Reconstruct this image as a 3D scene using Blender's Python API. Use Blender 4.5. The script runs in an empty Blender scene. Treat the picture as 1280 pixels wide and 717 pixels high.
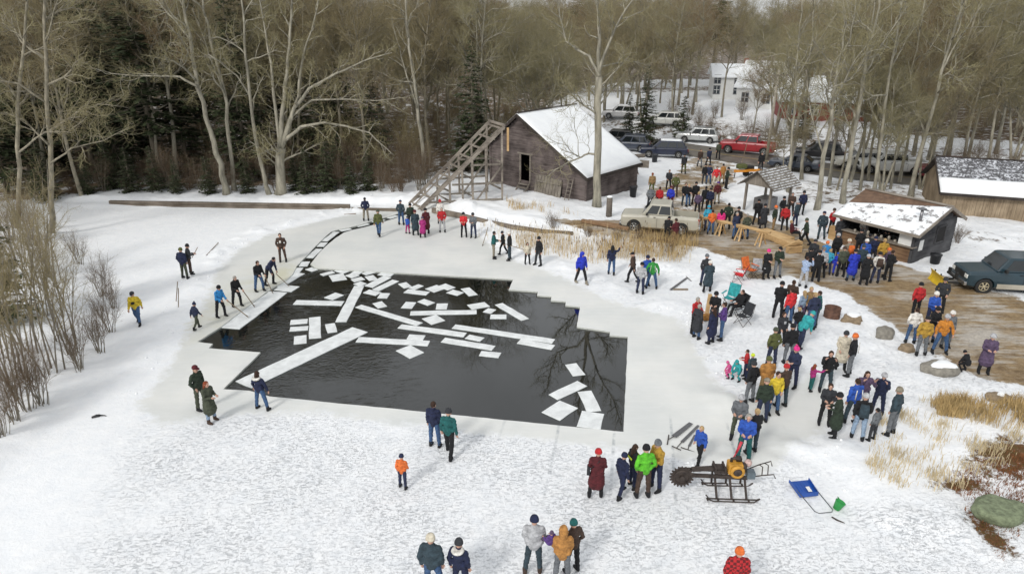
import bpy, bmesh, math, random
import numpy as np
from mathutils import Vector, Matrix, noise as mnoise
from mathutils.geometry import delaunay_2d_cdt
R = math.radians
scene = bpy.context.scene
COL = scene.collection

# ---------------------------------------------------------------- camera, sky, sun, exposure
CAM_H, CAM_F = 13.5, 853.0                      # drone height, focal length in pixels of a 1280 wide frame
TILT = math.atan((358.5 - 20) / CAM_F)
cam = bpy.data.objects.new('camera', bpy.data.cameras.new('camera'))
COL.objects.link(cam); scene.camera = cam
cam.location = (0, 0, CAM_H); cam.rotation_euler = (math.pi / 2 - TILT, 0, 0)
cam.data.sensor_width = 36; cam.data.lens = CAM_F / 1280 * 36
cam.data.clip_start = .2; cam.data.clip_end = 3000
SUN_EL, SUN_AZ = R(38), R(215)                  # high veiled sun behind the camera, to the left
w = bpy.data.worlds.new("World"); scene.world = w; w.use_nodes = True
nt = w.node_tree; bg = nt.nodes['Background']
sky = nt.nodes.new('ShaderNodeTexSky'); sky.sky_type = 'NISHITA'; sky.sun_disc = False
sky.sun_elevation = SUN_EL; sky.sun_rotation = SUN_AZ
sky.air_density = 1.0; sky.dust_density = 4.0; sky.ozone_density = 1.0
hsv = nt.nodes.new('ShaderNodeHueSaturation'); hsv.inputs['Saturation'].default_value = .22
tc = nt.nodes.new('ShaderNodeTexCoord'); cn = nt.nodes.new('ShaderNodeTexNoise')
cn.inputs['Scale'].default_value = 3.2; cn.inputs['Detail'].default_value = 5
cr = nt.nodes.new('ShaderNodeMapRange'); cr.inputs[1].default_value = .3; cr.inputs[2].default_value = .7
cr.inputs[3].default_value = .75; cr.inputs[4].default_value = 1.2
mx = nt.nodes.new('ShaderNodeMix'); mx.data_type = 'RGBA'; mx.blend_type = 'MULTIPLY'; mx.inputs[0].default_value = 1
nt.links.new(tc.outputs['Generated'], cn.inputs['Vector']); nt.links.new(cn.outputs['Fac'], cr.inputs[0])
nt.links.new(sky.outputs[0], hsv.inputs['Color']); nt.links.new(hsv.outputs[0], mx.inputs[6]); nt.links.new(cr.outputs[0], mx.inputs[7])
ov = nt.nodes.new('ShaderNodeMix'); ov.data_type = 'RGBA'; ov.inputs[0].default_value = .72; ov.inputs[7].default_value = (8.1, 8.35, 8.6, 1)   # cloud deck
nt.links.new(hsv.outputs[0], ov.inputs[6]); nt.links.new(ov.outputs[2], mx.inputs[6])
nt.links.new(mx.outputs[2], bg.inputs[0]); bg.inputs[1].default_value = .11
sun = bpy.data.objects.new('sun', bpy.data.lights.new('sun', 'SUN')); COL.objects.link(sun)
sun.data.energy = 1.5; sun.data.angle = R(10); sun.data.color = (1, .965, .91)
# the sky's sun_rotation runs clockwise from +Y
sd = Vector((math.sin(SUN_AZ) * math.cos(SUN_EL), math.cos(SUN_AZ) * math.cos(SUN_EL), math.sin(SUN_EL)))
sun.rotation_euler = sd.to_track_quat('Z', 'Y').to_euler()
scene.view_settings.view_transform = 'Standard'; scene.view_settings.look = 'None'
scene.view_settings.exposure = .12; scene.view_settings.gamma = 1
scene.render.engine = 'CYCLES'
scene.cycles.max_bounces = 5; scene.cycles.diffuse_bounces = 3; scene.cycles.glossy_bounces = 3

# ---------------------------------------------------------------- helpers
def s2l(c):
    return tuple((x / 12.92 if x <= .04045 else ((x + .055) / 1.055) ** 2.4) for x in c)
MATS = {}
def nd(m, t, **kw):
    n = m.node_tree.nodes.new(t)
    for k, v in kw.items(): setattr(n, k, v)
    return n
def mat(name, col=(.5, .5, .5), rough=.7, var=.25, scale=6., bump=.0, stretch=(1, 1, 1), metal=0, spec=.5, coat=0, dark=None):
    """principled surface whose colour wanders a little with noise"""
    if name in MATS: return MATS[name]
    m = bpy.data.materials.new(name); m.use_nodes = True; MATS[name] = m
    L = m.node_tree.links; b = m.node_tree.nodes['Principled BSDF']
    b.inputs['Roughness'].default_value = rough; b.inputs['Metallic'].default_value = metal
    b.inputs['Specular IOR Level'].default_value = spec; b.inputs['Coat Weight'].default_value = coat
    tcn = nd(m, 'ShaderNodeTexCoord'); mp = nd(m, 'ShaderNodeMapping'); mp.inputs['Scale'].default_value = stretch
    n = nd(m, 'ShaderNodeTexNoise'); n.inputs['Scale'].default_value = scale; n.inputs['Detail'].default_value = 6
    n.inputs['Roughness'].default_value = .65
    L.new(tcn.outputs['Object'], mp.inputs[0]); L.new(mp.outputs[0], n.inputs['Vector'])
    r = nd(m, 'ShaderNodeValToRGB'); c = Vector(col)
    d = Vector(dark) if dark else c * (1 - var)
    l = c * (1 + var)
    r.color_ramp.elements[0].position = .32; r.color_ramp.elements[0].color = (*d, 1)
    r.color_ramp.elements[1].position = .68; r.color_ramp.elements[1].color = (*[min(.9, x) for x in l], 1)
    L.new(n.outputs['Fac'], r.inputs[0]); L.new(r.outputs[0], b.inputs['Base Color'])
    if bump:
        bp = nd(m, 'ShaderNodeBump'); bp.inputs['Strength'].default_value = bump; bp.inputs['Distance'].default_value = .02
        L.new(n.outputs['Fac'], bp.inputs['Height']); L.new(bp.outputs[0], b.inputs['Normal'])
    return m

class MB:
    """collects shapes and links them as ONE mesh"""
    def __init__(s): s.v = []; s.f = []; s.mi = []; s.cur = 0
    def add(s, vs, fs):
        o = len(s.v); s.v += [tuple(v) for v in vs]; s.f += [tuple(i + o for i in f) for f in fs]; s.mi += [s.cur] * len(fs); return s
    def box(s, c, d, rot=None, taper=1.):
        vs = []
        for z in (-1, 1):
            t = taper if z > 0 else 1
            for x, y in ((-1, -1), (1, -1), (1, 1), (-1, 1)):
                p = Vector((x * d[0] / 2 * t, y * d[1] / 2 * t, z * d[2] / 2))
                if rot is not None: p = rot @ p
                vs.append(p + Vector(c))
        return s.add(vs, [(3, 2, 1, 0), (4, 5, 6, 7), (0, 1, 5, 4), (1, 2, 6, 5), (2, 3, 7, 6), (3, 0, 4, 7)])
    def beam(s, p, q, wd, ht, up=(0, 0, 1)):
        p, q = Vector(p), Vector(q); a = (q - p); l = a.length; a.normalize()
        u = Vector(up)
        if abs(a.dot(u)) > .99: u = Vector((0, 1, 0))
        sd_ = a.cross(u).normalized(); u = sd_.cross(a)
        rot = Matrix((a, -sd_, u)).transposed()
        return s.box((p + q) / 2, (l, wd, ht), rot)
    def tube(s, pts, rad, n=6, cap=True):
        pts = [Vector(p) for p in pts]
        if not hasattr(rad, '__len__'): rad = [rad] * len(pts)
        rings = []; prev = None
        for i, p in enumerate(pts):
            a = (pts[min(i + 1, len(pts) - 1)] - pts[max(i - 1, 0)]).normalized()
            if prev is None:
                u = a.cross(Vector((0, 0, 1)));
                if u.length < .1: u = a.cross(Vector((1, 0, 0)))
            else: u = prev - a * prev.dot(a)
            u.normalize(); v = a.cross(u); prev = u
            rings.append([p + (u * math.cos(t) + v * math.sin(t)) * rad[i] for t in [2 * math.pi * k / n for k in range(n)]])
        vs = [q for r_ in rings for q in r_]; fs = []
        for i in range(len(rings) - 1):
            for k in range(n):
                a_, b_ = i * n + k, i * n + (k + 1) % n
                fs.append((a_, b_, b_ + n, a_ + n))
        if cap: fs += [tuple(range(n))[::-1], tuple((len(rings) - 1) * n + k for k in range(n))]
        return s.add(vs, fs)
    def lathe(s, c, prof, n=16, axis=None):
        """prof: (radius, height) pairs"""
        vs = []
        for r_, z in prof:
            for k in range(n):
                p = Vector((r_ * math.cos(2 * math.pi * k / n), r_ * math.sin(2 * math.pi * k / n), z))
                if axis is not None: p = axis @ p
                vs.append(p + Vector(c))
        fs = []
        for i in range(len(prof) - 1):
            for k in range(n):
                a_, b_ = i * n + k, i * n + (k + 1) % n
                fs.append((a_, b_, b_ + n, a_ + n))
        fs += [tuple(range(n))[::-1], tuple((len(prof) - 1) * n + k for k in range(n))]
        return s.add(vs, fs)
    def quad(s, *p): return s.add(p, [tuple(range(len(p)))])
    def prism(s, poly, vec):
        n = len(poly); a = [Vector(p) for p in poly]; b = [p + Vector(vec) for p in a]
        return s.add(a + b, [tuple(range(n))[::-1], tuple(range(n, 2 * n))] + [(i, (i + 1) % n, (i + 1) % n + n, i + n) for i in range(n)])
    def ball(s, c, r_, n=8, m=6, sc=(1, 1, 1)):
        vs = []; fs = []
        for i in range(m + 1):
            th = math.pi * i / m
            for k in range(n):
                ph = 2 * math.pi * k / n
                vs.append((c[0] + r_ * sc[0] * math.sin(th) * math.cos(ph), c[1] + r_ * sc[1] * math.sin(th) * math.sin(ph), c[2] + r_ * sc[2] * math.cos(th)))
        for i in range(m):
            for k in range(n):
                a_, b_ = i * n + k, i * n + (k + 1) % n
                fs.append((a_, a_ + n, b_ + n, b_))
        return s.add(vs, fs)
    def mesh(s, name, smooth=False):
        me = bpy.data.meshes.new(name); me.from_pydata(s.v, [], s.f)
        if any(s.mi): me.polygons.foreach_set('material_index', s.mi)
        if smooth: me.polygons.foreach_set('use_smooth', [True] * len(me.polygons))
        me.update(); return me
    def build(s, name, m, parent=None, smooth=False, bevel=0):
        me = s.mesh(name, smooth)
        for x in (m if isinstance(m, (list, tuple)) else [m]): me.materials.append(x)
        return link(name, me, parent, bevel)
def link(name, me, parent=None, bevel=0):
    o = bpy.data.objects.new(name, me); COL.objects.link(o)
    if parent is not None: o.parent = parent
    if bevel:
        b = o.modifiers.new('bevel', 'BEVEL'); b.width = bevel; b.segments = 2; b.limit_method = 'ANGLE'
    return o
def tag(o, label=None, cat=None, group=None, kind=None):
    if label: o['label'] = label
    if cat: o['category'] = cat
    if group: o['group'] = group
    if kind: o['kind'] = kind
    return o
def empty(name, loc=(0, 0, 0), rz=0, label=None, cat=None, group=None):
    o = bpy.data.objects.new(name, None); COL.objects.link(o); o.location = loc; o.rotation_euler = (0, 0, rz)
    o.empty_display_size = .2
    return tag(o, label, cat, group)
KIDS = {}
def copy_tree(o, parent=None, loc=None, rz=None, sc=None):
    c = o.copy(); COL.objects.link(c)
    if parent is not None: c.parent = parent
    if o.name not in KIDS: KIDS[o.name] = list(o.children)
    for ch in KIDS[o.name]: copy_tree(ch, c)
    if loc is not None: c.location = loc
    if rz is not None: c.rotation_euler = (0, 0, rz)
    if sc is not None: c.scale = (sc, sc, sc) if not hasattr(sc, '__len__') else sc
    return c
TMP = bpy.data.scenes.new('workbench')            # modifiers are applied in a scene of their own, which is quick
def baked(o, extra=()):
    for x in (o,) + tuple(extra): TMP.collection.objects.link(x)
    vl = TMP.view_layers[0]; vl.update(); dg = vl.depsgraph; dg.update(); r_ = bpy.data.meshes.new_from_object(o.evaluated_get(dg), depsgraph=dg)
    for x in (o,) + tuple(extra): bpy.data.objects.remove(x)
    return r_
NTH = ['first', 'second', 'third', 'fourth', 'fifth', 'sixth', 'seventh', 'eighth', 'ninth', 'tenth', 'eleventh', 'twelfth', 'thirteenth', 'fourteenth', 'fifteenth', 'sixteenth', 'seventeenth', 'eighteenth', 'nineteenth', 'twentieth']
def rnd(a, b, rg=random): return rg.uniform(a, b)

# ---------------------------------------------------------------- the lie of the land
_c, _s = math.cos(TILT), math.sin(TILT)
def at0(x, y, z=0.):
    dx = x - 640; dy = 358.5 - y
    d = (dx, CAM_F * _c + dy * _s, -CAM_F * _s + dy * _c); t = (z - CAM_H) / d[2]
    return (d[0] * t, d[1] * t)
def poly0(pts): return np.array([at0(*p) for p in pts])
def sdist(P, X, Y):
    """signed distance, negative inside"""
    X = np.asarray(X, float); Y = np.asarray(Y, float)
    d = np.full(X.shape, 1e9); ins = np.zeros(X.shape, bool); n = len(P)
    for i in range(n):
        ax, ay = P[i]; bx, by = P[(i + 1) % n]; ex, ey = bx - ax, by - ay
        t = np.clip(((X - ax) * ex + (Y - ay) * ey) / (ex * ex + ey * ey + 1e-12), 0, 1)
        d = np.minimum(d, np.hypot(X - ax - t * ex, Y - ay - t * ey))
        cross = ((ay > Y) != (by > Y)) & (X < (bx - ax) * (Y - ay) / (by - ay + 1e-12) + ax)
        ins ^= cross
    return np.where(ins, -d, d)
def sstep(a, b, x):
    t = np.clip((x - a) / (b - a), 0, 1); return t * t * (3 - 2 * t)
_rg = np.random.RandomState(5); _T = _rg.rand(256, 256)
def vnoise(x, y):
    xi = np.floor(x).astype(int); yi = np.floor(y).astype(int); fx = x - xi; fy = y - yi
    fx = fx * fx * (3 - 2 * fx); fy = fy * fy * (3 - 2 * fy)
    g = lambda a, b: _T[a & 255, b & 255]
    return (g(xi, yi) * (1 - fx) + g(xi + 1, yi) * fx) * (1 - fy) + (g(xi, yi + 1) * (1 - fx) + g(xi + 1, yi + 1) * fx) * fy - .5
def fbm(x, y, o=4):
    r_ = 0; a = 1
    for i in range(o): r_ = r_ + a * vnoise(x * 2 ** i + i * 17.3, y * 2 ** i + i * 9.1); a *= .5
    return r_
HOLE = [(395, 335), (641.4, 349), (636, 361.7), (672.6, 364.5), (671.3, 369), (689.3, 370.3), (688.6, 375.4), (707.4, 376.6),
        (706.7, 381.5), (725, 383.2), (721, 408.2), (762.6, 414.4), (762, 419), (784.7, 420.5), (779.4, 539.2), (337, 495), (312, 488),
        (279, 486), (325.7, 440), (261, 434.8), (266, 429.3), (246.6, 426.8), (275, 409), (334, 364), (358, 350), (366, 342), (371, 332),
        (381, 322), (393, 309), (405, 297), (414, 289.5), (424, 286.5), (438, 284), (452, 280.5), (464, 276.5), (480, 272), (490, 269.5), (500, 266),
        (512, 262), (517, 264.5), (503, 270), (490, 274), (472, 279.5), (455, 284), (441, 287.2), (430, 290.5), (420, 297), (409, 306), (398, 317), (388, 330)]
HOLE_W = poly0(HOLE)
ICE = poly0([(172, 505), (205, 470), (222, 440), (238, 405), (262, 370), (270, 340), (300, 312), (345, 290), (420, 272), (508, 257), (560, 262), (590, 290), (640, 325), (700, 345),
             (760, 375), (850, 400), (872, 440), (905, 490), (940, 505), (1010, 470), (1060, 500), (1020, 545), (985, 565), (955, 600), (850, 575), (780, 560), (640, 545), (500, 530), (400, 515), (290, 518), (200, 530)])
POND = poly0([(0, 720), (0, 610), (60, 540), (140, 440), (110, 330), (95, 262), (500, 258), (545, 262), (600, 285), (680, 318), (860, 350), (905, 470), (1050, 500), (1010, 560), (1080, 660), (1200, 720)])
MUD = poly0([(690, 284), (770, 283), (850, 275), (905, 255), (930, 268), (1000, 292), (1010, 300), (1060, 318), (1130, 336), (1190, 352), (1290, 382), (1330, 500), (1240, 478), (1195, 462), (1120, 415), (1055, 372), (985, 347),
             (935, 352), (925, 330), (870, 312), (800, 308), (730, 297)])
YARD = poly0([(806, 240), (850, 210), (860, 192), (920, 192), (925, 225), (905, 250), (925, 270), (880, 285), (830, 285), (800, 265)])
ROAD_C = np.array([at0(*p) for p in [(560, 150), (700, 165), (800, 180), (880, 192), (960, 204), (1060, 218), (1170, 228), (1300, 236), (1500, 246)]])
SHADY = poly0([(960, 222), (1010, 225), (1300, 238), (1300, 275), (1165, 270), (1050, 262), (990, 262), (965, 240)])
FOREST = np.array([(-120, 30), (-60, 34), (-44, 47), (-31, 54.8), (-10, 56), (-6, 60), (6, 66), (9, 74), (4, 95), (14, 128), (30, 140), (62, 140), (51, 100), (43, 76), (60, 68), (110, 64), (600, 120), (600, 900), (-600, 900), (-600, 30)], float)
LEFTB = poly0([(-60, 610), (0, 545), (60, 500), (120, 455), (150, 410), (140, 350), (90, 290), (60, 250), (-200, 240), (-300, 610)])
RBANK = poly0([(1125, 500), (1190, 490), (1290, 500), (1400, 560), (1400, 760), (1250, 730), (1215, 650), (1170, 600), (1130, 560)])
def road_d(X, Y):
    X = np.asarray(X, float); Y = np.asarray(Y, float); d = np.full(X.shape, 1e9)
    for i in range(len(ROAD_C) - 1):
        ax, ay = ROAD_C[i]; bx, by = ROAD_C[i + 1]; ex, ey = bx - ax, by - ay
        t = np.clip(((X - ax) * ex + (Y - ay) * ey) / (ex * ex + ey * ey), 0, 1)
        d = np.minimum(d, np.hypot(X - ax - t * ex, Y - ay - t * ey))
    return d
def base_h(X, Y):
    X = np.asarray(X, float); Y = np.asarray(Y, float)
    pd = sdist(POND, X, Y)
    h = .16 * sstep(.0, 1.2, pd)
    # embankment behind the timber dam and round the barn
    h = h + .30 * sstep(.1, .9, Y - (51.0 - .018 * (X + 31))) * sstep(-6, -9, X)
    h = h + .38 * sstep(.3, 1.6, (X + 4.63) * .547 + (Y - 47.75) * .837) * sstep(-8, -6.5, X) * sstep(14, 4, X)
    # bushy bank at the left, bank at lower right
    h = h + .45 * sstep(0, -3.5, sdist(LEFTB, X, Y)) + .35 * sstep(0, -3, sdist(RBANK, X, Y))
    # beyond the road the land steps up to the houses and woods
    rd = road_d(X, Y); side = sstep(62, 84, Y + .22 * (X - 25))
    h = h + 1.3 * sstep(4.2, 8.5, rd) * side + .9 * sstep(85, 190, Y)
    return h
def ground_h(X, Y):
    X = np.asarray(X, float); Y = np.asarray(Y, float)
    pd = sdist(POND, X, Y); ic = sdist(ICE, X, Y); mud = np.minimum(sdist(MUD, X, Y), sdist(YARD, X, Y)); rd = road_d(X, Y)
    rough = sstep(.1, .9, pd) * (1 - .75 * sstep(.6, -.4, mud)) * sstep(3.2, 4.2, rd)
    h = base_h(X, Y) + rough * (.22 * fbm(X * .35, Y * .35, 3) + .10 * fbm(X * 1.6, Y * 1.6, 3))
    # ridge of shovelled snow round the cleared ice
    ridge = np.exp(-((ic - 1.2) / .9) ** 2) * (.5 + .5 * sstep(30, 45, Y)) * sstep(21, 25, Y + X * .0)
    h = h + ridge * (.12 + .38 * np.maximum(0, fbm(X * 1.3 + 4, Y * 1.3, 3)))
    lump = np.exp(-(((X - 7.6) / 1.7) ** 2 + ((Y - 18.3) / 1.0) ** 2)) + .9 * np.exp(-(((X - 9.6) / 1.6) ** 2 + ((Y - 19.2) / .8) ** 2)) + .8 * np.exp(-(((X - 7.9) / .8) ** 2 + ((Y - 22.2) / .8) ** 2))
    h = h + lump * (.22 + .25 * fbm(X * 1.7, Y * 1.7, 3))
    # wheel ruts of the muddy track
    h = h + sstep(.2, -.6, mud) * .05 * fbm((X + Y * .35) * .5, (Y - X * .35) * 3.0, 3)
    hd = sdist(HOLE_W, X, Y)
    flat = sstep(.0, 1.0, hd) if False else 1.0
    return np.where(hd < .35, .0, h) * flat
def gz(x, y): return float(ground_h(np.array([x]), np.array([y]))[0])
def at(px, py):
    z = 0.
    for _ in range(7):
        x, y = at0(px, py, z); z = .5 * z + .5 * gz(x, y)
    x, y = at0(px, py, z); return Vector((x, y, gz(x, y)))
# ---------------------------------------------------------------- ground, ice and water
def ground_material():
    m = bpy.data.materials.new('snow_ice_and_mud'); m.use_nodes = True; N = m.node_tree.nodes; L = m.node_tree.links
    b = N['Principled BSDF']
    def attr(a): n = nd(m, 'ShaderNodeAttribute'); n.attribute_name = a; return n.outputs['Fac']
    geo = nd(m, 'ShaderNodeNewGeometry')
    def mapped(scale, rot=0):
        mp = nd(m, 'ShaderNodeMapping'); mp.inputs['Scale'].default_value = scale; mp.inputs['Rotation'].default_value = (0, 0, rot)
        L.new(geo.outputs['Position'], mp.inputs[0]); return mp.outputs[0]
    def noise(vec, sc, det=5, rough=.6, dist=0):
        n = nd(m, 'ShaderNodeTexNoise'); n.inputs['Scale'].default_value = sc; n.inputs['Detail'].default_value = det
        n.inputs['Roughness'].default_value = rough; n.inputs['Distortion'].default_value = dist; L.new(vec, n.inputs['Vector']); return n.outputs['Fac']
    def ramp(f, a, c, lo=0., hi=1.):
        n = nd(m, 'ShaderNodeMapRange'); n.inputs[1].default_value = a; n.inputs[2].default_value = c; n.inputs[3].default_value = lo; n.inputs[4].default_value = hi
        L.new(f, n.inputs[0]); return n.outputs[0]
    def mth(op, a, c):
        n = nd(m, 'ShaderNodeMath'); n.operation = op
        for i, x in enumerate((a, c)):
            if isinstance(x, (int, float)): n.inputs[i].default_value = x
            else: L.new(x, n.inputs[i])
        return n.outputs[0]
    def mix(f, a, c):
        n = nd(m, 'ShaderNodeMix'); n.data_type = 'RGBA'
        if isinstance(f, (int, float)): n.inputs[0].default_value = f
        else: L.new(f, n.inputs[0])
        for i, x in ((6, a), (7, c)):
            if isinstance(x, tuple): n.inputs[i].default_value = (*x, 1)
            else: L.new(x, n.inputs[i])
        return n.outputs[2]
    P = mapped((1, 1, 1)); PR = mapped((1, 2.2, 1), R(-25)); PT = mapped((.7, 1.6, 1), R(19)); PW = mapped((1, 1, .2))
    n_big = noise(P, .35, 4); n_mid = noise(P, 2.0, 6, .65); n_fine = noise(P, 9, 6, .7)
    n_fleck = noise(PR, 5.6, 8, .74, .6); n_fleck2 = noise(mapped((1.8, 1, 1), R(35)), 9.5, 6, .75, .8)
    n_track = noise(PT, 1.3, 6, .65); n_tr2 = noise(mapped((.4, 3, 1), R(14)), 1.3, 6, .75, .4)
    # fresh and kicked-up snow
    snow = mix(ramp(n_mid, .3, .7), (.80, .82, .845), (.88, .885, .89))
    # thin trampled snow over ice: grey flecks where boots scraped it away
    fl = mth('MAXIMUM', ramp(n_fleck, .53, .66), ramp(n_fleck2, .57, .70))
    fl = mth('MULTIPLY', fl, attr('tramp'))
    fl = mth('MULTIPLY', fl, ramp(n_big, .30, .62, .2, 1))
    snow = mix(mth('MULTIPLY', fl, .52), snow, (.52, .56, .60))
    # cleared ice: pale grey green, cream where wet
    snow = mix(mth('MULTIPLY', ramp(noise(mapped((1, 1.5, 1), R(30)), 1.15, 7, .7, 1.2), .50, .68), mth('MULTIPLY', attr('tramp'), .30)), snow, (.56, .60, .64))
    ice = mix(ramp(n_big, .35, .65), (.62, .635, .62), (.73, .73, .70))
    ice = mix(ramp(n_tr2, .45, .75, 0, .35), ice, (.78, .79, .79))
    ice = mix(mth('MULTIPLY', attr('wet'), ramp(noise(P, .8, 5), .35, .6)), ice, (.56, .54, .38))
    scr = nd(m, 'ShaderNodeTexWave'); scr.wave_type = 'BANDS'; scr.inputs['Scale'].default_value = .16; scr.inputs['Distortion'].default_value = .25
    scr.inputs['Detail'].default_value = 2; L.new(mapped((1, 1, 1), R(10)), scr.inputs['Vector'])
    line = mth('MULTIPLY', ramp(scr.outputs['Fac'], .0, .012, 1, 0), mth('MULTIPLY', attr('score'), ramp(n_mid, .42, .6, 0, .7)))
    def zone(a, n, soft=.22, amt=.9):
        s_ = mth('ADD', attr(a), mth('MULTIPLY', mth('SUBTRACT', n, .5), amt)); return ramp(s_, .5 - soft, .5 + soft)
    z_ice = zone('ice', n_mid, .16, 1.1)
    col = mix(z_ice, snow, ice)
    col = mix(line, col, (.30, .33, .35))
    # muddy track: brown, with paler dried ruts and slush
    mud = mix(ramp(mth('ADD', mth('MULTIPLY', n_mid, .55), mth('MULTIPLY', n_track, .45)), .36, .64), (.15, .098, .05), (.34, .24, .125))
    mud = mix(ramp(n_fine, .5, .75, 0, .6), mud, (.44, .34, .21))
    slush = mth('MULTIPLY', ramp(mth('ADD', mth('MULTIPLY', n_tr2, .5), mth('MULTIPLY', n_big, .5)), .48, .58), attr('slush'))
    mud = mix(slush, mud, (.60, .58, .54))
    z_mud = zone('mud', noise(P, .9, 8, .75), .07, 1.7)
    col = mix(z_mud, col, mud)
    # leaf litter with snow lying in patches
    lit = mix(ramp(n_fine, .35, .65), (.075, .052, .032), (.19, .135, .08))
    lit = mix(mth('MULTIPLY', ramp(noise(P, 1.1, 7, .72), .52, .60), attr('patch')), lit, (.78, .79, .80))
    z_lit = zone('litter', noise(P, 1.4, 7, .7), .08, 1.5)
    col = mix(z_lit, col, lit)
    z_moss = zone('moss', noise(P, 3.2, 8, .8), .12, 2.2)
    col = mix(z_moss, col, mix(ramp(n_fine, .35, .65), (.10, .075, .02), (.14, .06, .03)))
    L.new(col, b.inputs['Base Color'])
    ro = mth('SUBTRACT', .75, mth('MULTIPLY', z_ice, .32)); ro = mth('SUBTRACT', ro, mth('MULTIPLY', mth('MULTIPLY', z_mud, ramp(n_mid, .4, .6)), .3))
    L.new(ro, b.inputs['Roughness']); b.inputs['Specular IOR Level'].default_value = .3
    hgt = mth('ADD', mth('MULTIPLY', n_mid, .5), mth('ADD', mth('MULTIPLY', n_fine, .35), mth('MULTIPLY', fl, -.35)))
    bp = nd(m, 'ShaderNodeBump'); bp.inputs['Distance'].default_value = .07
    L.new(mth('SUBTRACT', .95, mth('MULTIPLY', z_ice, .85)), bp.inputs['Strength'])
    L.new(hgt, bp.inputs['Height']); L.new(bp.outputs[0], b.inputs['Normal'])
    return m
GROUND = ground_material()
def axis(lo, hi, fine_lo, fine_hi, st, grow):
    a = list(np.arange(fine_lo, fine_hi + 1e-6, st)); x = fine_hi; d = st
    while x < hi: d *= grow; x += d; a.append(x)
    x = fine_lo; d = st; b = []
    while x > lo: d *= grow; x -= d; b.append(x)
    return np.array(b[::-1] + a)
def make_ground():
    xs = axis(-700, 700, -22, 34, .2, 1.07); ys = axis(2, 900, 12, 57, .2, 1.06)
    nx, ny = len(xs), len(ys); XX, YY = np.meshgrid(xs, ys)
    VX, VY = XX.ravel(), YY.ravel()
    # cells near the hole are retriangulated so that its edge is cut exactly
    lo = HOLE_W.min(0) - .4; hi = HOLE_W.max(0) + .4
    i0, i1 = np.searchsorted(xs, lo[0]) - 1, np.searchsorted(xs, hi[0]); j0, j1 = np.searchsorted(ys, lo[1]) - 1, np.searchsorted(ys, hi[1])
    faces = []
    for j in range(ny - 1):
        for i in range(nx - 1):
            if i0 <= i < i1 and j0 <= j < j1: continue
            a = j * nx + i; faces.append((a, a + 1, a + nx + 1, a + nx))
    ids = [j * nx + i for j in range(j0, j1 + 1) for i in range(i0, i1 + 1)]
    sel = np.array(ids); sd_ = sdist(HOLE_W, VX[sel], VY[sel])
    bi = np.array([(i in (i0, i1)) or (j in (j0, j1)) for j in range(j0, j1 + 1) for i in range(i0, i1 + 1)])
    keep = (sd_ > .045) | bi; kept = sel[keep]
    hv = []   # hole edge, slightly uneven and finely divided
    rg = random.Random(3)
    for k in range(len(HOLE_W)):
        a = Vector(HOLE_W[k]); b_ = Vector(HOLE_W[(k + 1) % len(HOLE_W)]); n = max(1, int((b_ - a).length / .35))
        for t in range(n):
            p = a.lerp(b_, t / n)
            if t: p += Vector((rg.uniform(-.012, .012), rg.uniform(-.012, .012)))
            hv.append(p)
    pts = [Vector((VX[q], VY[q])) for q in kept] + hv; k0 = len(kept)
    edges = [(k0 + k, k0 + (k + 1) % len(hv)) for k in range(len(hv))]
    vo, eo, fo, ov, oe, of = delaunay_2d_cdt(pts, edges, [], 0, 1e-5)
    cen = np.array([[sum(vo[q][0] for q in f) / 3, sum(vo[q][1] for q in f) / 3] for f in fo])
    good = sdist(HOLE_W, cen[:, 0], cen[:, 1]) > 0
    vmap = {}; nxt = len(VX); ex, ey = [], []
    for n_, orig in enumerate(ov):
        g = [q for q in orig if q < k0]
        if g: vmap[n_] = int(kept[g[0]])
        else: vmap[n_] = nxt; nxt += 1; ex.append(vo[n_][0]); ey.append(vo[n_][1])
    edge_v = [vmap[n_] for n_, orig in enumerate(ov) if any(q >= k0 for q in orig)]
    back = {}
    for n_, orig in enumerate(ov):
        for q in orig:
            if q >= k0: back[q - k0] = vmap[n_]
    for f, g in zip(fo, good):
        if g: faces.append(tuple(vmap[q] for q in f))
    VX = np.concatenate([VX, ex]); VY = np.concatenate([VY, ey]); VZ = ground_h(VX, VY)
    used = np.zeros(len(VX), bool)
    for f in faces:
        for q in f: used[q] = True
    pd = sdist(POND, VX, VY); ic = sdist(ICE, VX, VY); mu = sdist(MUD, VX, VY); ya = sdist(YARD, VX, VY); fo_ = sdist(FOREST, VX, VY); rd = road_d(VX, VY)
    lb = sdist(LEFTB, VX, VY); rb = sdist(RBANK, VX, VY)
    A = {}
    A['ice'] = sstep(.9, -.9, ic)
    hd_ = sdist(HOLE_W, VX, VY)
    A['ice'] = np.maximum(A['ice'], sstep(.5, .1, hd_))
    A['tramp'] = np.maximum(sstep(31, 22, VY + .12 * np.abs(VX)) * sstep(-13.5, -10, VX + (VY - 14) * .25), .55 * sstep(-4, 2, VX - 2) * sstep(55, 45, VY)) + .35 * sstep(2, 6, VX) * sstep(90, 55, VY)
    A['tramp'] = A['tramp'] * (1 - .7 * sstep(6, 10, VX) * sstep(24, 20, VY) * sstep(15, 17, VY))
    A['tramp'] = np.clip(A['tramp'] * sstep(3, -1, lb * -1 - 1.5 + 0 * lb), 0, 1)
    A['score'] = sstep(.6, 2, -pd) * sstep(23, 21.5, VY + .18 * VX) * sstep(-1.5, 1, VX) * sstep(16.5, 18, VY + .15 * VX)
    wetp = np.array([at0(680, 305), at0(350, 345), at0(260, 395), at0(160, 300)])
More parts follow.
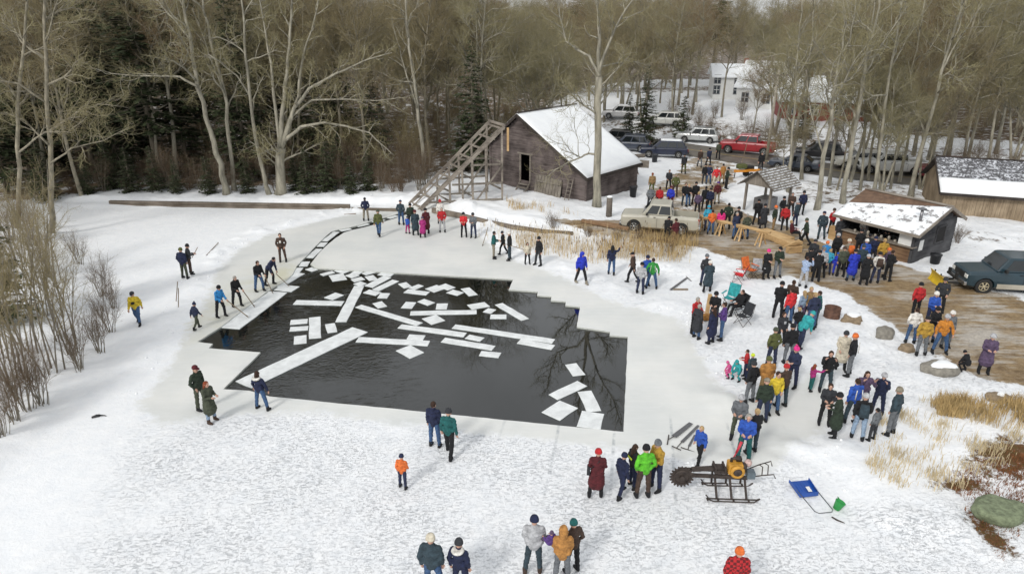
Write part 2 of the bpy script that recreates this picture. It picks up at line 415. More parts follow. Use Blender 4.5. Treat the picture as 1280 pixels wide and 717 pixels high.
    A['wet'] = np.clip(.5 * np.exp(-((VX - wetp[0][0]) / 3.) ** 2 - ((VY - 42.0) / 1.6) ** 2) + .75 * np.exp(-((VX - wetp[1][0]) / 1.7) ** 2 - ((VY - wetp[1][1]) / 2.4) ** 2)
                       + .6 * np.exp(-((VX - wetp[2][0]) / 1.8) ** 2 - ((VY - wetp[2][1]) / 3.) ** 2), 0, 1)
    A['mud'] = np.maximum(sstep(.9, -.9, mu), .62 * sstep(1.2, -1.2, ya))
    A['mud'] = np.maximum(A['mud'], .55 * np.exp(-((VX - at0(955, 345)[0]) / 1.2) ** 2 - ((VY - at0(955, 345)[1]) / 1.) ** 2))
    A['slush'] = np.clip(.62 + .6 * sstep(44, 54, VY) + .5 * sstep(22, 32, VX) * sstep(38, 30, VY), 0, 1)
    A['litter'] = np.clip(np.maximum(sstep(2.5, -2.5, fo_), .30 * sstep(0, -2.5, lb)) + .55 * np.exp(-((rd - 6.3) / 2.2) ** 2) * sstep(62, 84, VY + .22 * (VX - 25)) + .46 * sstep(0, -1.5, sdist(SHADY, VX, VY)), 0, 1)
    A['litter'] = np.maximum(A['litter'], .50 * sstep(4.2, 6, rd) * sstep(24, 9, rd) * sstep(16, 24, VX) * sstep(64, 72, VY + .2 * (VX - 25)))
    A['litter'] = np.maximum(A['litter'], .44 * np.exp(-((VX - 29.2) / 2.2) ** 2 - ((VY - 42.2) / 1.4) ** 2))
    A['litter'] = np.maximum(A['litter'], .62 * np.exp(-((VY - 118 - .15 * VX) / 6) ** 2) * sstep(0, 10, VX) * (rd > 6))
    A['litter'] = np.maximum(A['litter'], .40 * np.exp(-((VX - at0(1225, 300)[0]) / 5) ** 2 - ((VY - at0(1225, 300)[1]) / 2.5) ** 2))
    A['patch'] = np.clip(.85 - .25 * sstep(70, 150, VY) + 0 * VX, 0, 1)
    A['moss'] = np.clip(.85 * np.exp(-((VX - at0(1262, 585)[0]) / 1.5) ** 2 - ((VY - at0(1262, 585)[1]) / 1.2) ** 2) + .72 * np.exp(-((VX - at0(1195, 608)[0]) / 1.1) ** 2 - ((VY - at0(1195, 608)[1]) / .42) ** 2)
                        + .8 * np.exp(-((VX - at0(1236, 672)[0]) / .45) ** 2 - ((VY - at0(1236, 672)[1]) / 1.1) ** 2), 0, 1)
    # the pond's ice, the muddy track and the snow are pieces of one continuous sheet
    fa = np.array([[np.mean(VX[list(f)]), np.mean(VY[list(f)])] for f in faces])
    fp = sdist(POND, fa[:, 0], fa[:, 1]); fm = sdist(MUD, fa[:, 0], fa[:, 1]); fy = sdist(YARD, fa[:, 0], fa[:, 1])
    cls = np.where(fp < 0, 1, np.where(np.minimum(fm, fy) < 0, 2, 0))
    # shared smooth normals so the pieces show no seam
    full = bpy.data.meshes.new('tmp'); full.from_pydata(list(zip(VX, VY, VZ)), [], faces); full.update()
    nrm = np.zeros(len(VX) * 3); full.vertices.foreach_get('normal', nrm); nrm = nrm.reshape(-1, 3); bpy.data.meshes.remove(full)
    out = []
    for k, nm in ((0, 'ground'), (1, 'pond_ice'), (2, 'dirt_track')):
        fs = [faces[q] for q in np.nonzero(cls == k)[0]]
        u = sorted({q for f in fs for q in f}); ix = {q: n_ for n_, q in enumerate(u)}; ua = np.array(u)
        me = bpy.data.meshes.new(nm); me.from_pydata(list(zip(VX[ua], VY[ua], VZ[ua])), [], [tuple(ix[q] for q in f) for f in fs])
        for a, v in A.items():
            at_ = me.attributes.new(a, 'FLOAT', 'POINT'); at_.data.foreach_set('value', v[ua].astype(np.float32))
        me.polygons.foreach_set('use_smooth', [True] * len(me.polygons)); me.update()
        me.normals_split_custom_set_from_vertices([tuple(x) for x in nrm[ua]])
        me.materials.append(GROUND); o = link(nm, me); o['kind'] = 'structure'; out.append(o)
    # sawn edge of the ice, 0.35 m thick
    mb = MB(); n = len(hv)
    ring = [(VX[back[k]], VY[back[k]]) for k in range(n)]
    for k in range(n):
        a, b_ = ring[k], ring[(k + 1) % n]
        mb.quad((a[0], a[1], .0), (b_[0], b_[1], .0), (b_[0], b_[1], -.35), (a[0], a[1], -.35))
    mb.build('ice_edge', mat('ice_edge', (.50, .52, .48), .3, .15, 8)); bpy.data.objects['ice_edge']['kind'] = 'structure'
make_ground()

def water_material():
    m = bpy.data.materials.new('pond_water'); m.use_nodes = True; b = m.node_tree.nodes['Principled BSDF']; L = m.node_tree.links
    b.inputs['Base Color'].default_value = (.006, .007, .006, 1); b.inputs['Roughness'].default_value = .02; b.inputs['IOR'].default_value = 1.72
    b.inputs['Specular IOR Level'].default_value = .5
    g = nd(m, 'ShaderNodeNewGeometry')
    n1 = nd(m, 'ShaderNodeTexNoise'); n1.inputs['Scale'].default_value = 1.9; n1.inputs['Detail'].default_value = 3; n1.inputs['Distortion'].default_value = 1.6
    mp = nd(m, 'ShaderNodeMapping'); mp.inputs['Scale'].default_value = (1, 1.6, 1); mp.inputs['Rotation'].default_value = (0, 0, R(-30))
    L.new(g.outputs['Position'], mp.inputs[0]); L.new(mp.outputs[0], n1.inputs['Vector'])
    # ripples are livelier at the left where the slab was just pushed off
    sx = nd(m, 'ShaderNodeSeparateXYZ'); L.new(g.outputs['Position'], sx.inputs[0])
    mr = nd(m, 'ShaderNodeMapRange'); mr.inputs[1].default_value = -9; mr.inputs[2].default_value = -2; mr.inputs[3].default_value = .95; mr.inputs[4].default_value = .012
    L.new(sx.outputs[0], mr.inputs[0])
    bp = nd(m, 'ShaderNodeBump'); bp.inputs['Distance'].default_value = .05
    n2 = nd(m, 'ShaderNodeTexNoise'); n2.inputs['Scale'].default_value = .35; n2.inputs['Detail'].default_value = 3; L.new(g.outputs['Position'], n2.inputs['Vector'])
    m2 = nd(m, 'ShaderNodeMapRange'); m2.inputs[1].default_value = .38; m2.inputs[2].default_value = .62; m2.inputs[3].default_value = .12; L.new(n2.outputs['Fac'], m2.inputs[0])
    mm = nd(m, 'ShaderNodeMath', operation='MULTIPLY'); L.new(mr.outputs[0], mm.inputs[0]); L.new(m2.outputs[0], mm.inputs[1]); L.new(mm.outputs[0], bp.inputs['Strength']); L.new(n1.outputs['Fac'], bp.inputs['Height']); L.new(bp.outputs[0], b.inputs['Normal'])
    return m
lo = HOLE_W.min(0) - 1.5; hi = HOLE_W.max(0) + 1.5
wb = MB(); wb.quad((lo[0], lo[1], -.075), (hi[0], lo[1], -.075), (hi[0], hi[1], -.075), (lo[0], hi[1], -.075))
wo = wb.build('pond_water', water_material()); wo['kind'] = 'structure'

# the asphalt road behind the yard
def strip(name, cpts, half, dz, m, off=0.):
    pts = []
    for i in range(len(cpts) - 1):
        a, b_ = np.array(cpts[i]), np.array(cpts[i + 1]); n = max(1, int(np.hypot(*(b_ - a)) / 2))
        pts += [a + (b_ - a) * t / n for t in range(n)]
    pts.append(np.array(cpts[-1])); mb = MB(); vs = []; fs = []
    for i, p in enumerate(pts):
        t = pts[min(i + 1, len(pts) - 1)] - pts[max(i - 1, 0)]; t = t / np.hypot(*t); nn = np.array((-t[1], t[0]))
        for q in (-half + off, off, half + off):
            e = p + nn * q; vs.append((e[0], e[1], float(base_h(e[0], e[1])) + dz))
    for i in range(len(pts) - 1):
        for k in range(2): a = i * 3 + k; fs.append((a, a + 1, a + 4, a + 3))
    mb.add(vs, fs); o = mb.build(name, m, smooth=True); o['kind'] = 'structure'; return o
strip('road', ROAD_C, 3.1, .05, mat('wet_asphalt', (.13, .115, .095), .55, .35, 1.2))
strip('road_line', ROAD_C, .07, .058, mat('worn_yellow_paint', (.42, .32, .10), .6, .3, 3), 0)

# floating ice -------------------------------------------------------------------------------
CAKE = mat('sawn_ice', (.71, .73, .73), .45, .16, 2.2, .4)
def ice_block(p0, p1, p2, label, group, z=-.045, th=.26):
    a, b_, c = (Vector((*at0(*p, z), z)) for p in (p0, p1, p2))
    if (c - b_).length > (b_ - a).length: a, c = c, a
    e = b_ - a; l = e.length; e.normalize(); wv = c - b_; wv -= e * wv.dot(e); wd = wv.length; wv.normalize()
    cen = a + e * l / 2 + wv * wd / 2; ang = math.atan2(e.y, e.x)
    sgn = 1 if (Vector((-e.y, e.x, 0)).dot(wv)) > 0 else -1
    rg = random.Random(int(p0[0] * 7 + p0[1] * 13)); mb = MB(); nu = max(1, int(l / .45)); top = []
    per = []
    for k in range(nu): per.append((-l / 2 + l * k / nu, -wd / 2))
    for k in range(max(1, int(wd / .45))): per.append((l / 2, -wd / 2 + wd * k / max(1, int(wd / .45))))
    for k in range(nu): per.append((l / 2 - l * k / nu, wd / 2))
    for k in range(max(1, int(wd / .45))): per.append((-l / 2, wd / 2 - wd * k / max(1, int(wd / .45))))
    per = [(x + rg.uniform(-.018, .018), y + rg.uniform(-.018, .018)) for x, y in per]
    n = len(per); vs = []
    for zz, sc in ((z - th, .99), (z - .012, 1.), (z, .985)):
        for x, y in per: vs.append((x * sc if l < 1 else x + (0 if sc > .995 else -.012 * (1 if x > 0 else -1)), y + (0 if sc > .995 else -.012 * (1 if y > 0 else -1)), zz))
    vs.append((0, 0, z)); fs = []
    for r_ in range(2):
        for k in range(n): fs.append((r_ * n + k, r_ * n + (k + 1) % n, (r_ + 1) * n + (k + 1) % n, (r_ + 1) * n + k))
    for k in range(n): fs.append((2 * n + k, 2 * n + (k + 1) % n, 3 * n))
    mb.add(vs, fs[:2 * n]); mb.mi = [1] * n + [0] * n; mb.f += [tuple(q for q in f) for f in fs[2 * n:]]; mb.mi += [0] * n; o = mb.build('ice_block', [CAKE, mat('wet_ice_side', (.42, .47, .46), .15, .2, 6)]); o.location = (cen.x, cen.y, 0); o.rotation_euler = (rg.uniform(-.004, .004), rg.uniform(-.004, .004), ang)
    return tag(o, label, 'ice block', group)
SLABS = [
 ((365.8,380.2),(426.5,381.6),(427.9,376), 'long level ice slab leftmost in the open water'),
 ((418.8,401.8),(442.5,357.2),(455,358), 'long ice slab pointing away from the camera below the jam'),
 ((443.9,383.7),(521,407),(528,403), 'long ice slab slanting down to the right from the upright slab'),
 ((314,485),(459.5,414.6),(439,408.8), 'biggest ice slab, slanting up from the near left corner'),
 ((444,427),(534.5,432),(537,425.5), 'long level slab touching the tip of the biggest slab'),
 ((496.3,409.8),(579,420.7),(583,415.2), 'long slab left of the longest thin slab'),
 ((564.3,409.8),(690.4,428.8),(693.6,423.4), 'longest thin slab crossing the middle of the water'),
 ((646,428.8),(689.5,436.5),(693,430.6), 'short plank of ice lying against the end of the longest thin slab'),
 ((550.7,427),(615,437.4),(619.3,431.6), 'plank of ice just below the longest thin slab'),
 ((512.6,393.5),(596,392),(596,387), 'long level slab in the middle of the water'),
 ((618.7,380.8),(651.4,400.4),(662,398), 'thick plank of ice slanting down to the right at the far right'),
 ((466,359),(489.2,346.7),(477.4,345.3), 'left one of two parallel planks slanting by the jam'),
 ((473.9,363.5),(499,351),(494,347.4), 'right one of two parallel planks slanting by the jam'),
 ((274.2,409),(299.6,411),(359.2,365.2), 'wide slab at the left edge under the poles of the men'),
 ((684.4,492.6),(697.5,499.3),(734.4,481.8), 'slanting plank of ice among the big cakes at near right')]
for a, b_, c, lb in SLABS: ice_block(a, b_, c, lb, 'long ice slabs floating in the pond')
CAKES = {
 'of the cakes jammed at the far edge': [((398.6,342.5),(403.5,344.6),(419.2,340.5)), ((417.4,338.4),(428.6,341.9),(438.3,338.4)), ((411,344),(416,351.6),(434.8,349.5)), ((431.4,344),(439.7,347.4),(451.6,345.3)),
   ((438.3,341.2),(448.2,343.2),(455,338.4)), ((451.2,341.2),(457.2,343.7),(471.8,339.8)), ((455.8,345.3),(461.3,350.9),(471.8,348.1)), ((437,349),(443.2,352.3),(456.9,349)), ((442,354.4),(450.2,357.4),(460.6,354.6)), ((471.8,343.2),(488,345.3),(490,341.4))],
 'of the cakes strewn beyond the middle slab': [((497.2,354.5),(504.5,360),(514.5,357.2)), ((511,359.4),(518,362),(529.9,357.2)), ((504.5,365.4),(532.6,368.6),(535.3,364)), ((530.8,360.8),(542.6,365.2),(557,360.3)), ((547,357.6),(559.5,362.6),(567,358)),
   ((558,365.6),(571.6,369.5),(580.6,365.4)), ((576,360.8),(586,369.9),(598.8,369.5)), ((501.4,384),(514.5,385.3),(520.3,377.5)), ((521.3,376.8),(534.4,381.7),(543,377.5)), ((544.4,385.9),(558,386.2),(559.8,379)), ((583,380.8),(589.7,386.6),(612,382.6)),
   ((604.8,388.4),(613.3,391.7),(620,386.7)), ((612.8,398),(632.7,398),(632.7,392.6))],
 'of the single cakes near the upright slab': [((406.2,371),(416,374.6),(430,368.4)), ((453.7,365.6),(469.4,369),(473.6,364.2)), ((471.8,371.8),(483.7,372.4),(487.8,366.2)), ((465.5,378.8),(472.5,385),(484.4,382.3))],
 'of the cakes left of the biggest slab': [((362.3,405.6),(384.6,403.6),(384.6,397.9)), ((361.6,413.9),(384.6,412.2),(384.6,406.8)), ((386,421.4),(401.4,421.4),(401,395.3)), ((409.7,417),(421.7,414),(418,403.2)), ((367.6,428.3),(383,428.3),(383.2,418.1))],
 'of the cakes near the planks in the middle': [((527.5,398),(539,405.5),(557.3,400.4)), ((508,423.4),(529,424.7),(532,418.5)), ((494.9,438),(512.3,447.5),(531.7,440.8)), ((581,422.6),(599.7,426.6),(604.9,421.6)), ((598.2,444.3),(623.3,446.7),(624.2,440.2))],
 'of the big cakes at near right': [((705.8,455.2),(716,469.6),(731.3,467.4)), ((721.8,489),(733.4,514),(751.8,512.5)), ((678.2,514),(699.7,524.8),(722,509.4)), ((721.8,531),(750.3,536.1),(755,516.5))],
 'of the cakes in the narrow channel': [((359,341.5),(373,342),(379,334.5)), ((381.5,336.3),(389.5,339.4),(396,336.3)), ((373.6,332.2),(384.2,332.4),(387.4,326.5)), ((383.6,320.9),(391.4,322),(403.3,310.8)), ((396.5,307.4),(405,308),(409.6,303)),
   ((402.2,300.6),(409.6,301.4),(424.5,289.8)), ((427,289),(440,286.6),(437,284.9)), ((448,283.4),(462.3,280.2),(458,278.6)), ((470,278.5),(482,275),(479,272.8)), ((488,273.2),(499,270),(496,268))],
 'of the pieces by the pike poles': [((342,362),(364,364.6),(371.9,357.4)), ((352,359),(381,341.5),(370,338.8))]}
ORD = ['first from the left', 'second from the left', 'third from the left', 'fourth from the left', 'fifth from the left', 'sixth from the left', 'seventh from the left', 'eighth from the left', 'ninth from the left', 'tenth from the left', 'eleventh from the left', 'twelfth from the left', 'thirteenth from the left']
for where, L_ in CAKES.items():
    L_ = sorted(L_, key=lambda q: sum(p[0] for p in q))
    for i, (a, b_, c) in enumerate(L_):
        o_ = ORD[i] if i < len(L_) - 1 else 'rightmost'
        ice_block(a, b_, c, 'white ice cake, %s %s' % (o_, where), 'sawn ice cakes floating in the pond', z=-.046 - .004 * (i % 3))
# ---------------------------------------------------------------- buildings
def plank_mat(name, a, b_, sx=1., along='x', gap=.0, rough=.9):
    """weathered boards; grain runs along the given local axis"""
    if name in MATS: return MATS[name]
    m = bpy.data.materials.new(name); m.use_nodes = True; MATS[name] = m; L = m.node_tree.links; b = m.node_tree.nodes['Principled BSDF']
    b.inputs['Roughness'].default_value = rough; b.inputs['Specular IOR Level'].default_value = .25
    t = nd(m, 'ShaderNodeTexCoord'); mp = nd(m, 'ShaderNodeMapping')
    st = {'x': (.35, 5, 5), 'y': (5, .35, 5), 'z': (5, 5, .35)}[along]; mp.inputs['Scale'].default_value = st
    L.new(t.outputs['Object'], mp.inputs[0]); n = nd(m, 'ShaderNodeTexNoise'); n.inputs['Scale'].default_value = 1.8 * sx; n.inputs['Detail'].default_value = 8; n.inputs['Roughness'].default_value = .7
    L.new(mp.outputs[0], n.inputs['Vector'])
    n2 = nd(m, 'ShaderNodeTexNoise'); n2.inputs['Scale'].default_value = .9; n2.inputs['Detail'].default_value = 4; L.new(t.outputs['Object'], n2.inputs['Vector'])
    ad = nd(m, 'ShaderNodeMath', operation='ADD'); L.new(n.outputs['Fac'], ad.inputs[0]); L.new(n2.outputs['Fac'], ad.inputs[1])
    r = nd(m, 'ShaderNodeValToRGB'); r.color_ramp.elements[0].position = .36; r.color_ramp.elements[1].position = .64
    hf = nd(m, 'ShaderNodeMath', operation='MULTIPLY'); hf.inputs[1].default_value = .5; L.new(ad.outputs[0], hf.inputs[0])
    r.color_ramp.elements[0].color = (*a, 1); r.color_ramp.elements[1].color = (*b_, 1); L.new(hf.outputs[0], r.inputs[0]); L.new(r.outputs[0], b.inputs['Base Color'])
    bp = nd(m, 'ShaderNodeBump'); bp.inputs['Strength'].default_value = .5; bp.inputs['Distance'].default_value = .02; L.new(n.outputs['Fac'], bp.inputs['Height']); L.new(bp.outputs[0], b.inputs['Normal'])
    return m
OLD = plank_mat('weathered_clapboard', (.035, .027, .025), (.20, .165, .155), 1.2)
OLDV = plank_mat('weathered_upright_boards', (.10, .085, .07), (.30, .27, .23), 1.2, 'z')
TAN = plank_mat('tan_upright_boards', (.15, .11, .07), (.37, .29, .20), 1.2, 'z')
GREYW = plank_mat('silvered_timber', (.12, .10, .085), (.36, .32, .27), 1.)
NEWW = plank_mat('fresh_sawn_timber', (.36, .22, .10), (.62, .43, .22), 1., rough=.7)
DARKW = plank_mat('dark_timber', (.022, .018, .016), (.085, .07, .062), 1.)
SHACKW = plank_mat('blackened_shack_boards', (.022, .022, .025), (.11, .11, .115), 1.)
SNOWM = mat('roof_snow', (.84, .86, .885), .8, .04, 1.5, .3)
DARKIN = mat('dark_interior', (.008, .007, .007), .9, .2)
WHITEP = mat('white_paint', (.72, .72, .70), .6, .06, 3)
REDP = mat('barn_red_paint', (.22, .035, .03), .7, .2, 4)
GLASSW = mat('window_glass', (.05, .06, .07), .08, .2, 2)
METAL = mat('dull_metal', (.25, .25, .26), .4, .2, 5, metal=.8)

def clap_wall(name, w_, top, parent, m, loc, rz, hole=None, bh=.21, th=.035, z0=-.3):
    """horizontal boards along local x from 0 to w_; top(x)->height; hole=(x0,x1,z0,z1)"""
    mb = MB(); z = z0; mx_ = max(top(w_ * k / 40.) for k in range(41)); rg_ = random.Random(int(w_ * 100)); 
    while z < mx_:
        z1 = min(z + bh, mx_); zm = z1 - .02
        xs_ = [w_ * k / 200. for k in range(201)]; ok = [x for x in xs_ if top(x) >= zm]
        if not ok: break
        segs = [(ok[0], ok[-1])]
        if hole and z + bh * .5 > hole[2] and z + bh * .5 < hole[3]: segs = [(ok[0], hole[0]), (hole[1], ok[-1])]
        for a, b_ in segs:
            if b_ - a < .03: continue
            cuts = [a] + sorted(rg_.uniform(a, b_) for _ in range(int((b_ - a) / 4))) + [b_]
            for c, d in zip(cuts, cuts[1:]):
                j = rg_.uniform(-.008, .008); c += .004; d -= .004
                # wedge: bottom edge stands proud
                vs = [(c, -th - .012 + j, z), (d, -th - .012 + j, z), (d, 0, z), (c, 0, z), (c, -th + .018 + j, z1 + .012), (d, -th + .018 + j, z1 + .012), (d, 0, z1 + .012), (c, 0, z1 + .012)]
                mb.add(vs, [(3, 2, 1, 0), (4, 5, 6, 7), (0, 1, 5, 4), (1, 2, 6, 5), (2, 3, 7, 6), (3, 0, 4, 7)])
        z += bh
    o = mb.build(name, m, parent); o.location = loc; o.rotation_euler = (0, 0, rz); return o
def snow_slab(name, a, b_, c, d, th, parent, edge=.05, seed=1, m=None, nu=26, nv=18):
    """uneven snow lying on the roof plane a,b (eave) d,c (ridge)"""
    a, b_, c, d = map(Vector, (a, b_, c, d)); mb = MB(); vs = []; rg_ = random.Random(seed)
    nrm = (b_ - a).cross(d - a).normalized()
    for j in range(nv + 1):
        for i in range(nu + 1):
            u, v = i / nu, j / nv; p = a.lerp(b_, u).lerp(d.lerp(c, u), v)
            q = mnoise.noise(p * .9 + Vector((seed, 0, 0))); e = min(u, 1 - u) * (b_ - a).length; f = min(v, 1 - v) * (d - a).length
            t = th * (.75 + .5 * q) * min(1, .25 + min(e, f) / .18)
            vs.append(p + nrm * t)
    fs = [(j * (nu + 1) + i, j * (nu + 1) + i + 1, (j + 1) * (nu + 1) + i + 1, (j + 1) * (nu + 1) + i) for j in range(nv) for i in range(nu)]
    n0 = len(vs); ring = [i for i in range(nu + 1)] + [j * (nu + 1) + nu for j in range(1, nv + 1)] + [nv * (nu + 1) + i for i in range(nu - 1, -1, -1)] + [j * (nu + 1) for j in range(nv - 1, 0, -1)]
    for k in ring:
        i, j = k % (nu + 1), k // (nu + 1); u, v = i / nu, j / nv; vs.append(a.lerp(b_, u).lerp(d.lerp(c, u), v) + nrm * .002)
    for k in range(len(ring)): k2 = (k + 1) % len(ring); fs.append((ring[k], n0 + k, n0 + k2, ring[k2]))
    mb.add(vs, fs); return mb.build(name, m or SNOWM, parent, True)

def barn():
    B = Vector((5.57, 50.18)); A = Vector((-1.75, 56.6)); g = (A - B); W = g.length; g.normalize()      # front wall runs from B towards A
    u = Vector((.66, .751)); u = Vector((-g.y, g.x)) if Vector((-g.y, g.x)).dot(u) > 0 else Vector((g.y, -g.x)); D = 7.15
    z0 = gz(3, 53)
    e = empty('ice_house', (A.x, A.y, .25), math.atan2(-g.y, -g.x), 'weathered dark clapboard barn with a snow covered roof and an open loft door', 'barn')
    # local frame: x from A to B along the front wall, y into the building
    xr = W - 6.63; hr, he, hl = 6.05, 2.15, 3.55
    top = lambda x: hl + (hr - hl) * x / xr if x < xr else hr - (hr - he) * (x - xr) / (W - xr)
    dx0 = (A - Vector((1.13, 54.1))).length; dx0 = W - 5.95
    clap_wall('front_wall', W, top, e, OLD, (0, 0, 0), 0, (dx0 - .45, dx0 + .45, .95, 3.0))
    clap_wall('side_wall', D, lambda x: he, e, OLD, (W, 0, 0), math.pi / 2)
    clap_wall('rear_wall', W, lambda x: top(W - x), e, OLD, (W, D, 0), math.pi)
    clap_wall('side_wall', D, lambda x: hl, e, OLD, (0, D, 0), -math.pi / 2)
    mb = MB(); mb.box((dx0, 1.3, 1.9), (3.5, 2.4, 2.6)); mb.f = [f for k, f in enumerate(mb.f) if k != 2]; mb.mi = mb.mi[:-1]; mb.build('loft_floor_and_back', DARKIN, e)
    fr = MB(); fr.box((dx0 - .52, -.05, 1.98), (.13, .1, 2.2)); fr.box((dx0 + .52, -.05, 1.98), (.13, .1, 2.2)); fr.box((dx0, -.07, 3.12), (1.55, .12, .13)); fr.build('door_frame', GREYW, e)
    st = MB()
    for k in range(4): st.box((dx0, -.25 - .2 * (3 - k), .0 + .24 * k), (.95, .24, .06))
    for s_ in (-1, 1): st.beam((dx0 + s_ * .5, -.95, -.15), (dx0 + s_ * .5, -.06, .85), .05, .16)
    st.build('steps', GREYW, e)
    for c in ((0, 0, hl), (W, 0, he)):
        mb = MB(); mb.box((c[0] + (.0 if c[0] else 0), -.05, c[2] / 2 - .15), (.16, .12, c[2] + .2)); mb.build('corner_board', OLD, e)
    # roof: boards with overhang, snow on both slopes
    ov, oy = .28, .35; rf = MB()
    sl = (hr - he) / (W - xr); sr = (hr - hl) / xr
    P0 = (xr, -oy, hr + .05); P1 = (xr, D + oy, hr + .05); E0 = (W + ov, -oy, he - sl * ov + .05); E1 = (W + ov, D + oy, he - sl * ov + .05); F0 = (-ov, -oy, hl - sr * ov + .05); F1 = (-ov, D + oy, hl - sr * ov + .05)
    for a, b_, c, d in ((E0, E1, P1, P0), (F1, F0, P0, P1)):
        rf.prism([a, b_, c, d], (0, 0, .09))
    r_ = rf.build('roof', DARKW, e)
    up = Vector((0, 0, .095))
    snow_slab('snow_cover', Vector(E0) + up, Vector(E1) + up, Vector(P1) + up, Vector(P0) + up, .09, r_, seed=3)
    snow_slab('snow_cover', Vector(F1) + up, Vector(F0) + up, Vector(P0) + up, Vector(P1) + up, .09, r_, seed=4)
    tr = MB()
    for a, b_ in ((P0, E0), (P0, F0)): tr.beam(Vector(a) + Vector((0, -.03, -.05)), Vector(b_) + Vector((0, -.03, -.05)), .06, .2)
    tr.beam(Vector(E0) + Vector((.03, 0, -.06)), Vector(E1) + Vector((.03, 0, -.06)), .06, .18)
    tr.beam(Vector(P0) + Vector((0, 0, .17)), Vector(P1) + Vector((0, 0, .17)), .16, .05); tr.build('fascia', DARKW, r_)
    # hatch that swings at the far side of the barn
    mb = MB(); mb.box((W + .35, D + .3, 2.0), (.9, .08, .6), Matrix.Rotation(.5, 3, 'Z')); mb.build('side_shutter', GREYW, e)
    BLD['barn'] = (e, W, D, dx0)
BLD = {}
barn()
def put(local, e=None):
    e = e or BLD['barn'][0]; return e.matrix_basis @ Vector(local)
def leaning():
    e, W, D, dx0 = BLD['barn']; rz = e.rotation_euler.z
    p = put((dx0 + 2.55, -.35, 0)); t = empty('board_door', (p.x, p.y, gz(p.x, p.y)), rz, 'wide panel of upright grey boards leaning on the barn front', 'old door')
    rot = Matrix.Rotation(-.18, 3, 'X'); mb = MB()
    for k in range(9): mb.box((-1.25 + .29 * k, .12, .62 + .03 * math.sin(k * 7)), (.26, .04, 1.45 + .1 * math.sin(k * 3.1)), rot)
    mb.build('boards', OLDV, t); mb = MB(); mb.box((-.1, .07, .95), (2.5, .04, .09), rot); mb.box((-.1, .15, .35), (2.5, .04, .09), rot); mb.build('batten', OLDV, t)
    p = put((dx0 + 4.6, -.4, 0)); mb = MB()
    for s_ in (-1, 1): mb.beam((s_ * .19, -.25, 0), (s_ * .19 + .08, .22, 1.7), .05, .06)
    t = empty('ladder', (p.x, p.y, gz(p.x, p.y)), rz, 'short weathered ladder leaning on the barn beside the plank panel', 'ladder'); mb.build('rails', GREYW, t)
    mb = MB()
    for k in range(6): f = .1 + k * .16; mb.beam((-.19 + .08 * f, -.25 + .47 * f, 1.7 * f), (.19 + .08 * f, -.25 + .47 * f, 1.7 * f), .035, .035)
    mb.build('rungs', GREYW, t)
leaning()
def ramp():
    n0, n1 = Vector((-6.8, 49.3, .1)), Vector((-.55, 50.5, 6.0)); f0, f1 = Vector((-7.9, 51.0, .1)), Vector((-1.75, 52.9, 6.0))
    o = Vector((-3.5, 51, .3)); e = empty('ice_ramp', o, 0, 'tall open timber ramp climbing from the ice to the barn loft', 'ramp'); L_ = lambda p: p - o
    mb = MB(); mb.beam(L_(n0), L_(n1), .14, .2); mb.build('rail', GREYW, e); mb = MB(); mb.beam(L_(f0), L_(f1), .14, .2); mb.build('rail', GREYW, e)
    mb = MB(); mb.beam(L_(n0.lerp(f0, .25) + Vector((0, 0, -.12))), L_(n1.lerp(f1, .25) + Vector((0, 0, -.12))), .09, .09); mb.beam(L_(n0.lerp(f0, .75) + Vector((0, 0, -.12))), L_(n1.lerp(f1, .75) + Vector((0, 0, -.12))), .09, .09); mb.build('slide_runner', GREYW, e)
    for k in range(9):
        t = .04 + k * .12; mb = MB(); mb.beam(L_(n0.lerp(n1, t) + Vector((0, 0, -.18))), L_(f0.lerp(f1, t) + Vector((0, 0, -.18))), .12, .12); c = mb.build('cross_beam', GREYW, e)
        if k in (2, 3, 4, 5, 6):
            mb = MB(); a = n0.lerp(n1, t); b_ = f0.lerp(f1, t); q = a.lerp(b_, .5); mb.box(L_(q + Vector((0, 0, -.06))), (.55, .9, .07), Matrix.Rotation(-.9, 3, 'Y') @ Matrix.Rotation(.2, 3, 'Z')); mb.build('ice_cake_on_slide', CAKE, c) if False else None
    for t, both in ((.2, 1), (.35, 1), (.5, 1), (.62, 1), (.78, 1), (.97, 1)):
        for a, b_ in ((n0, n1), (f0, f1)):
            p = a.lerp(b_, t); g0 = gz(p.x, p.y); mb = MB(); mb.beam(L_(Vector((p.x, p.y, g0 - .2))), L_(p + Vector((0, 0, -.1))), .15, .15); mb.build('post', GREYW if t > .4 else OLDV, e)
    for t in (.35, .62, .97):
        a, b_ = n0.lerp(n1, t), f0.lerp(f1, t)
        for q in (.2, .55): 
            if a.z * q > .3: mb = MB(); mb.beam(L_(Vector((a.x, a.y, a.z * q + .2))), L_(Vector((b_.x, b_.y, b_.z * q + .2))), .07, .13); mb.build('brace', OLDV, e)
    for a, b_ in ((n0, n1), (f0, f1)):
        for h, t0, t1 in ((.45, .1, .97), (1.7, .38, .97), (3.1, .6, .97)):
            p, q = a.lerp(b_, t0), a.lerp(b_, t1); mb = MB(); mb.beam(L_(Vector((p.x, p.y - .09, h + .2))), L_(Vector((q.x, q.y - .09, h + .2))), .07, .14); mb.build('brace', OLDV, e)
        p, q = a.lerp(b_, .62), a.lerp(b_, .97); mb = MB(); mb.beam(L_(Vector((p.x, p.y - .16, .3))), L_(Vector((q.x, q.y - .16, q.z * .55))), .06, .12); mb.build('brace', OLDV, e)
    mb = MB(); mb.beam(L_(n1 + Vector((0, 0, .1))), L_(f1 + Vector((0, 0, .1))), .14, .16); mb.build('head_beam', GREYW, e)
    mb = MB(); mb.box(L_(n1 + Vector((.25, -.1, -.9))), (.16, .1, 1.7)); mb.build('hanging_board', NEWW, e)
ramp()
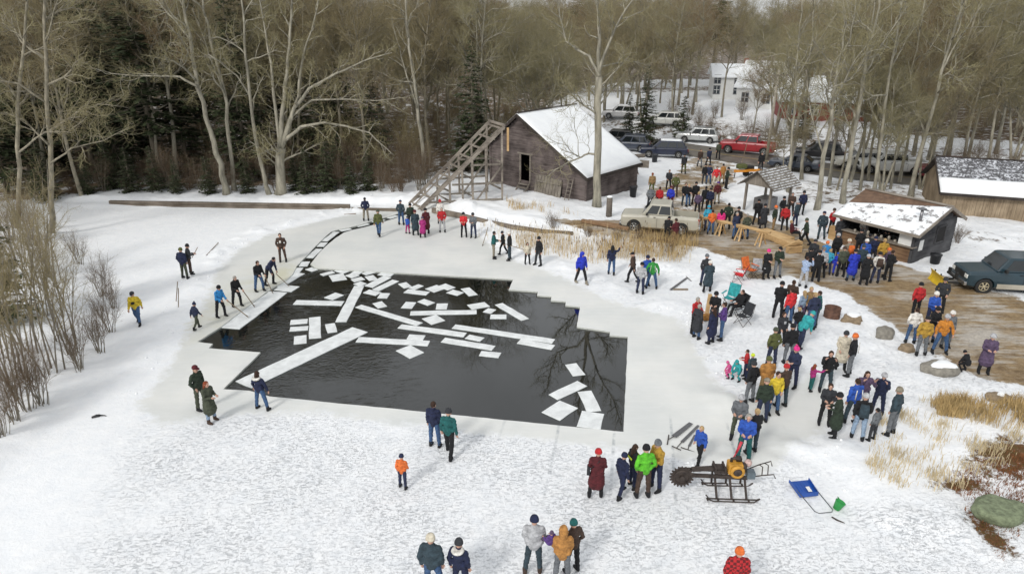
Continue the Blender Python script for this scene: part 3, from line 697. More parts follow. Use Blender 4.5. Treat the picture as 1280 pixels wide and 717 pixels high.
# plank footbridge / timber dam and low timber edging
def dam():
    a, b_ = at0(138, 257), at0(438, 262); zz = .34
    e = empty('timber_dam', (a[0], a[1], 0), 0, 'long low dam of squared timbers along the far edge of the ice', 'dam')
    v = Vector((b_[0] - a[0], b_[1] - a[1], 0))
    for k in range(3):
        p, q = v * (k / 3), v * ((k + 1) / 3) - v.normalized() * .02; mb = MB(); mb.beam(p + Vector((0, 0, .02)), q + Vector((0, 0, .02)), .3, .34); mb.build('timber', DARKT, e)
    for k in range(3):
        p, q = v * (k / 3), v * ((k + 1) / 3) - v.normalized() * .02; mb = MB(); mb.beam(p + Vector((0, .03, .30)), q + Vector((0, .03, .30)), .26, .18); mb.build('timber', DARKT, e)
    p0 = at0(440, 263); p1 = at0(498, 264); mb = MB(); mb.beam((*p0, .12), (*p1, .1), .18, .2); o = mb.build('timber_edging', DARKT); tag(o, 'short dark timber lying between the dam and the foot of the ramp', 'timber')
    pts = [at0(*p) for p in [(541, 266), (575, 273), (610, 282), (640, 288), (678, 294), (716, 297)]]
    e2 = empty('timber_edging', (*pts[0], 0), 0, 'dark timber edging curving between the pond and the barn bank', 'timber edging')
    for k in range(len(pts) - 1):
        p, q = Vector((*pts[k], .22)) - Vector((*pts[0], 0)), Vector((*pts[k + 1], .22)) - Vector((*pts[0], 0)); mb = MB(); mb.beam(p, q, .24, .34); mb.build('timber', DARKT, e2)
DARKT = plank_mat('wet_old_timber', (.10, .08, .06), (.26, .22, .18), 1.)
dam()

def shack():
    B = Vector((23.14, 37.36)); g = Vector((20.7, 41.2)) - B; W = g.length; g.normalize()          # front wall B -> left
    D = 4.3; z = gz(B.x + 1, B.y + 2) - .05
    A = B + g * W; e = empty('food_shack', (A.x, A.y, .05), math.atan2(-g.y, -g.x), 'dark food shack with a snowy roof, open serving counter and chimney pipe', 'shack')
    he, hr, hb = 2.0, 3.05, 2.25; yr = D * .62
    top = lambda y: he + (hr - he) * y / yr if y < yr else hr - (hr - hb) * (y - yr) / (D - yr)
    clap_wall('side_wall', D, top, e, SHACKW, (W, 0, 0), math.pi / 2, (2.2, 3.1, 1.0, 1.9), bh=.24)
    clap_wall('side_wall', D, lambda y: top(D - y), e, SHACKW, (0, D, 0), -math.pi / 2, bh=.24)
    clap_wall('rear_wall', W, lambda x: hb, e, SHACKW, (W, D, 0), math.pi, bh=.24)
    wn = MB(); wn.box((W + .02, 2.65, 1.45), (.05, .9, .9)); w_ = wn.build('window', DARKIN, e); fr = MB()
    for a, b_ in (((0, -.5, 0), (.08, .08, 1.05)), ((0, .5, 0), (.08, .08, 1.05)), ((0, 0, .5), (.08, 1.05, .08)), ((0, 0, -.5), (.08, 1.05, .08))): fr.box((W + .045 + a[0], 2.65 + a[1], 1.45 + a[2]), b_)
    fr.build('window_frame', SHACKW, w_)
    mb = MB(); 
    for k in range(4): mb.box((W * .5 + .0, -.03, .12 + k * .24), (W - .1, .07, .22))
    mb.build('counter_front', plank_mat('brown_counter_boards', (.09, .05, .03), (.26, .16, .09), 1.), e)
    mb = MB(); mb.box((W * .5, .0, 1.05), (W + .1, .5, .06)); mb.build('counter', GREYW, e)
    for x in (.08, W * .36, W - .08): mb = MB(); mb.box((x, .0, 1.0), (.14, .14, 2.1)); mb.build('post', SHACKW, e)
    mb = MB(); mb.box((W - .55, -.03, 1.5), (.75, .04, .85)); mb.build('white_hatch', WHITEP, e)
    mb = MB(); mb.box((W + .07, .62, 1.1), (.02, .42, .62)); mb.build('notice', WHITEP, e)
    for k in range(7):
        mb = MB(); hh = .16 + .05 * (k % 3); mb.lathe((0, 0, 0), [(.07, 0), (.08, hh * .8), (.05, hh), (.02, hh + .02)], 10); o = mb.build('jar', mat('enamelware', (.4, .36, .3), .4, .5, 8), None, True); o.location = e.matrix_basis @ Vector((.9 + k * .42, -.02 + .08 * (k % 2), 1.082)); tag(o, 'pale jar standing on the shack counter', 'jar', 'jars on the shack counter')
    mb = MB(); mb.box((W * .5, D - .45, 1.25), (W - .3, .4, .06)); mb.box((W * .5, D - .45, 1.75), (W - .3, .4, .06)); mb.build('shelf', GREYW, e)
    mb = MB()
    for k in range(3): mb.box((-.5, .4 + k * .3, .5 + .15 * k), (.9, .35, .9)) if k == 0 else None
    mb.build('firewood_box', NEWW, e)
    ov = .35; oy = .45; ox = .45
    sf = (hr - he) / yr; sb = (hr - hb) / (D - yr)
    E0 = Vector((-ox, -oy, he - sf * oy + .04)); E1 = Vector((W + ov, -oy, he - sf * oy + .04)); R0 = Vector((-ox, yr, hr + .04)); R1 = Vector((W + ov, yr, hr + .04)); F0 = Vector((-ox, D + .35, hb - sb * .35 + .04)); F1 = Vector((W + ov, D + .35, hb - sb * .35 + .04))
    rf = MB(); rf.prism([E0, E1, R1, R0], (0, 0, .08)); rf.prism([F1, F0, R0, R1], (0, 0, .08)); r_ = rf.build('roof', mat('brown_roof_felt', (.14, .085, .055), .9, .4, 2.5, .3), e)
    up = Vector((0, 0, .085)); 
    snow_slab('snow_cover', E0 + up, E1 + up, R1 + up - (R1 - E1) * .02, E0.lerp(R0, .45) + up, .11, r_, seed=9, m=ROOFSNOW)
    tr = MB(); tr.beam(E0 + Vector((0, -.03, .02)), E1 + Vector((0, -.03, .02)), .06, .16)
    for a, b_ in ((E1, R1), (R1, F1)): tr.beam(a + Vector((.03, 0, 0)), b_ + Vector((.03, 0, 0)), .06, .18)
    tr.beam(R0 + Vector((0, 0, .1)), R1 + Vector((0, 0, .1)), .3, .05); tr.build('fascia', GREYW, r_)
    ch = MB(); ch.tube([(W - .35, .75, 2.3), (W - .35, .75, 3.1)], .08, 10); c = ch.build('chimney', METAL, r_, True); cp = MB(); cp.lathe((W - .35, .75, 3.1), [(.1, 0), (.22, .02), (.22, .08), (.03, .16)], 12); cp.box((W - .35, .75, 3.13), (.7, .12, .05)); cp.build('chimney_cap', METAL, c)
    BLD['shack'] = (e, W, D)
def patchy_snow(name, hi, lo, scale, thr):
    m = bpy.data.materials.new(name); m.use_nodes = True; L = m.node_tree.links; b = m.node_tree.nodes['Principled BSDF']; b.inputs['Roughness'].default_value = .85
    t = nd(m, 'ShaderNodeTexCoord'); n = nd(m, 'ShaderNodeTexNoise'); n.inputs['Scale'].default_value = scale; n.inputs['Detail'].default_value = 6; n.inputs['Roughness'].default_value = .7; L.new(t.outputs['Object'], n.inputs['Vector'])
    r = nd(m, 'ShaderNodeValToRGB'); r.color_ramp.elements[0].position = thr; r.color_ramp.elements[0].color = (*lo, 1); r.color_ramp.elements[1].position = thr + .06; r.color_ramp.elements[1].color = (*hi, 1); L.new(n.outputs['Fac'], r.inputs[0]); L.new(r.outputs[0], b.inputs['Base Color']); return m
ROOFSNOW = patchy_snow('thin_roof_snow', (.82, .84, .86), (.28, .27, .27), 1.6, .42)
shack()
def plank_shed():
    A = Vector((31.0, 47.95)); B = Vector((48.5, 41.85)); g = (B - A); W = g.length; g.normalize(); e = empty('plank_shed', (A.x, A.y, .1), math.atan2(g.y, g.x), 'long low shed of tan upright boards under a half snowy shingle roof', 'shed')
    he, hr, D = 1.75, 3.55, 6.4; mb = MB(); rg_ = random.Random(8); x = 0
    while x < W:
        w_ = rg_.uniform(.18, .28); mb.box((x + w_ / 2, -.02 + rg_.uniform(-.008, .008), he / 2 - .2), (w_ - .012, .04, he + .4)); x += w_
    mb.build('front_wall', TAN, e)
    mb = MB(); mb.prism([(0, .02, -.3), (0, D, -.3), (0, D, he), (0, D / 2, hr - .1), (0, .02, he)], (.06, 0, 0)); mb.build('gable_wall', TAN, e)
    mb = MB(); mb.prism([(W - .06, .02, -.3), (W - .06, D, -.3), (W - .06, D, he), (W - .06, D / 2, hr - .1), (W - .06, .02, he)], (.06, 0, 0)); mb.build('gable_wall', TAN, e)
    mb = MB(); mb.box((W / 2, D, he / 2 - .2), (W, .05, he + .4)); mb.build('rear_wall', TAN, e)
    E0 = Vector((-.35, -.4, he - .12)); E1 = Vector((W + .3, -.4, he - .12)); R0 = Vector((-.35, D / 2, hr)); R1 = Vector((W + .3, D / 2, hr)); F0 = Vector((-.35, D + .4, he - .12)); F1 = Vector((W + .3, D + .4, he - .12))
    rf = MB(); rf.prism([E0, E1, R1, R0], (0, 0, .07)); rf.prism([F1, F0, R0, R1], (0, 0, .07)); r_ = rf.build('roof', DARKW, e)
    # shingle courses whose butts catch snow on the upper half
    sh = MB(); n = 13; M0 = E0.lerp(R0, .42); 
    for k in range(n):
        a = E0.lerp(R0, .42 + .57 * k / n) + Vector((0, 0, .075)); b_ = E0.lerp(R0, .42 + .57 * (k + 1.15) / n) + Vector((0, 0, .075)); x = 0
        while x < W + .65:
            w_ = rg_.uniform(.25, .6); w_ = min(w_, W + .66 - x); d = rg_.uniform(-.03, .03)
            v = [a + Vector((x, d, .055)), a + Vector((x + w_ - .015, d, .055)), b_ + Vector((x + w_ - .015, 0, .01)), b_ + Vector((x, 0, .01))]
            sh.cur = 1 if rg_.random() < .5 else 0; sh.add(v + [p - Vector((0, 0, .03)) for p in v], [(0, 1, 2, 3), (0, 4, 5, 1), (3, 2, 6, 7), (1, 5, 6, 2), (0, 3, 7, 4)]); x += w_
    sh.build('shingles', [patchy_snow('frosted_shingle', (.62, .64, .68), (.13, .13, .14), 5.5, .47), patchy_snow('bare_shingle', (.45, .46, .5), (.10, .10, .105), 7, .52)], r_)
    up = Vector((0, 0, .075)); snow_slab('snow_cover', E0 + up, E1 + up, E1.lerp(R1, .43) + up, E0.lerp(R0, .43) + up, .08, r_, seed=12, nu=60, nv=8)
    tr = MB(); tr.beam(E0 + Vector((0, -.03, 0)), E1 + Vector((0, -.03, 0)), .06, .2); tr.beam(R0 + Vector((0, 0, .12)), R1 + Vector((0, 0, .12)), .22, .06); tr.beam(E0 + Vector((-.03, 0, .02)), R0 + Vector((-.03, 0, .02)), .06, .18); tr.build('fascia', DARKW, r_)
plank_shed()
def shelter():
    c = Vector(at0(957, 264)); e = empty('shelter', (c.x, c.y, gz(*c)), R(-52), 'small open shelter with a steep striped shingle roof on posts', 'shelter')
    hw, hl, he, hr = 1.35, 1.8, 1.95, 3.0
    for x in (-1.0, 1.0):
        for y in (-1.3, 1.3): mb = MB(); mb.box((x, y, he / 2), (.15, .15, he)); mb.build('post', OLDV, e)
    mb = MB(); mb.prism([(-1.15, -1.42, he), (1.15, -1.42, he), (0, -1.42, hr)], (0, .05, 0)); mb.build('gable', OLDV, e); mb = MB(); mb.prism([(-1.15, 1.42, he), (1.15, 1.42, he), (0, 1.42, hr)], (0, .05, 0)); mb.build('gable', OLDV, e)
    r_ = MB(); r_.prism([(-hw - .15, -hl, he - .1), (0, -hl, hr + .05), (0, hl, hr + .05), (-hw - .15, hl, he - .1)], (0, 0, .05)); r_.prism([(hw + .15, hl, he - .1), (0, hl, hr + .05), (0, -hl, hr + .05), (hw + .15, -hl, he - .1)], (0, 0, .05)); ro = r_.build('roof', OLDV, e)
    mb = MB()
    for s_ in (-1, 1):
        for k in range(9):
            t = k / 9 + .03; x = s_ * (hw + .15) * (1 - t); z = he - .1 + (hr - he + .15) * t + .065; mb.box((x, 0, z), (.09, 2 * hl - .05, .03), Matrix.Rotation(s_ * .68, 3, 'Y'))
    mb.build('snow_strips', patchy_snow('strip_snow', (.62, .64, .66), (.2, .19, .18), 4, .46), ro); mb = MB(); mb.box((0, -.2, .5), (1.0, 1.5, .9)); mb.build('forge_table', METAL, e)
shelter()
def far_house(name, px, py, rz, W, D, h, rise, label, wallm, windows, two=False):
    p = at(px, py); e = empty(name, p, rz, label, 'house'); mb = MB(); mb.box((0, 0, h / 2 - .3), (W, D, h + .6)); mb.prism([(-W / 2, -D / 2, h), (-W / 2, D / 2, h), (-W / 2, 0, h + rise)], (.08, 0, 0)); mb.prism([(W / 2 - .08, -D / 2, h), (W / 2 - .08, D / 2, h), (W / 2 - .08, 0, h + rise)], (.08, 0, 0)); mb.build('wall', wallm, e)
    r_ = MB(); o = .4
    for s_ in (-1, 1): r_.prism([(-W / 2 - o, s_ * (D / 2 + o), h - rise * o / (D / 2) + .03), (W / 2 + o, s_ * (D / 2 + o), h - rise * o / (D / 2) + .03), (W / 2 + o, 0, h + rise + .03), (-W / 2 - o, 0, h + rise + .03)], (0, 0, .16))
    ro = r_.build('roof', SNOWM, e); mb = MB(); mb.box((W * .2, 0, h + rise + .4), (.6, .6, 1.2)); mb.build('chimney', mat('brick', (.25, .12, .09), .9, .3, 12), ro)
    for x, z, side in windows:
        if side == 'f': c = (x, -D / 2 - .02, z); d = (.8, .05, 1.1); f = (1.05, .03, 1.35)
        else: c = (-W / 2 - .02, x, z); d = (.05, .8, 1.1); f = (.03, 1.05, 1.35)
        mb = MB(); mb.box((c[0], c[1] + (.015 if side == 'f' else 0), c[2]), f); wf = mb.build('window', WHITEP if wallm is not WHITEP else METAL, e); mb = MB(); mb.box((c[0] - (.02 if side != 'f' else 0), c[1] - (.02 if side == 'f' else 0), c[2]), d); mb.build('pane', GLASSW, wf)
        mb = MB(); b_ = (c[0] - (.05 if side != 'f' else 0), c[1] - (.05 if side == 'f' else 0), c[2]); mb.box(b_, (.8 if side == 'f' else .03, .03 if side == 'f' else .8, .06)); mb.box(b_, (.06 if side == 'f' else .03, .03 if side == 'f' else .06, 1.1)); mb.build('muntin', WHITEP, wf)
    return e
far_house('farmhouse', 916, 122, R(-8), 7, 5.5, 3.4, 1.5, 'white two storey house left of the utility pole', WHITEP, [(-3, 1.4, 'f'), (0, 1.4, 'f'), (3, 1.2, 'f'), (-3, 2.95, 'f'), (0, 2.95, 'f'), (3, 2.95, 'f')])
far_house('farmhouse', 966, 134, R(-38), 8.5, 6.5, 3.0, 3.0, 'white house with a tall snowy gable right of the utility pole', WHITEP, [(-3, 1.4, 'f'), (0, 1.4, 'f'), (3.2, 1.4, 'f'), (-1.6, 1.4, 's'), (1.6, 1.4, 's'), (0, 3.4, 's')])
far_house('farmhouse_wing', 996, 136, R(-12), 5.5, 5, 2.6, 1.7, 'low white wing between the gabled house and the red house', WHITEP, [(-1, 1.3, 'f'), (1.4, 1.3, 'f')])
far_house('red_house', 1024, 147, R(-14), 10.5, 5.5, 2.3, 1.3, 'long low red house with white windows behind the roadside trees', REDP, [(-3.8, 1.25, 'f'), (-1.2, 1.25, 'f'), (1.6, 1.25, 'f'), (4, 1.25, 'f')])
def pole(px, py, h, lean, label, arm=True):
    p = at(px, py); e = empty('utility_pole', p, 0, label, 'utility pole'); mb = MB(); q = Vector((math.sin(lean) * h, 0, math.cos(lean) * h)); mb.tube([(0, 0, -.3), q], [.16, .11], 8); mb.build('pole', mat('pole_wood', (.33, .30, .25), .9, .2, 6), e, True)
    if arm:
        mb = MB(); mb.beam(q + Vector((-1.1, -.12, -.5)), q + Vector((1.1, -.12, -.5)), .1, .12)
        for s_ in (-1, 1): mb.beam(q + Vector((s_ * .9, -.14, -.6)), q + Vector((0, -.14, -1.5)), .05, .05)
        c = mb.build('crossarm', GREYW, e); mb = MB()
        for x in (-1, -.45, .45, 1): mb.lathe(q + Vector((x, -.12, -.43)), [(.04, 0), (.06, .05), (.04, .12), (.02, .18)], 8)
        mb.build('insulators', mat('dark_glass', (.05, .06, .06), .2, .1), c)
pole(958, 200, 8.6, .0, 'utility pole with a crossarm in front of the gabled white house')
pole(986, 217, 9.0, .03, 'plain pale pole just right of the striped shingle shelter', False)
def gate_post(px, py, h, label):
    p = at(px, py); mb = MB(); mb.tube([(0, 0, -.2), (0, 0, h)], [.22, .2], 10); e = mb.build('post', BARKP, None, True); e.location = p; tag(e, label, 'post')
    mb = MB(); mb.lathe((0, 0, h), [(.21, -.02), (.21, .05), (.1, .1)], 10); mb.build('snow_cap', SNOWM, e, True)
BARKP = mat('post_bark', (.14, .12, .10), .9, .4, 8, .4)
gate_post(761, 270, 1.35, 'thick round stump post between the big pale tree and the pickup')
# ---------------------------------------------------------------- trees and bushes
BARK = mat('pale_bark', (.275, .255, .20), .9, .5, 3.2, .4, (1, 1, .25))
BARKM = mat('mid_bark', (.235, .21, .155), .9, .5, 4, .4, (1, 1, .4))
BARKD = mat('grey_brown_bark', (.19, .165, .125), .9, .35, 9, .4, (1, 1, .25))
TWIG = mat('bare_twigs', (.26, .215, .115), .9, .25, 2)
TWIGR = mat('reddish_twigs', (.25, .18, .10), .9, .25, 2)
TWIGG = mat('grey_green_twigs', (.28, .25, .135), .9, .25, 2)
NEEDLE = mat('spruce_needles', (.040, .055, .020), .8, .5, 3)
NEEDLEL = mat('pine_needles', (.060, .085, .030), .8, .45, 3)
def grow(mbs, pts, rads, level, rg, P):
    """tube along pts, then children"""
    sides = (9, 6, 4, 3, 3)[min(level, 4)]
    mbs[1].cur = 1 if level < 3 else 0
    mbs[0 if level < P.get('trunk_levels', 2) else 1].tube(pts, rads, sides, cap=(level < 3))
    if level >= P['depth']: return
    L_ = [0.]
    for a, b_ in zip(pts, pts[1:]): L_.append(L_[-1] + (b_ - a).length)
    tot = L_[-1]; n = P['n'][level]; n = int(round(n * rg.uniform(.8, 1.2) * (min(1.6, tot / P['ref'][level]) if level else 1)))
    for k in range(max(1, n)):
        f0 = P['from'][level]; f = f0 + (1 - f0) * ((k + rg.random()) / max(1, n)) ** .85; d = f * tot
        i = max(q for q in range(len(L_)) if L_[q] <= d + 1e-9); i = min(i, len(pts) - 2)
        t = (d - L_[i]) / max(1e-6, L_[i + 1] - L_[i]); p = pts[i].lerp(pts[i + 1], t); r_ = rads[i] + (rads[i + 1] - rads[i]) * t
        ax = (pts[i + 1] - pts[i]).normalized()
        az = rg.uniform(0, 2 * math.pi) if level else k * 2.4 + rg.uniform(-.5, .5)
        u = ax.cross(Vector((.3, .2, 1)) if abs(ax.z) < .9 else Vector((1, 0, 0))).normalized(); v = ax.cross(u)
        ang = R(rg.uniform(*P['ang'][level])); dr = ax * math.cos(ang) + (u * math.cos(az) + v * math.sin(az)) * math.sin(ang)
        ln = P['len'][level] * rg.uniform(.6, 1.25) * (1 - P['taper'][level] * (f - f0))
        if level: ln = min(ln, tot * .85)
        shoot(mbs, p, dr, ln, min(r_ * .72, P['rad'][level] * rg.uniform(.7, 1.15)), level + 1, rg, P)
def shoot(mbs, p, dr, ln, r_, level, rg, P):
    ns = (5, 5, 4, 3, 2)[min(level, 4)]; pts = [p]; q = p.copy(); d = dr.normalized(); wob = (.05, .20, .26, .3, .3)[min(level, 4)] * P.get('wob', 1)
    for k in range(ns):
        d = (d + Vector((rg.gauss(0, wob), rg.gauss(0, wob), rg.gauss(0, wob) + P['trop'] * (.5 if level < 2 else 1)))).normalized()
        q = q + d * ln / ns; pts.append(q)
    end = r_ * (.35 if level < 3 else .5)
    grow(mbs, pts, [r_ + (end - r_) * (k / ns) for k in range(ns + 1)], level, rg, P)
def tall(H, **kw):
    P = dict(depth=4, n=[15, 9, 8, 5], ref=[H, 4, 1.8, .8], len=[H * .34, 2.6, 1.25, .6], rad=[.085, .042, .019, .0105], ang=[(28, 62), (25, 60), (25, 65), (25, 70)],
             taper=[.55, .5, .4, .3], trop=.09, trunk_levels=1)
    P['from'] = [.36, .2, .15, .1]; P.update(kw); return P
def tree_meshes(seed, H, r0, P, bark, twig, lean=(0, 0), stems=1):
    rg = random.Random(seed); mbs = [MB(), MB()]
    for s_ in range(stems):
        a = s_ * 2.4 + seed; sp = .0 if stems == 1 else .17
        pts = [Vector((0, 0, -.3))]; q = Vector((.12 * math.cos(a), .12 * math.sin(a), 0)) if stems > 1 else Vector((0, 0, 0)); n = 8; d = Vector((lean[0] + sp * math.cos(a), lean[1] + sp * math.sin(a), 1)).normalized()
        pts.append(q.copy())
        hh = H * (1 if s_ == 0 else rg.uniform(.75, .95))
        for k in range(n):
            d = (d + Vector((rg.gauss(0, .045), rg.gauss(0, .045), .03))).normalized(); q = q + d * hh / n; pts.append(q.copy())
        rr = r0 * (1 if stems == 1 else .75)
        rads = [rr * 1.5, rr * 1.15] + [rr * (1 - .93 * ((k + 1) / n) ** .9) + .012 for k in range(n)]
        grow(mbs, pts, rads, 0, rg, P)
    mt = mbs[0].mesh('trunk', True); mt.materials.append(bark); mc = mbs[1].mesh('crown', True); mc.materials.append(twig); mc.materials.append(bark)
    return mt, mc
def tree_thing(name, meshes, names, loc, rz, sc, label, cat, group=None):
    e = empty(name, loc, rz, label, cat, group); e.scale = (sc, sc, sc)
    for me, nm in zip(meshes, names): link(nm, me, e)
    return e
VAR = []
for k in range(7):
    H = (17, 19, 16, 18, 20, 15, 18)[k]
    VAR.append(tree_meshes(40 + k, H, .17 + .01 * k, tall(H, n=[17, 10, 7, 4]), (BARKM, BARK)[k % 2], (TWIG, TWIGG, TWIG, TWIGR, TWIG, TWIGG, TWIGR)[k], stems=(1, 1, 2, 1, 1, 3, 1)[k]))
# conifers: whorls of drooping boughs set with needle sprays
def conifer_meshes(seed, H, r0, R0, low=.08, light=False, thin=1.):
    rg = random.Random(seed); t = MB(); c = MB(); t.tube([(0, 0, -.3), (0, 0, H * .5), (0, 0, H)], [r0 * 1.2, r0 * .7, .015], 7)
    z = H * low
    while z < H * .985:
        f = (z / H - low) / (1 - low); rad = R0 * (1 - f) ** .8 * (.75 + .25 * math.sin(min(1, f * 6) * 1.5)) + .15
        nb = max(4, int((6 + 5 * (1 - f)) * thin))
        for k in range(nb):
            a = rg.uniform(0, 2 * math.pi); ln = rad * rg.uniform(.6, 1.15); droop = rg.uniform(.05, .32) * (1 - f * .8); zz = z + rg.uniform(-.15, .15)
            d = Vector((math.cos(a), math.sin(a), 0)); pr = Vector((-d.y, d.x, 0)); p0 = Vector((0, 0, zz))
            pts = [p0, p0 + d * ln * .5 + Vector((0, 0, -droop * ln * .35)), p0 + d * ln + Vector((0, 0, -droop * ln * .6))]
            t.tube(pts, [.03 * (1 - f) + .012, .02 * (1 - f) + .008, .006], 3, False)
            ns = int(5 + ln * 5.5)
            for q in range(ns):
                u = rg.uniform(.12, 1.0); p = pts[0].lerp(pts[1], u * 2) if u < .5 else pts[1].lerp(pts[2], u * 2 - 1)
                sgn = 1 if q % 2 else -1; wl = (.18 + .34 * (1 - abs(u - .45)) * min(1, ln / 2)) * rg.uniform(.7, 1.3)
                e = (d * rg.uniform(.35, .8) + pr * sgn * rg.uniform(.6, 1) + Vector((0, 0, rg.uniform(-.45, .12)))).normalized()
                sd_ = e.cross(Vector((rg.uniform(-.5, .5), rg.uniform(-.5, .5), 1))).normalized() * wl * .22
                a0 = p + Vector((0, 0, rg.uniform(-.04, .04)))
                c.add([a0 - sd_ * .4, a0 + e * wl * .5 - sd_ + Vector((0, 0, -.02)), a0 + e * wl, a0 + e * wl * .5 + sd_, a0 + sd_ * .4], [(0, 1, 2, 3, 4)])
        z += rg.uniform(.16, .30) * (1 + H / 30)
    mt = t.mesh('trunk', True); mt.materials.append(BARKD); mc = c.mesh('crown'); mc.materials.append(NEEDLEL if light else NEEDLE)
    return mt, mc
CON = [conifer_meshes(1, 14, .16, 2.9), conifer_meshes(2, 11, .13, 2.4), conifer_meshes(3, 15, .17, 3.0, .22, False, .8), conifer_meshes(4, 6, .08, 1.7, .04)]
PINE = conifer_meshes(9, 20, .24, 4.0, .42, True, .9)
TREES = []                                        # (x, y) already taken
def far_enough(x, y, d):
    return all((x - a) ** 2 + (y - b_) ** 2 > d * d for a, b_ in TREES)
BLOCK = []                                        # rectangles to keep clear: x0, y0, x1, y1
BLOCK += [(-4, 48, 13, 62), (30, 92, 60, 126), (28, 40, 60, 58)]
def blocked(x, y):
    if any(a < x < c and b_ < y < d for a, b_, c, d in BLOCK): return True
    if 76 < y < 122 and .275 < x / (y * .93 + 5) < .52 and ((x * 7.3 + y * 3.1) % 1) > .10: return True      # open lawn before the houses
    return float(road_d([x], [y])[0]) < 5.5
rg = random.Random(77)
def scatter_tree(kind, x, y, sc, label, group):
    z = gz(x, y) - .05; TREES.append((x, y)); rz = rg.uniform(0, 6.28)
    if kind == 'bare': tree_thing('bare_tree', rg.choice(VAR), ('trunk', 'crown'), (x, y, z), rz, sc, label, 'tree', group)
    elif kind == 'pine': tree_thing('pine_tree', PINE, ('trunk', 'crown'), (x, y, z), rz, sc, label, 'tree', group)
    else: tree_thing('spruce_tree', rg.choice(CON[:3] if kind == 'spruce' else CON[3:]), ('trunk', 'crown'), (x, y, z), rz, sc, label, 'tree', group)
# --- particular trees, their main limbs traced at their own distance
def limb(pix, Y, dz=0, dY=0):
    out = []
    for i, (px, py) in enumerate(pix):
        Yk = Y + dY * i / max(1, len(pix) - 1); dx = px - 640; dy = 358.5 - py
        d = (dx, CAM_F * _c + dy * _s, -CAM_F * _s + dy * _c); t = Yk / d[1]; out.append(Vector((d[0] * t, Yk, CAM_H + d[2] * t)))
    return out
def own_tree(name, limbs, label, bark, twig, seed, P, root_px):
    """limbs: (pixels, distance step, start radius, end radius, level)"""
    base = at(*root_px); rg_ = random.Random(seed); mbs = [MB(), MB()]
    for pix, dY, r_a, r_b, lv in limbs:
        y0 = base.y + (dY[0] if isinstance(dY, tuple) else 0); d1 = dY[1] if isinstance(dY, tuple) else dY
        pts = [p - base for p in limb(pix, y0, 0, d1)]
        if lv == 0 and pix[0] == root_px: pts[0] = Vector((0, 0, -.2))
        dense = []
        for a, b_ in zip(pts, pts[1:]):
            for q in range(3): dense.append(a.lerp(b_, q / 3) + Vector((rg_.gauss(0, .05), rg_.gauss(0, .05), 0)) * (1 if dense else 0))
        dense.append(pts[-1]); n = len(dense) - 1
        rads = [r_a + (r_b - r_a) * (k / n) ** .8 for k in range(n + 1)]
        if lv == 0 and pix[0] == root_px: rads[0] *= 1.35
        Q = dict(P)
        grow(mbs, dense, rads, 0 if lv == 0 else 1, rg_, Q)
    mt = mbs[0].mesh('trunk', True); mt.materials.append(bark); mc = mbs[1].mesh('crown', True); mc.materials.append(twig); mc.materials.append(bark)
    e = empty(name, base, 0, label, 'tree'); link('trunk', mt, e); link('crown', mc, e); TREES.append((base.x, base.y)); return e
Pm = tall(18, n=[6, 9, 7, 5], len=[3.5, 2.0, 1.0, .5], trunk_levels=2); Pm['from'] = [.5, .25, .15, .1]
own_tree('bare_tree', [([(746, 258), (746, 200), (748, 140), (749, 96)], 0, .30, .22, 0),
    ([(749, 96), (750, 50), (747, 0), (746, -60)], .6, .17, .05, 1), ([(749, 92), (760, 55), (775, 25), (800, -15), (818, -60)], (0, -1.5), .12, .03, 1),
    ([(748, 94), (735, 70), (722, 62), (708, 52), (700, 20), (695, -20)], (0, 1.5), .11, .03, 1), ([(750, 84), (766, 80), (785, 76), (812, 82)], (0, 2.), .07, .02, 1),
    ([(746, 193), (735, 192), (722, 198), (708, 204), (694, 212), (682, 222)], (0, -1.2), .09, .02, 1), ([(724, 197), (722, 175), (716, 150), (711, 132)], (-.6, .3), .035, .008, 1), ([(722, 196), (708, 182), (690, 176), (678, 168)], (-.6, -.4), .03, .007, 1),
    ([(735, 192), (736, 176), (735, 164)], (-.3, .3), .03, .01, 1)],
    'tall pale tree rising before the snowy barn roof with a low drooping limb', BARK, TWIGG, 5, Pm, (746, 258))
Po = tall(18, n=[7, 9, 7, 5], len=[4, 2.3, 1.1, .55], trunk_levels=2, wob=1.3); Po['from'] = [.35, .2, .15, .1]
own_tree('bare_tree', [([(350, 242), (350, 215), (351, 185)], 0, .42, .33, 0),
    ([(351, 185), (353, 140), (359, 90), (362, 40), (366, -20)], .5, .22, .06, 1), ([(349, 188), (345, 140), (338, 80), (330, 30), (322, -20)], (0, 1.), .17, .04, 1),
    ([(352, 186), (368, 135), (388, 110), (420, 92), (455, 76), (490, 66)], (0, -1.), .19, .03, 1), ([(356, 176), (378, 158), (405, 153), (432, 158), (462, 166), (492, 194)], (0, -1.6), .15, .03, 1),
    ([(353, 180), (372, 120), (378, 70), (395, 20), (402, -20)], (0, 1.4), .15, .03, 1), ([(362, 148), (390, 125), (430, 124), (470, 126), (505, 122)], (0, -2), .10, .02, 1)],
    'broad many-limbed bare tree standing right behind the timber dam', BARK, TWIGG, 8, Po, (350, 242))
own_tree('bare_tree', [([(283, 243), (276, 205), (262, 165), (248, 110), (239, 60), (231, 10), (228, -30)], .6, .26, .07, 0),
    ([(247, 108), (225, 96), (200, 95), (170, 95), (140, 92), (112, 84)], (0, -1.), .11, .02, 1), ([(238, 50), (222, 30), (205, 12), (192, -6)], (.3, .5), .10, .03, 1)],
    'tall pale tree leaning left with one long level limb, behind the dam', BARK, TWIGG, 11, Po, (283, 243))
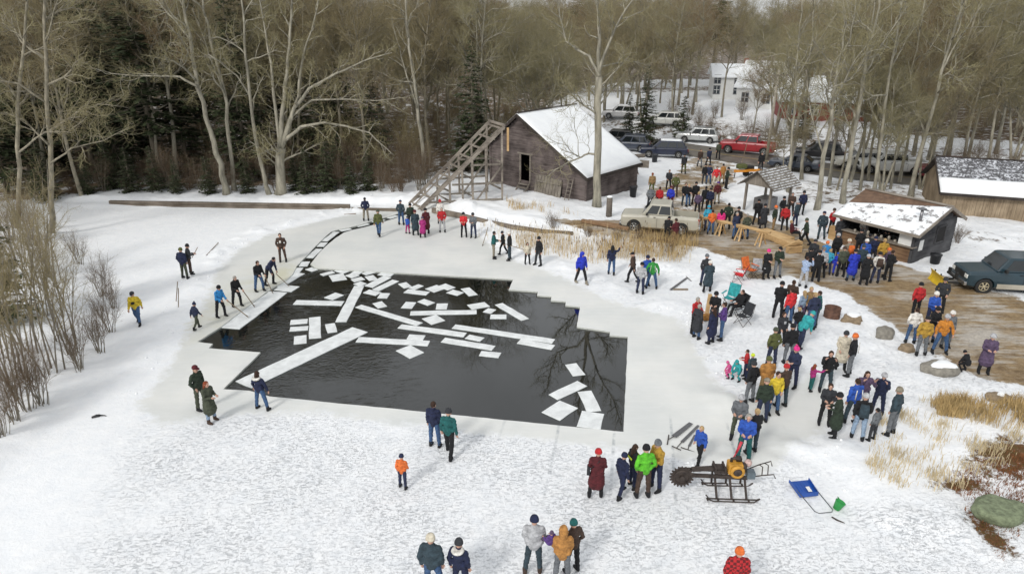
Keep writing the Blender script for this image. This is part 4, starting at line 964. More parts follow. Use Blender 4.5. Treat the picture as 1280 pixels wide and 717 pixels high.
own_tree('bare_tree', [([(293, 238), (288, 190), (283, 130), (270, 80), (258, 30), (248, -20)], .4, .19, .06, 0), ([(281, 120), (262, 70), (252, 40), (240, 10)], (0, .8), .08, .02, 1)],
    'slimmer pale tree leaning left, close beside the leaning one with a level limb', BARK, TWIGG, 12, Po, (293, 238))
own_tree('bare_tree', [([(337, 243), (326, 205), (316, 150), (308, 90), (304, 30), (302, -20)], .4, .19, .05, 0)],
    'pale tree leaning left at the foot of the broad many-limbed tree', BARK, TWIGG, 13, Po, (337, 243))
own_tree('bare_tree', [([(532, 224), (528, 180), (521, 130), (514, 75), (508, 30), (505, -20)], .4, .20, .06, 0), ([(522, 135), (508, 95), (500, 60), (490, 20)], (0, .7), .09, .02, 1)],
    'pale bare tree standing left of the ramp with two close stems', BARK, TWIG, 14, Po, (532, 224))
for i, (bx, by, tx, ty, r_, lb) in enumerate([(1021, 262, 1052, 60, .21, 'pale tree nearest the food shack on its left side'), (1053, 254, 1098, 10, .20, 'second pale tree left of the food shack, behind the nearest'),
    (1138, 246, 1200, 10, .20, 'tall leaning tree rising just behind the food shack ridge'), (1036, 232, 1068, 20, .15, 'slender grey tree beside the white pickup parked by the road'),
    (1090, 250, 1128, 0, .15, 'grey tree behind the left end of the food shack roof'), (1158, 222, 1230, -10, .14, 'slim tree at the left corner of the long plank shed'),
    (1075, 238, 1092, 10, .12, 'thin tree standing close to the roadside pickups'), (1002, 225, 1016, 20, .15, 'tree standing just right of the leaning utility pole'), (1245, 192, 1286, 0, .19, 'tree rising directly behind the long plank shed roof'),
    (1113, 236, 1150, 40, .10, 'thin sapling between the shack and the white pickup'), (985, 240, 1000, 30, .12, 'slim tree right of the little shingled shelter')]):
    pix = [(bx, by), (bx + (tx - bx) * .3, by + (ty - by) * .33), (bx + (tx - bx) * .62, by + (ty - by) * .66), (tx, ty), (tx + 6, ty - 40)]
    b2 = pix[2]
    own_tree('bare_tree', [(pix, .5, r_, .04, 0), ([b2, (b2[0] + 22, b2[1] - 40), (b2[0] + 52, b2[1] - 85)], (.3, -1), r_ * .45, .02, 1), ([pix[1], (pix[1][0] - 16, pix[1][1] - 45), (pix[1][0] - 22, pix[1][1] - 95)], (.2, 1), r_ * .4, .02, 1)],
        lb, BARK, TWIGG, 30 + i, Po, (bx, by))
own_tree('bare_tree', [([(62, 290), (64, 230), (60, 150), (56, 70), (54, 0), (52, -40)], .5, .19, .06, 0), ([(61, 165), (95, 140), (125, 130), (150, 133)], (0, 1.2), .09, .02, 1), ([(62, 205), (90, 185), (128, 176), (160, 160)], (0, -1), .07, .02, 1), ([(60, 180), (30, 150), (5, 140)], (0, 1), .08, .02, 1)], 'tall bare tree on the left bank with limbs reaching over the snow', BARKM, TWIGG, 71, Po, (62, 290))
own_tree('bare_tree', [([(20, 285), (26, 210), (22, 130), (30, 60), (34, 0), (36, -40)], .5, .16, .05, 0), ([(24, 190), (55, 165), (85, 165), (105, 150)], (0, -1), .07, .02, 1)], 'tall bare tree at the very left edge behind the sapling thicket', BARKM, TWIG, 72, Po, (20, 285))
# --- the woods
ROWS = []
LG = 'bare hardwood tree in the woods left of the barn'; RG_ = 'bare hardwood tree in the woods beyond the road'; YG = 'bare tree on the snowy slope round the houses'
cnt = 0; tries = 0
while cnt < 262 and tries < 20000:
    tries += 1; y = 57 + 85 * rg.random() ** 1.2; x = (rg.uniform(-.80, .80) if rg.random() < .7 else rg.uniform(.3, .8)) * (y + 6)
    if float(sdist(FOREST, [x], [y])[0]) > -.8 or blocked(x, y) or not far_enough(x, y, 2.3): continue
    row = 'front' if y < 66 else 'middle' if y < 88 else 'deep'; qx = x / y
    zn = 'at the far left' if qx < -.5 else 'behind the timber dam' if qx < -.2 else 'left of the ramp' if qx < -.03 else 'behind the barn' if qx < .25 else 'beyond the houses' if qx < .5 else 'beyond the road at the right'
    ds = 'bare hardwood tree in the %s rows of the woods %s' % (row, zn)
    scatter_tree('bare', x, y, rg.uniform(.78, 1.02) * (1 if y < 72 else .92 if y < 84 else .80), ds, 'bare trees, %s rows, %s' % (row, zn)); cnt += 1
cnt = 0; tries = 0
while cnt < 46 and tries < 9000:
    tries += 1; y = rg.uniform(68, 135); x = rg.uniform(8, 62)
    if float(sdist(FOREST, [x], [y])[0]) < 0 or blocked(x, y) or not far_enough(x, y, 3.2) or (x > 25 and y < 76): continue
    if 18 < x < 40 and y < 66: continue
    zz = ('just behind the roadside cars, left of the white houses' if y < 84 else 'halfway up the slope, left of the white houses' if y < 105 else 'high on the slope, left of the white houses') if x / y < .27 else 'right before the white houses' if y < 110 and x / y < .38 else 'near the red house' if x / y < .52 else 'right of the red house' if y < 112 else 'on the far slope behind the houses'
    scatter_tree('bare', x, y, rg.uniform(.7, .88), 'bare tree standing in open snow ' + zz, 'bare trees ' + zz); cnt += 1
for i, (px, py, sc) in enumerate([(978, 228, .42), (1046, 238, .5), (1063, 228, .7), (1085, 226, .72), (1102, 242, .62), (1124, 228, .7), (1150, 236, .66), (1170, 224, .7), (1200, 214, .8), (1232, 212, .8), (1265, 214, .8)]):
    q = at(px, py); scatter_tree('bare', q.x, q.y, sc, 'slender bare tree between the road and the sheds, %s from the left' % NTH[i], 'slender trees between the road and the sheds')
for i, (px, py, sc) in enumerate([(938, 178, .45),  (1060, 184, .85), (1080, 192, .75), (1098, 190, .85), (1120, 196, .8), (1142, 194, .85), (1160, 200, .8), (1184, 202, .85), (1210, 198, .85)]):
    q = at(px, py); scatter_tree('bare', q.x, q.y, sc, 'bare tree on the bank right behind the parked cars, %s from the left' % NTH[i], 'bare trees on the bank behind the parked cars')
for x, y in [(-37, 44), (-33.5, 52), (-41, 49), (-30, 57.5), (-44, 40)]:
    scatter_tree('bare', x, y, rg.uniform(.7, .9), 'bare tree at the left edge of the pond', 'bare trees left of the pond')
for nn, (px, py, k, sc, lb) in enumerate(sorted([(200, 225, 2, 1.1, None), (150, 222, 0, 1, None), (236, 216, 1, 1, None), (120, 226, 2, .9, None), (310, 222, 0, .9, None), (262, 205, 2, 1.05, None), (180, 205, 0, 1.1, None), (400, 212, 1, .9, None),
        (430, 205, 0, .9, None), (80, 215, 1, 1, None), (330, 200, 2, 1, None), (470, 206, 1, .8, None), (372, 200, 0, 1.05, None), (40, 222, 0, 1, None), (10, 240, 1, 1, None)])):
    p = at(px, py); TREES.append((p.x, p.y)); tree_thing('spruce_tree', CON[k], ('trunk', 'crown'), (p.x, p.y, p.z - .1), rg.uniform(0, 6), sc * (1.25 if px < 345 else 1), 'dark spruce among the bare trees behind the dam, %s from the left' % NTH[nn], 'tree', 'dark spruces behind the dam')
for px, py, k, sc, lb in [(592, 214, 1, 1.02, 'dark bushy spruce just left of the barn gable'), (805, 182, 0, .62, 'spruce standing behind the blue pickup near the road'), (785, 178, 1, .5, 'small spruce behind the parked cars, left of its taller neighbour'), (852, 172, 3, .8, 'short bushy spruce between the white and the silver wagons'),
                         (4, 405, 1, .72, 'dark spruce at the left frame edge in the thicket'), (1002, 172, 3, .8, 'short spruce below the red house')]:
    p = at(px, py); TREES.append((p.x, p.y)); tree_thing('spruce_tree', CON[k], ('trunk', 'crown'), (p.x, p.y, p.z - .1), rg.uniform(0, 6), sc, lb, 'tree')
for x, y, sc, lb in [(34, 121, .95, 'tall pine topping the wood behind the white houses'), (29.5, 124, .9, 'pine left of the tallest pine on the skyline'), (12, 135, .85, 'lone pine on the skyline above the big pale tree')]:
    scatter_tree('pine', x, y, sc, lb, None)
# the far wood reads as one mass: instances on points
def scatter_stuff(name, pts, scs, sources, label, cat):
    me = bpy.data.meshes.new(name); me.from_pydata(pts, [], []); a = me.attributes.new('sc', 'FLOAT', 'POINT'); a.data.foreach_set('value', scs); o = link(name, me); tag(o, label, cat, None, 'stuff')
    ng = bpy.data.node_groups.new(name, 'GeometryNodeTree'); ng.interface.new_socket('Geometry', in_out='INPUT', socket_type='NodeSocketGeometry'); ng.interface.new_socket('Geometry', in_out='OUTPUT', socket_type='NodeSocketGeometry')
    gi = ng.nodes.new('NodeGroupInput'); go = ng.nodes.new('NodeGroupOutput'); ip = ng.nodes.new('GeometryNodeInstanceOnPoints'); g2i = ng.nodes.new('GeometryNodeGeometryToInstance')
    for ob in sources:
        oi = ng.nodes.new('GeometryNodeObjectInfo'); oi.inputs['Object'].default_value = ob; oi.transform_space = 'ORIGINAL'; oi.inputs['As Instance'].default_value = True; ng.links.new(oi.outputs['Geometry'], g2i.inputs[0])
    ng.links.new(gi.outputs[0], ip.inputs['Points']); ng.links.new(g2i.outputs[0], ip.inputs['Instance']); ip.inputs['Pick Instance'].default_value = True
    rv = ng.nodes.new('FunctionNodeRandomValue'); rv.data_type = 'FLOAT_VECTOR'; rv.inputs[0].default_value = (0, 0, 0); rv.inputs[1].default_value = (0, 0, 6.28)
    ng.links.new(rv.outputs[0], ip.inputs['Rotation']); na = ng.nodes.new('GeometryNodeInputNamedAttribute'); na.data_type = 'FLOAT'; na.inputs[0].default_value = 'sc'
    ng.links.new(na.outputs[0], ip.inputs['Scale']); ng.links.new(ip.outputs[0], go.inputs[0]); o.modifiers.new('scatter', 'NODES').node_group = ng
def far_wood():
    rg_ = random.Random(4); vs = []; sc = []
    while len(vs) < 620:
        y = 138 + 190 * rg_.random() ** 1.3; x = rg_.uniform(-.85, .85) * y; vs.append((x, y, float(base_h(x, y)) - .1)); sc.append(rg_.uniform(.62, .80))
    seen = {}
    for ob in bpy.data.objects:
        if ob.name.startswith('crown') and ob.data in [v[1] for v in VAR]: seen.setdefault(ob.data.name, ob)
    scatter_stuff('far_wood', vs, sc, list(seen.values())[:5], 'far bare wood that closes the view along the skyline', 'wood')
far_wood()
# ---------------------------------------------------------------- vehicles
TYRE = mat('tyre_rubber', (.018, .018, .018), .85, .2, 10); RIM = mat('wheel_rim', (.38, .38, .37), .35, .15, 6, metal=.7); CARGLASS = mat('car_glass', (.012, .016, .018), .06, .2, 1, spec=.8)
CHROME = mat('bumper_metal', (.45, .45, .45), .25, .15, 3, metal=.9); BLACKP = mat('black_trim', (.015, .015, .015), .6, .2, 5); HEADL = mat('headlight_glass', (.7, .7, .66), .15, .1, 2); TAILL = mat('tail_light_glass', (.35, .015, .01), .25, .1, 2)
def eval_bool(me, cutters):
    o = bpy.data.objects.new('tmp', me); cs = []
    for c in cutters:
        oc = bpy.data.objects.new('cut', c); cs.append(oc); m = o.modifiers.new('b', 'BOOLEAN'); m.object = oc; m.operation = 'DIFFERENCE'; m.solver = 'EXACT'
    return baked(o, cs)
def hull(st, cap=True):
    """loft of stations (x, zlow, zhigh, half width), rounded corners"""
    mb = MB(); vs = []; n = 12
    for x, z0, z1, hw in st:
        h = z1 - z0; sec = [(-hw * .86, z0), (-hw * .985, z0 + h * .12), (-hw, z0 + h * .45), (-hw * .985, z0 + h * .80), (-hw * .93, z0 + h * .95), (-hw * .80, z1), (hw * .80, z1), (hw * .93, z0 + h * .95), (hw * .985, z0 + h * .80), (hw, z0 + h * .45), (hw * .985, z0 + h * .12), (hw * .86, z0)]
        vs += [(x, y, z) for y, z in sec]
    fs = []
    for i in range(len(st) - 1):
        for k in range(n): a, b_ = i * n + k, i * n + (k + 1) % n; fs.append((a, a + n, b_ + n, b_))
    fs += [tuple(range(n)), tuple((len(st) - 1) * n + k for k in range(n))[::-1]]
    mb.add(vs, fs); return mb
def vehicle(name, loc, heading, paint, kind, label, cat, L=5.4, rack=False, two_tone=None, snow=False, dark_wheels=False, rim=None):
    e = empty(name, loc, R(heading), label, cat); hL = L / 2; W = .93 if kind == 'pickup' else .90
    if kind == 'pickup': belt, roof, cab = 1.26, 1.95, (hL - 1.32, hL - 1.82, -hL + 1.80, -hL + 1.70); wx = (hL - .88, -hL + 1.05); r_ = .41; hood = 1.20
    elif kind == 'suv': belt, roof, cab = 1.02, 1.68, (hL - 1.15, hL - 1.85, -hL + .55, -hL + .2); wx = (hL - .9, -hL + .9); r_ = .35; hood = .98
    else: belt, roof, cab = .92, 1.45, (hL - 1.2, hL - 2.0, -hL + 1.3, -hL + .6); wx = (hL - .85, -hL + .9); r_ = .32; hood = .88
    st = [(hL, .44, hood - (.12 if kind == 'pickup' else .22), W * .90), (hL - .10, .36, hood - .04, W * .97), (hL - .35, .32, hood - .03, W * .99), (cab[0] + .1, .32, hood + .02, W), (cab[0] - .15, .32, belt, W), (0, .31, belt, W), (cab[3], .32, belt, W), (-hL + .25, .34, belt, W), (-hL + .08, .40, belt - .02, W * .98), (-hL, .46, belt - .08, W * .95)]
    if kind == 'car': st[-3] = (-hL + .25, .34, belt - .03, W)
    me = hull(st).mesh('body'); cut = []
    for x in wx:
        c = MB(); c.lathe((x, -2, r_), [(r_ + .07, 0), (r_ + .07, 1.30)], 20, Matrix.Rotation(-math.pi / 2, 3, 'X')); cut.append(c.mesh('c'))
        c = MB(); c.lathe((x, .7, r_), [(r_ + .07, 0), (r_ + .07, 1.30)], 20, Matrix.Rotation(-math.pi / 2, 3, 'X')); cut.append(c.mesh('c'))
    if kind == 'pickup': c = MB(); c.box(((cab[3] - .08 - hL + .1) / 2 , 0, 1.05), (abs(cab[3] - .08 + hL - .1), W * 1.62, .9)); cut.append(c.mesh('c'))
    me = eval_bool(me, cut); me.materials.clear(); me.materials.append(paint)
    b = link('body', me, e, .02)
    if two_tone:
        mb = MB()
        for s_ in (-1, 1): mb.box((0, s_ * (W + .003), .47), (wx[0] - wx[1] - 2 * r_ - .16, .02, .26)); mb.box((-hL + .32, s_ * (W - .005), .52), (.45, .02, .26))
        mb.build('lower_panel', two_tone, b)
    # greenhouse
    cb = MB(); tw = W * .82; bw = W * .95
    B = [(cab[0], -bw, belt - .02), (cab[0], bw, belt - .02), (cab[3], bw, belt - .02), (cab[3], -bw, belt - .02)]; T_ = [(cab[1], -tw, roof - .04), (cab[1], tw, roof - .04), (cab[2], tw, roof - .04), (cab[2], -tw, roof - .04)]
    T2 = [(cab[1] - .12, -tw * .9, roof), (cab[1] - .12, tw * .9, roof), (cab[2] + .1, tw * .9, roof), (cab[2] + .1, -tw * .9, roof)]
    cb.add(B + T_ + T2, [(0, 1, 2, 3)] + [(i, 4 + i, 4 + (i + 1) % 4, (i + 1) % 4) for i in range(4)] + [(4 + i, 8 + i, 8 + (i + 1) % 4, 4 + (i + 1) % 4) for i in range(4)] + [(11, 10, 9, 8)])
    c = cb.build('cabin', paint, e, False, .03)
    def pane(nm, p00, p10, p11, p01, u0, u1, v0, v1, off):
        P = [Vector(p) for p in (p00, p10, p11, p01)]; f = lambda u, v: P[0].lerp(P[1], u).lerp(P[3].lerp(P[2], u), v); q = [f(u0, v0), f(u1, v0), f(u1, v1), f(u0, v1)]; nn = (q[1] - q[0]).cross(q[3] - q[0]).normalized()
        if nn.dot(q[0] - Vector((0, 0, 1.2))) < 0: nn = -nn
        mb = MB(); mb.prism([x + nn * .003 for x in q], nn * off); return mb.build(nm, CARGLASS, c)
    pane('windscreen', B[0], B[1], T_[1], T_[0], .06, .94, .10, .93, .012); pane('rear_window', B[3], B[2], T_[2], T_[3], .09, .91, .14, .9, .012)
    nw = 2 if kind != 'suv' else 3; cuts = {2: [(.13, .50), (.55, .95)], 3: [(.12, .42), (.46, .72), (.76, .96)]}[nw]
    for s_, (b0, b1, t1, t0) in ((-1, (B[0], B[3], T_[3], T_[0])), (1, (B[1], B[2], T_[2], T_[1]))):
        for u0, u1 in cuts: pane('side_window', b0, b1, t1, t0, u0, u1, .12, .90, .01)
        for u0, u1 in cuts[:2]:
            dl = MB(); x0 = b0[0] + (b1[0] - b0[0]) * (u1 + .02); dl.box((x0, s_ * (W + .002), .74), (.014, .012, .62)); d = dl.build('door_seam', BLACKP, b); hd = MB(); hd.box((x0 + .16, s_ * (W + .02), belt - .14), (.14, .03, .03)); hd.build('door_handle', BLACKP, d)
        m_ = MB(); m_.box((cab[0] - .35, s_ * (W + .12), belt + .07), (.12, .2, .16)); m_.build('wing_mirror', BLACKP, e, False, .02)
    for x in wx:
        for s_ in (-1, 1):
            rot = Matrix.Rotation(-s_ * math.pi / 2, 3, 'X'); mb = MB(); mb.lathe((x, s_ * (W - .25), r_), [(r_ * .6, 0), (r_ * .95, 0), (r_, .03), (r_, .2), (r_ * .95, .235), (r_ * .64, .24), (r_ * .62, .2)], 22, rot); t = mb.build('wheel', TYRE, e, True)
            mb = MB(); mb.lathe((x, s_ * (W - .25), r_), [(r_ * .62, .10), (r_ * .62, .215), (r_ * .55, .225), (r_ * .50, .17), (r_ * .2, .19), (r_ * .18, .23), (.01, .235)], 22, rot)
            for k in range(6):
                a = k * math.pi / 3; d = Vector((math.cos(a), 0, math.sin(a))); mb.beam(Vector((x, s_ * (W - .045), r_)) + d * .05, Vector((x, s_ * (W - .045), r_)) + d * r_ * .56, .05, .05, (0, 1, 0))
            mb.build('rim', BLACKP if dark_wheels else (rim or RIM), t, True)
    mb = MB(); mb.box((hL + .03, 0, .52), (.14, W * 1.9, .2)); mb.build('front_bumper', CHROME if kind == 'pickup' else paint, e, False, .03); mb = MB(); mb.box((-hL - .05, 0, .55), (.16, W * 1.9, .18)); mb.build('rear_bumper', CHROME if kind == 'pickup' else BLACKP, e, False, .03)
    mb = MB(); mb.box((hL + .005, 0, hood - .32), (.05, W * 1.05, .3 if kind == 'pickup' else .2)); 
    g_ = mb.build('grille', BLACKP, e, False, .01)
    for s_ in (-1, 1):
        mb = MB(); mb.box((hL - .03, s_ * W * .74, hood - .30), (.1, .3, .2)); mb.build('headlight', HEADL, e, False, .02); mb = MB(); mb.box((-hL + .01, s_ * W * .86, belt - .28), (.08, .14, .36)); mb.build('tail_light', TAILL, e, False, .01)
    mb = MB(); mb.box((-hL - .012, 0, .78), (.02, .32, .16)); mb.build('number_plate', WHITEP, e)
    if rack:
        mb = MB(); 
        for s_ in (-1, 1): mb.beam((cab[1] - .2, s_ * tw * .8, roof + .06), (cab[2] + .3, s_ * tw * .8, roof + .06), .04, .04)
        mb.build('roof_rack', BLACKP, c)
    if snow:
        snow_slab('snow_cover', (cab[2] + .12, -tw * .85, roof), (cab[1] - .14, -tw * .85, roof), (cab[1] - .14, tw * .85, roof), (cab[2] + .12, tw * .85, roof), .035, c, seed=3, nu=10, nv=8)
    if kind == 'pickup':
        mb = MB(); mb.box(((cab[3] - .08 - hL + .1) / 2, 0, .615), (abs(cab[3] - .08 + hL - .1) - .03, W * 1.58, .02)); mb.build('bed_liner', BLACKP, e)
    if kind == 'pickup' and snow:
        snow_slab('bed_snow', (-hL + .15, -W * .78, .62), (cab[3] - .12, -W * .78, .62), (cab[3] - .12, W * .78, .62), (-hL + .15, W * .78, .62), .1, e, seed=5, nu=10, nv=8)
    return e
def pm(n, c, r_=.32): return mat(n, c, r_, .10, 1.5, coat=.4)
def vat(px, py): p = at(px, py); return Vector((p.x, p.y, p.z + .005))
def road_at(px, py): x, y = at0(px, py, .1); return Vector((x, y, float(base_h([x], [y])[0]) + .055))
vehicle('pickup_truck', vat(824, 288), 164, pm('silver_beige_paint', (.42, .40, .33)), 'pickup', 'silver beige crew cab pickup parked by the cattails with its tailgate to the timber rails', 'pickup truck', 4.95)
v = vehicle('pickup_truck', vat(1266, 362), 172, pm('dark_teal_paint', (.012, .034, .048)), 'pickup', 'dark teal and tan pickup with a yellow snow plough at the right frame edge', 'pickup truck', 5.6, two_tone=pm('tan_panel', (.36, .33, .27)), rim=mat('tan_rim', (.42, .36, .24), .5, .2, 6))
vehicle('pickup_truck', road_at(934, 193), 152, pm('bright_red_paint', (.30, .012, .02)), 'pickup', 'bright red pickup parked on the far road', 'pickup truck', 5.5)
vehicle('pickup_truck', road_at(1112, 218), 168, pm('white_paint_car', (.66, .66, .63)), 'pickup', 'white crew cab pickup behind the pale roadside trees', 'pickup truck', 5.7)
vehicle('wagon', road_at(1074, 212), 166, pm('cream_silver_paint', (.50, .49, .44)), 'suv', 'pale wagon half hidden just left of the white crew cab pickup', 'car', 4.6)
vehicle('pickup_truck', road_at(1186, 226), 168, pm('maroon_paint', (.14, .014, .02)), 'pickup', 'maroon pickup at the corner of the plank shed', 'pickup truck', 5.5)
vehicle('wagon', vat(829, 196), 168, pm('midnight_blue_paint', (.014, .02, .045)), 'suv', 'dark blue wagon with a snowy roof parked in the snowy lot', 'car', 4.7, snow=True)
vehicle('wagon', road_at(872, 179), 158, pm('silver_paint', (.42, .44, .44)), 'suv', 'silver wagon on the far road left of the red pickup', 'car', 4.6, rack=True)
vehicle('wagon', road_at(829, 168), 160, pm('white_suv_paint', (.64, .64, .60)), 'suv', 'white wagon farther up the far road than the silver one', 'car', 4.7)
vehicle('wagon', vat(785, 188), 165, pm('slate_blue_paint', (.05, .06, .085)), 'suv', 'slate blue wagon parked behind the barn roof, left of the dark blue wagon', 'car', 4.5)
vehicle('wagon', vat(768, 181), 165, pm('black_paint', (.02, .02, .022)), 'suv', 'black wagon leftmost of the cars parked behind the barn', 'car', 4.5)
vehicle('wagon', road_at(1022, 200), 160, pm('dark_grey_paint', (.03, .03, .033)), 'suv', 'dark wagon below the red house, between roadside trees', 'car', 4.5, rack=True)
vehicle('car', vat(992, 212), 150, pm('blue_grey_paint', (.03, .04, .06)), 'car', 'low blue grey car beside the plain pale pole', 'car', 4.4)
vehicle('wagon', road_at(775, 160), 162, pm('frosted_white_paint', (.5, .5, .5)), 'suv', 'snow covered car farthest back on the road', 'car', 4.6, snow=True)
def plough():
    t = v; hL = 2.85; YP = mat('plough_yellow', (.62, .42, .02), .45, .2, 4)
    mb = MB(); rows = 7; vs = []
    for i in range(rows):
        a = -1.0 + 1.9 * i / (rows - 1); x = hL + .85 + .28 * (1 - math.cos(a)) ; z = .08 + .62 * (i / (rows - 1))
        for y in (-.95, .95): vs += [(x, y, z), (x + .03, y, z)]
    fs = []
    for i in range(rows - 1): a = i * 4; b_ = a + 4; fs += [(a, a + 2, b_ + 2, b_), (a + 1, b_ + 1, b_ + 3, a + 3), (a, b_, b_ + 1, a + 1), (a + 2, a + 3, b_ + 3, b_ + 2)]
    fs += [(0, 1, 3, 2), tuple((rows - 1) * 4 + q for q in (0, 2, 3, 1))]
    mb.add(vs, fs); b = mb.build('plough_blade', YP, t); 
    rot = Matrix.Rotation(R(-22), 4, 'Z'); 
    mb = MB()
    for y in (-.7, 0, .7): mb.box((hL + .82, y, .4), (.06, .05, .6))
    mb.build('blade_rib', BLACKP, b)
    mb = MB(); mb.beam((hL, -.35, .35), (hL + .8, -.1, .3), .08, .08); mb.beam((hL, .35, .35), (hL + .8, .1, .3), .08, .08); mb.box((hL + .25, 0, .65), (.12, 1.1, .1)); mb.box((hL + .25, -.4, .8), (.12, .12, .3)); mb.box((hL + .25, .4, .8), (.12, .12, .3)); mb.build('plough_frame', BLACKP, t)
plough()
# ---------------------------------------------------------------- people
def swept(bm, pts, rads, sx=1., n=12):
    """sphere-swept limb: rings plus rounded ends, as one closed island"""
    mb = MB(); P = [Vector(p) for p in pts]; a0 = (P[0] - P[1]).normalized(); a1 = (P[-1] - P[-2]).normalized(); q = []; r_ = []
    for t in (1., .85, .5): q.append(P[0] + a0 * rads[0] * math.sin(t * math.pi / 2)); r_.append(max(.002, rads[0] * math.cos(t * math.pi / 2)))
    for p, r in zip(P, rads): q.append(p); r_.append(r)
    for t in (.5, .85, 1.): q.append(P[-1] + a1 * rads[-1] * math.sin(t * math.pi / 2)); r_.append(max(.002, rads[-1] * math.cos(t * math.pi / 2)))
    mb.tube(q, r_, n); bm.add(mb.v, mb.f)
def remesh(mb, name, vox, smooth=4, nz=0, seed=0, nsc=9):
    me = mb.mesh('t'); o = bpy.data.objects.new('t', me); m = o.modifiers.new('r', 'REMESH'); m.mode = 'VOXEL'; m.voxel_size = vox; m.use_smooth_shade = True
    s_ = o.modifiers.new('s', 'SMOOTH'); s_.factor = .6; s_.iterations = smooth
    r_ = baked(o); r_.name = name
    if nz:
        off = Vector((seed * 3.1, 0, 0))
        n = len(r_.vertices); co = np.zeros(n * 3); no = np.zeros(n * 3); r_.vertices.foreach_get('co', co); r_.vertices.foreach_get('normal', no); co = co.reshape(-1, 3); no = no.reshape(-1, 3)
        q = np.array([mnoise.noise(Vector((a * nsc, b_ * nsc, c * nsc * 1.9)) + off) + .5 * mnoise.noise(Vector((a * nsc * 2.6, b_ * nsc * 2.6, c * nsc * 4.2)) + off) for a, b_, c in co.tolist()])
        co += no * (q * nz)[:, None]; r_.vertices.foreach_set('co', co.ravel()); r_.update()
    return r_
# pose: lean, arms (left, right) as (upper dir, fore dir), legs as (thigh dir, shin dir); x forward, y left, z up
D_ = (0, 0, -1)
POSES = {
 'stand': dict(arms=(((.02, .18, -1), (.15, .05, -1)), ((.02, -.18, -1), (.15, -.05, -1))), legs=(((.02, .10, -1), (-.02, .05, -1)), ((.02, -.10, -1), (-.02, -.05, -1)))),
 'pockets': dict(arms=(((-.15, .35, -1), (.45, -.35, -.8)), ((-.15, -.35, -1), (.45, .35, -.8))), legs=(((.06, .12, -1), (-.04, .08, -1)), ((-.02, -.10, -1), (-.04, -.05, -1)))),
 'hold': dict(arms=(((.25, .15, -1), (.95, -.45, .15)), ((.25, -.15, -1), (.95, .45, .15))), legs=(((.02, .12, -1), (-.02, .05, -1)), ((.05, -.10, -1), (-.02, -.05, -1))), lean=.06),
 'photo': dict(arms=(((.75, .25, -.45), (.35, -.35, 1)), ((.75, -.25, -.45), (.35, .35, 1))), legs=(((.02, .14, -1), (-.02, .08, -1)), ((.02, -.12, -1), (-.02, -.05, -1)))),
 'standb': dict(arms=(((-.08, .22, -1), (.35, -.05, -1)), ((.12, -.2, -1), (.7, .25, -.6))), legs=(((.14, .12, -1), (.0, .06, -1)), ((-.05, -.08, -1), (-.08, -.04, -1))), lean=.03),
 'standc': dict(arms=(((.2, .2, -1), (.8, -.7, -.1)), ((.2, -.2, -1), (.8, .7, .0))), legs=(((-.03, .16, -1), (-.05, .12, -1)), ((.08, -.08, -1), (.0, -.05, -1)))),
 'standd': dict(arms=(((-.2, .3, -1), (.1, -.1, -1)), ((-.05, -.22, -1), (.3, .05, -1))), legs=(((-.08, .06, -1), (-.12, .02, -1)), ((.12, -.16, -1), (.04, -.12, -1))), lean=-.03),
 'walk': dict(arms=(((-.42, .12, -1), (-.1, .05, -1)), ((.42, -.12, -1), (.65, -.0, -.8))), legs=(((.42, .05, -1), (.1, .0, -1)), ((-.22, -.05, -1), (-.62, .0, -1))), lean=.08),
 'stride': dict(arms=(((.1, .25, -1), (.35, .05, -1)), ((-.2, -.25, -1), (.2, -.1, -1))), legs=(((.40, .10, -1), (.25, .05, -1)), ((-.32, -.10, -1), (-.38, .0, -1))), lean=.05),
 'pole': dict(arms=(((.45, .12, -1), (.9, -.15, -.5)), ((.25, -.15, -1), (.8, .25, -.15))), legs=(((.25, .15, -1), (-.05, .05, -1)), ((-.15, -.12, -1), (-.15, -.05, -1))), lean=.18),
 'bend': dict(arms=(((.75, .1, -.85), (.8, -.1, -.7)), ((.6, -.1, -.85), (.7, .1, -.8))), legs=(((.35, .15, -1), (-.15, .05, -1)), ((-.12, -.15, -1), (-.3, -.05, -1))), lean=.62),
 'point': dict(arms=(((.05, .2, -1), (.2, .05, -1)), ((.75, -.35, -.15), (.8, -.2, .5))), legs=(((.05, .1, -1), (-.02, .05, -1)), ((-.12, -.10, -1), (-.2, -.05, -1)))),
 'sit': dict(arms=(((.25, .2, -1), (.85, -.15, -.15)), ((.25, -.2, -1), (.85, .15, -.15))), legs=(((1, .15, .02), (.25, .0, -1)), ((1, -.15, .02), (.3, .0, -1))), lean=-.22),
 'crouch': dict(arms=(((.7, .15, -.7), (.7, -.1, -.5)), ((.7, -.15, -.7), (.7, .1, -.5))), legs=(((.85, .25, -.35), (-.55, .0, -.85)), ((.85, -.25, -.35), (-.55, .0, -.85))), lean=.45),
 'apart': dict(arms=(((.1, .45, -1), (.3, .1, -1)), ((.1, -.45, -1), (.3, -.1, -1))), legs=(((.04, .24, -1), (0, .16, -1)), ((.04, -.24, -1), (0, -.16, -1)))),
}
def V3(t): return Vector(t).normalized()
SK = {}
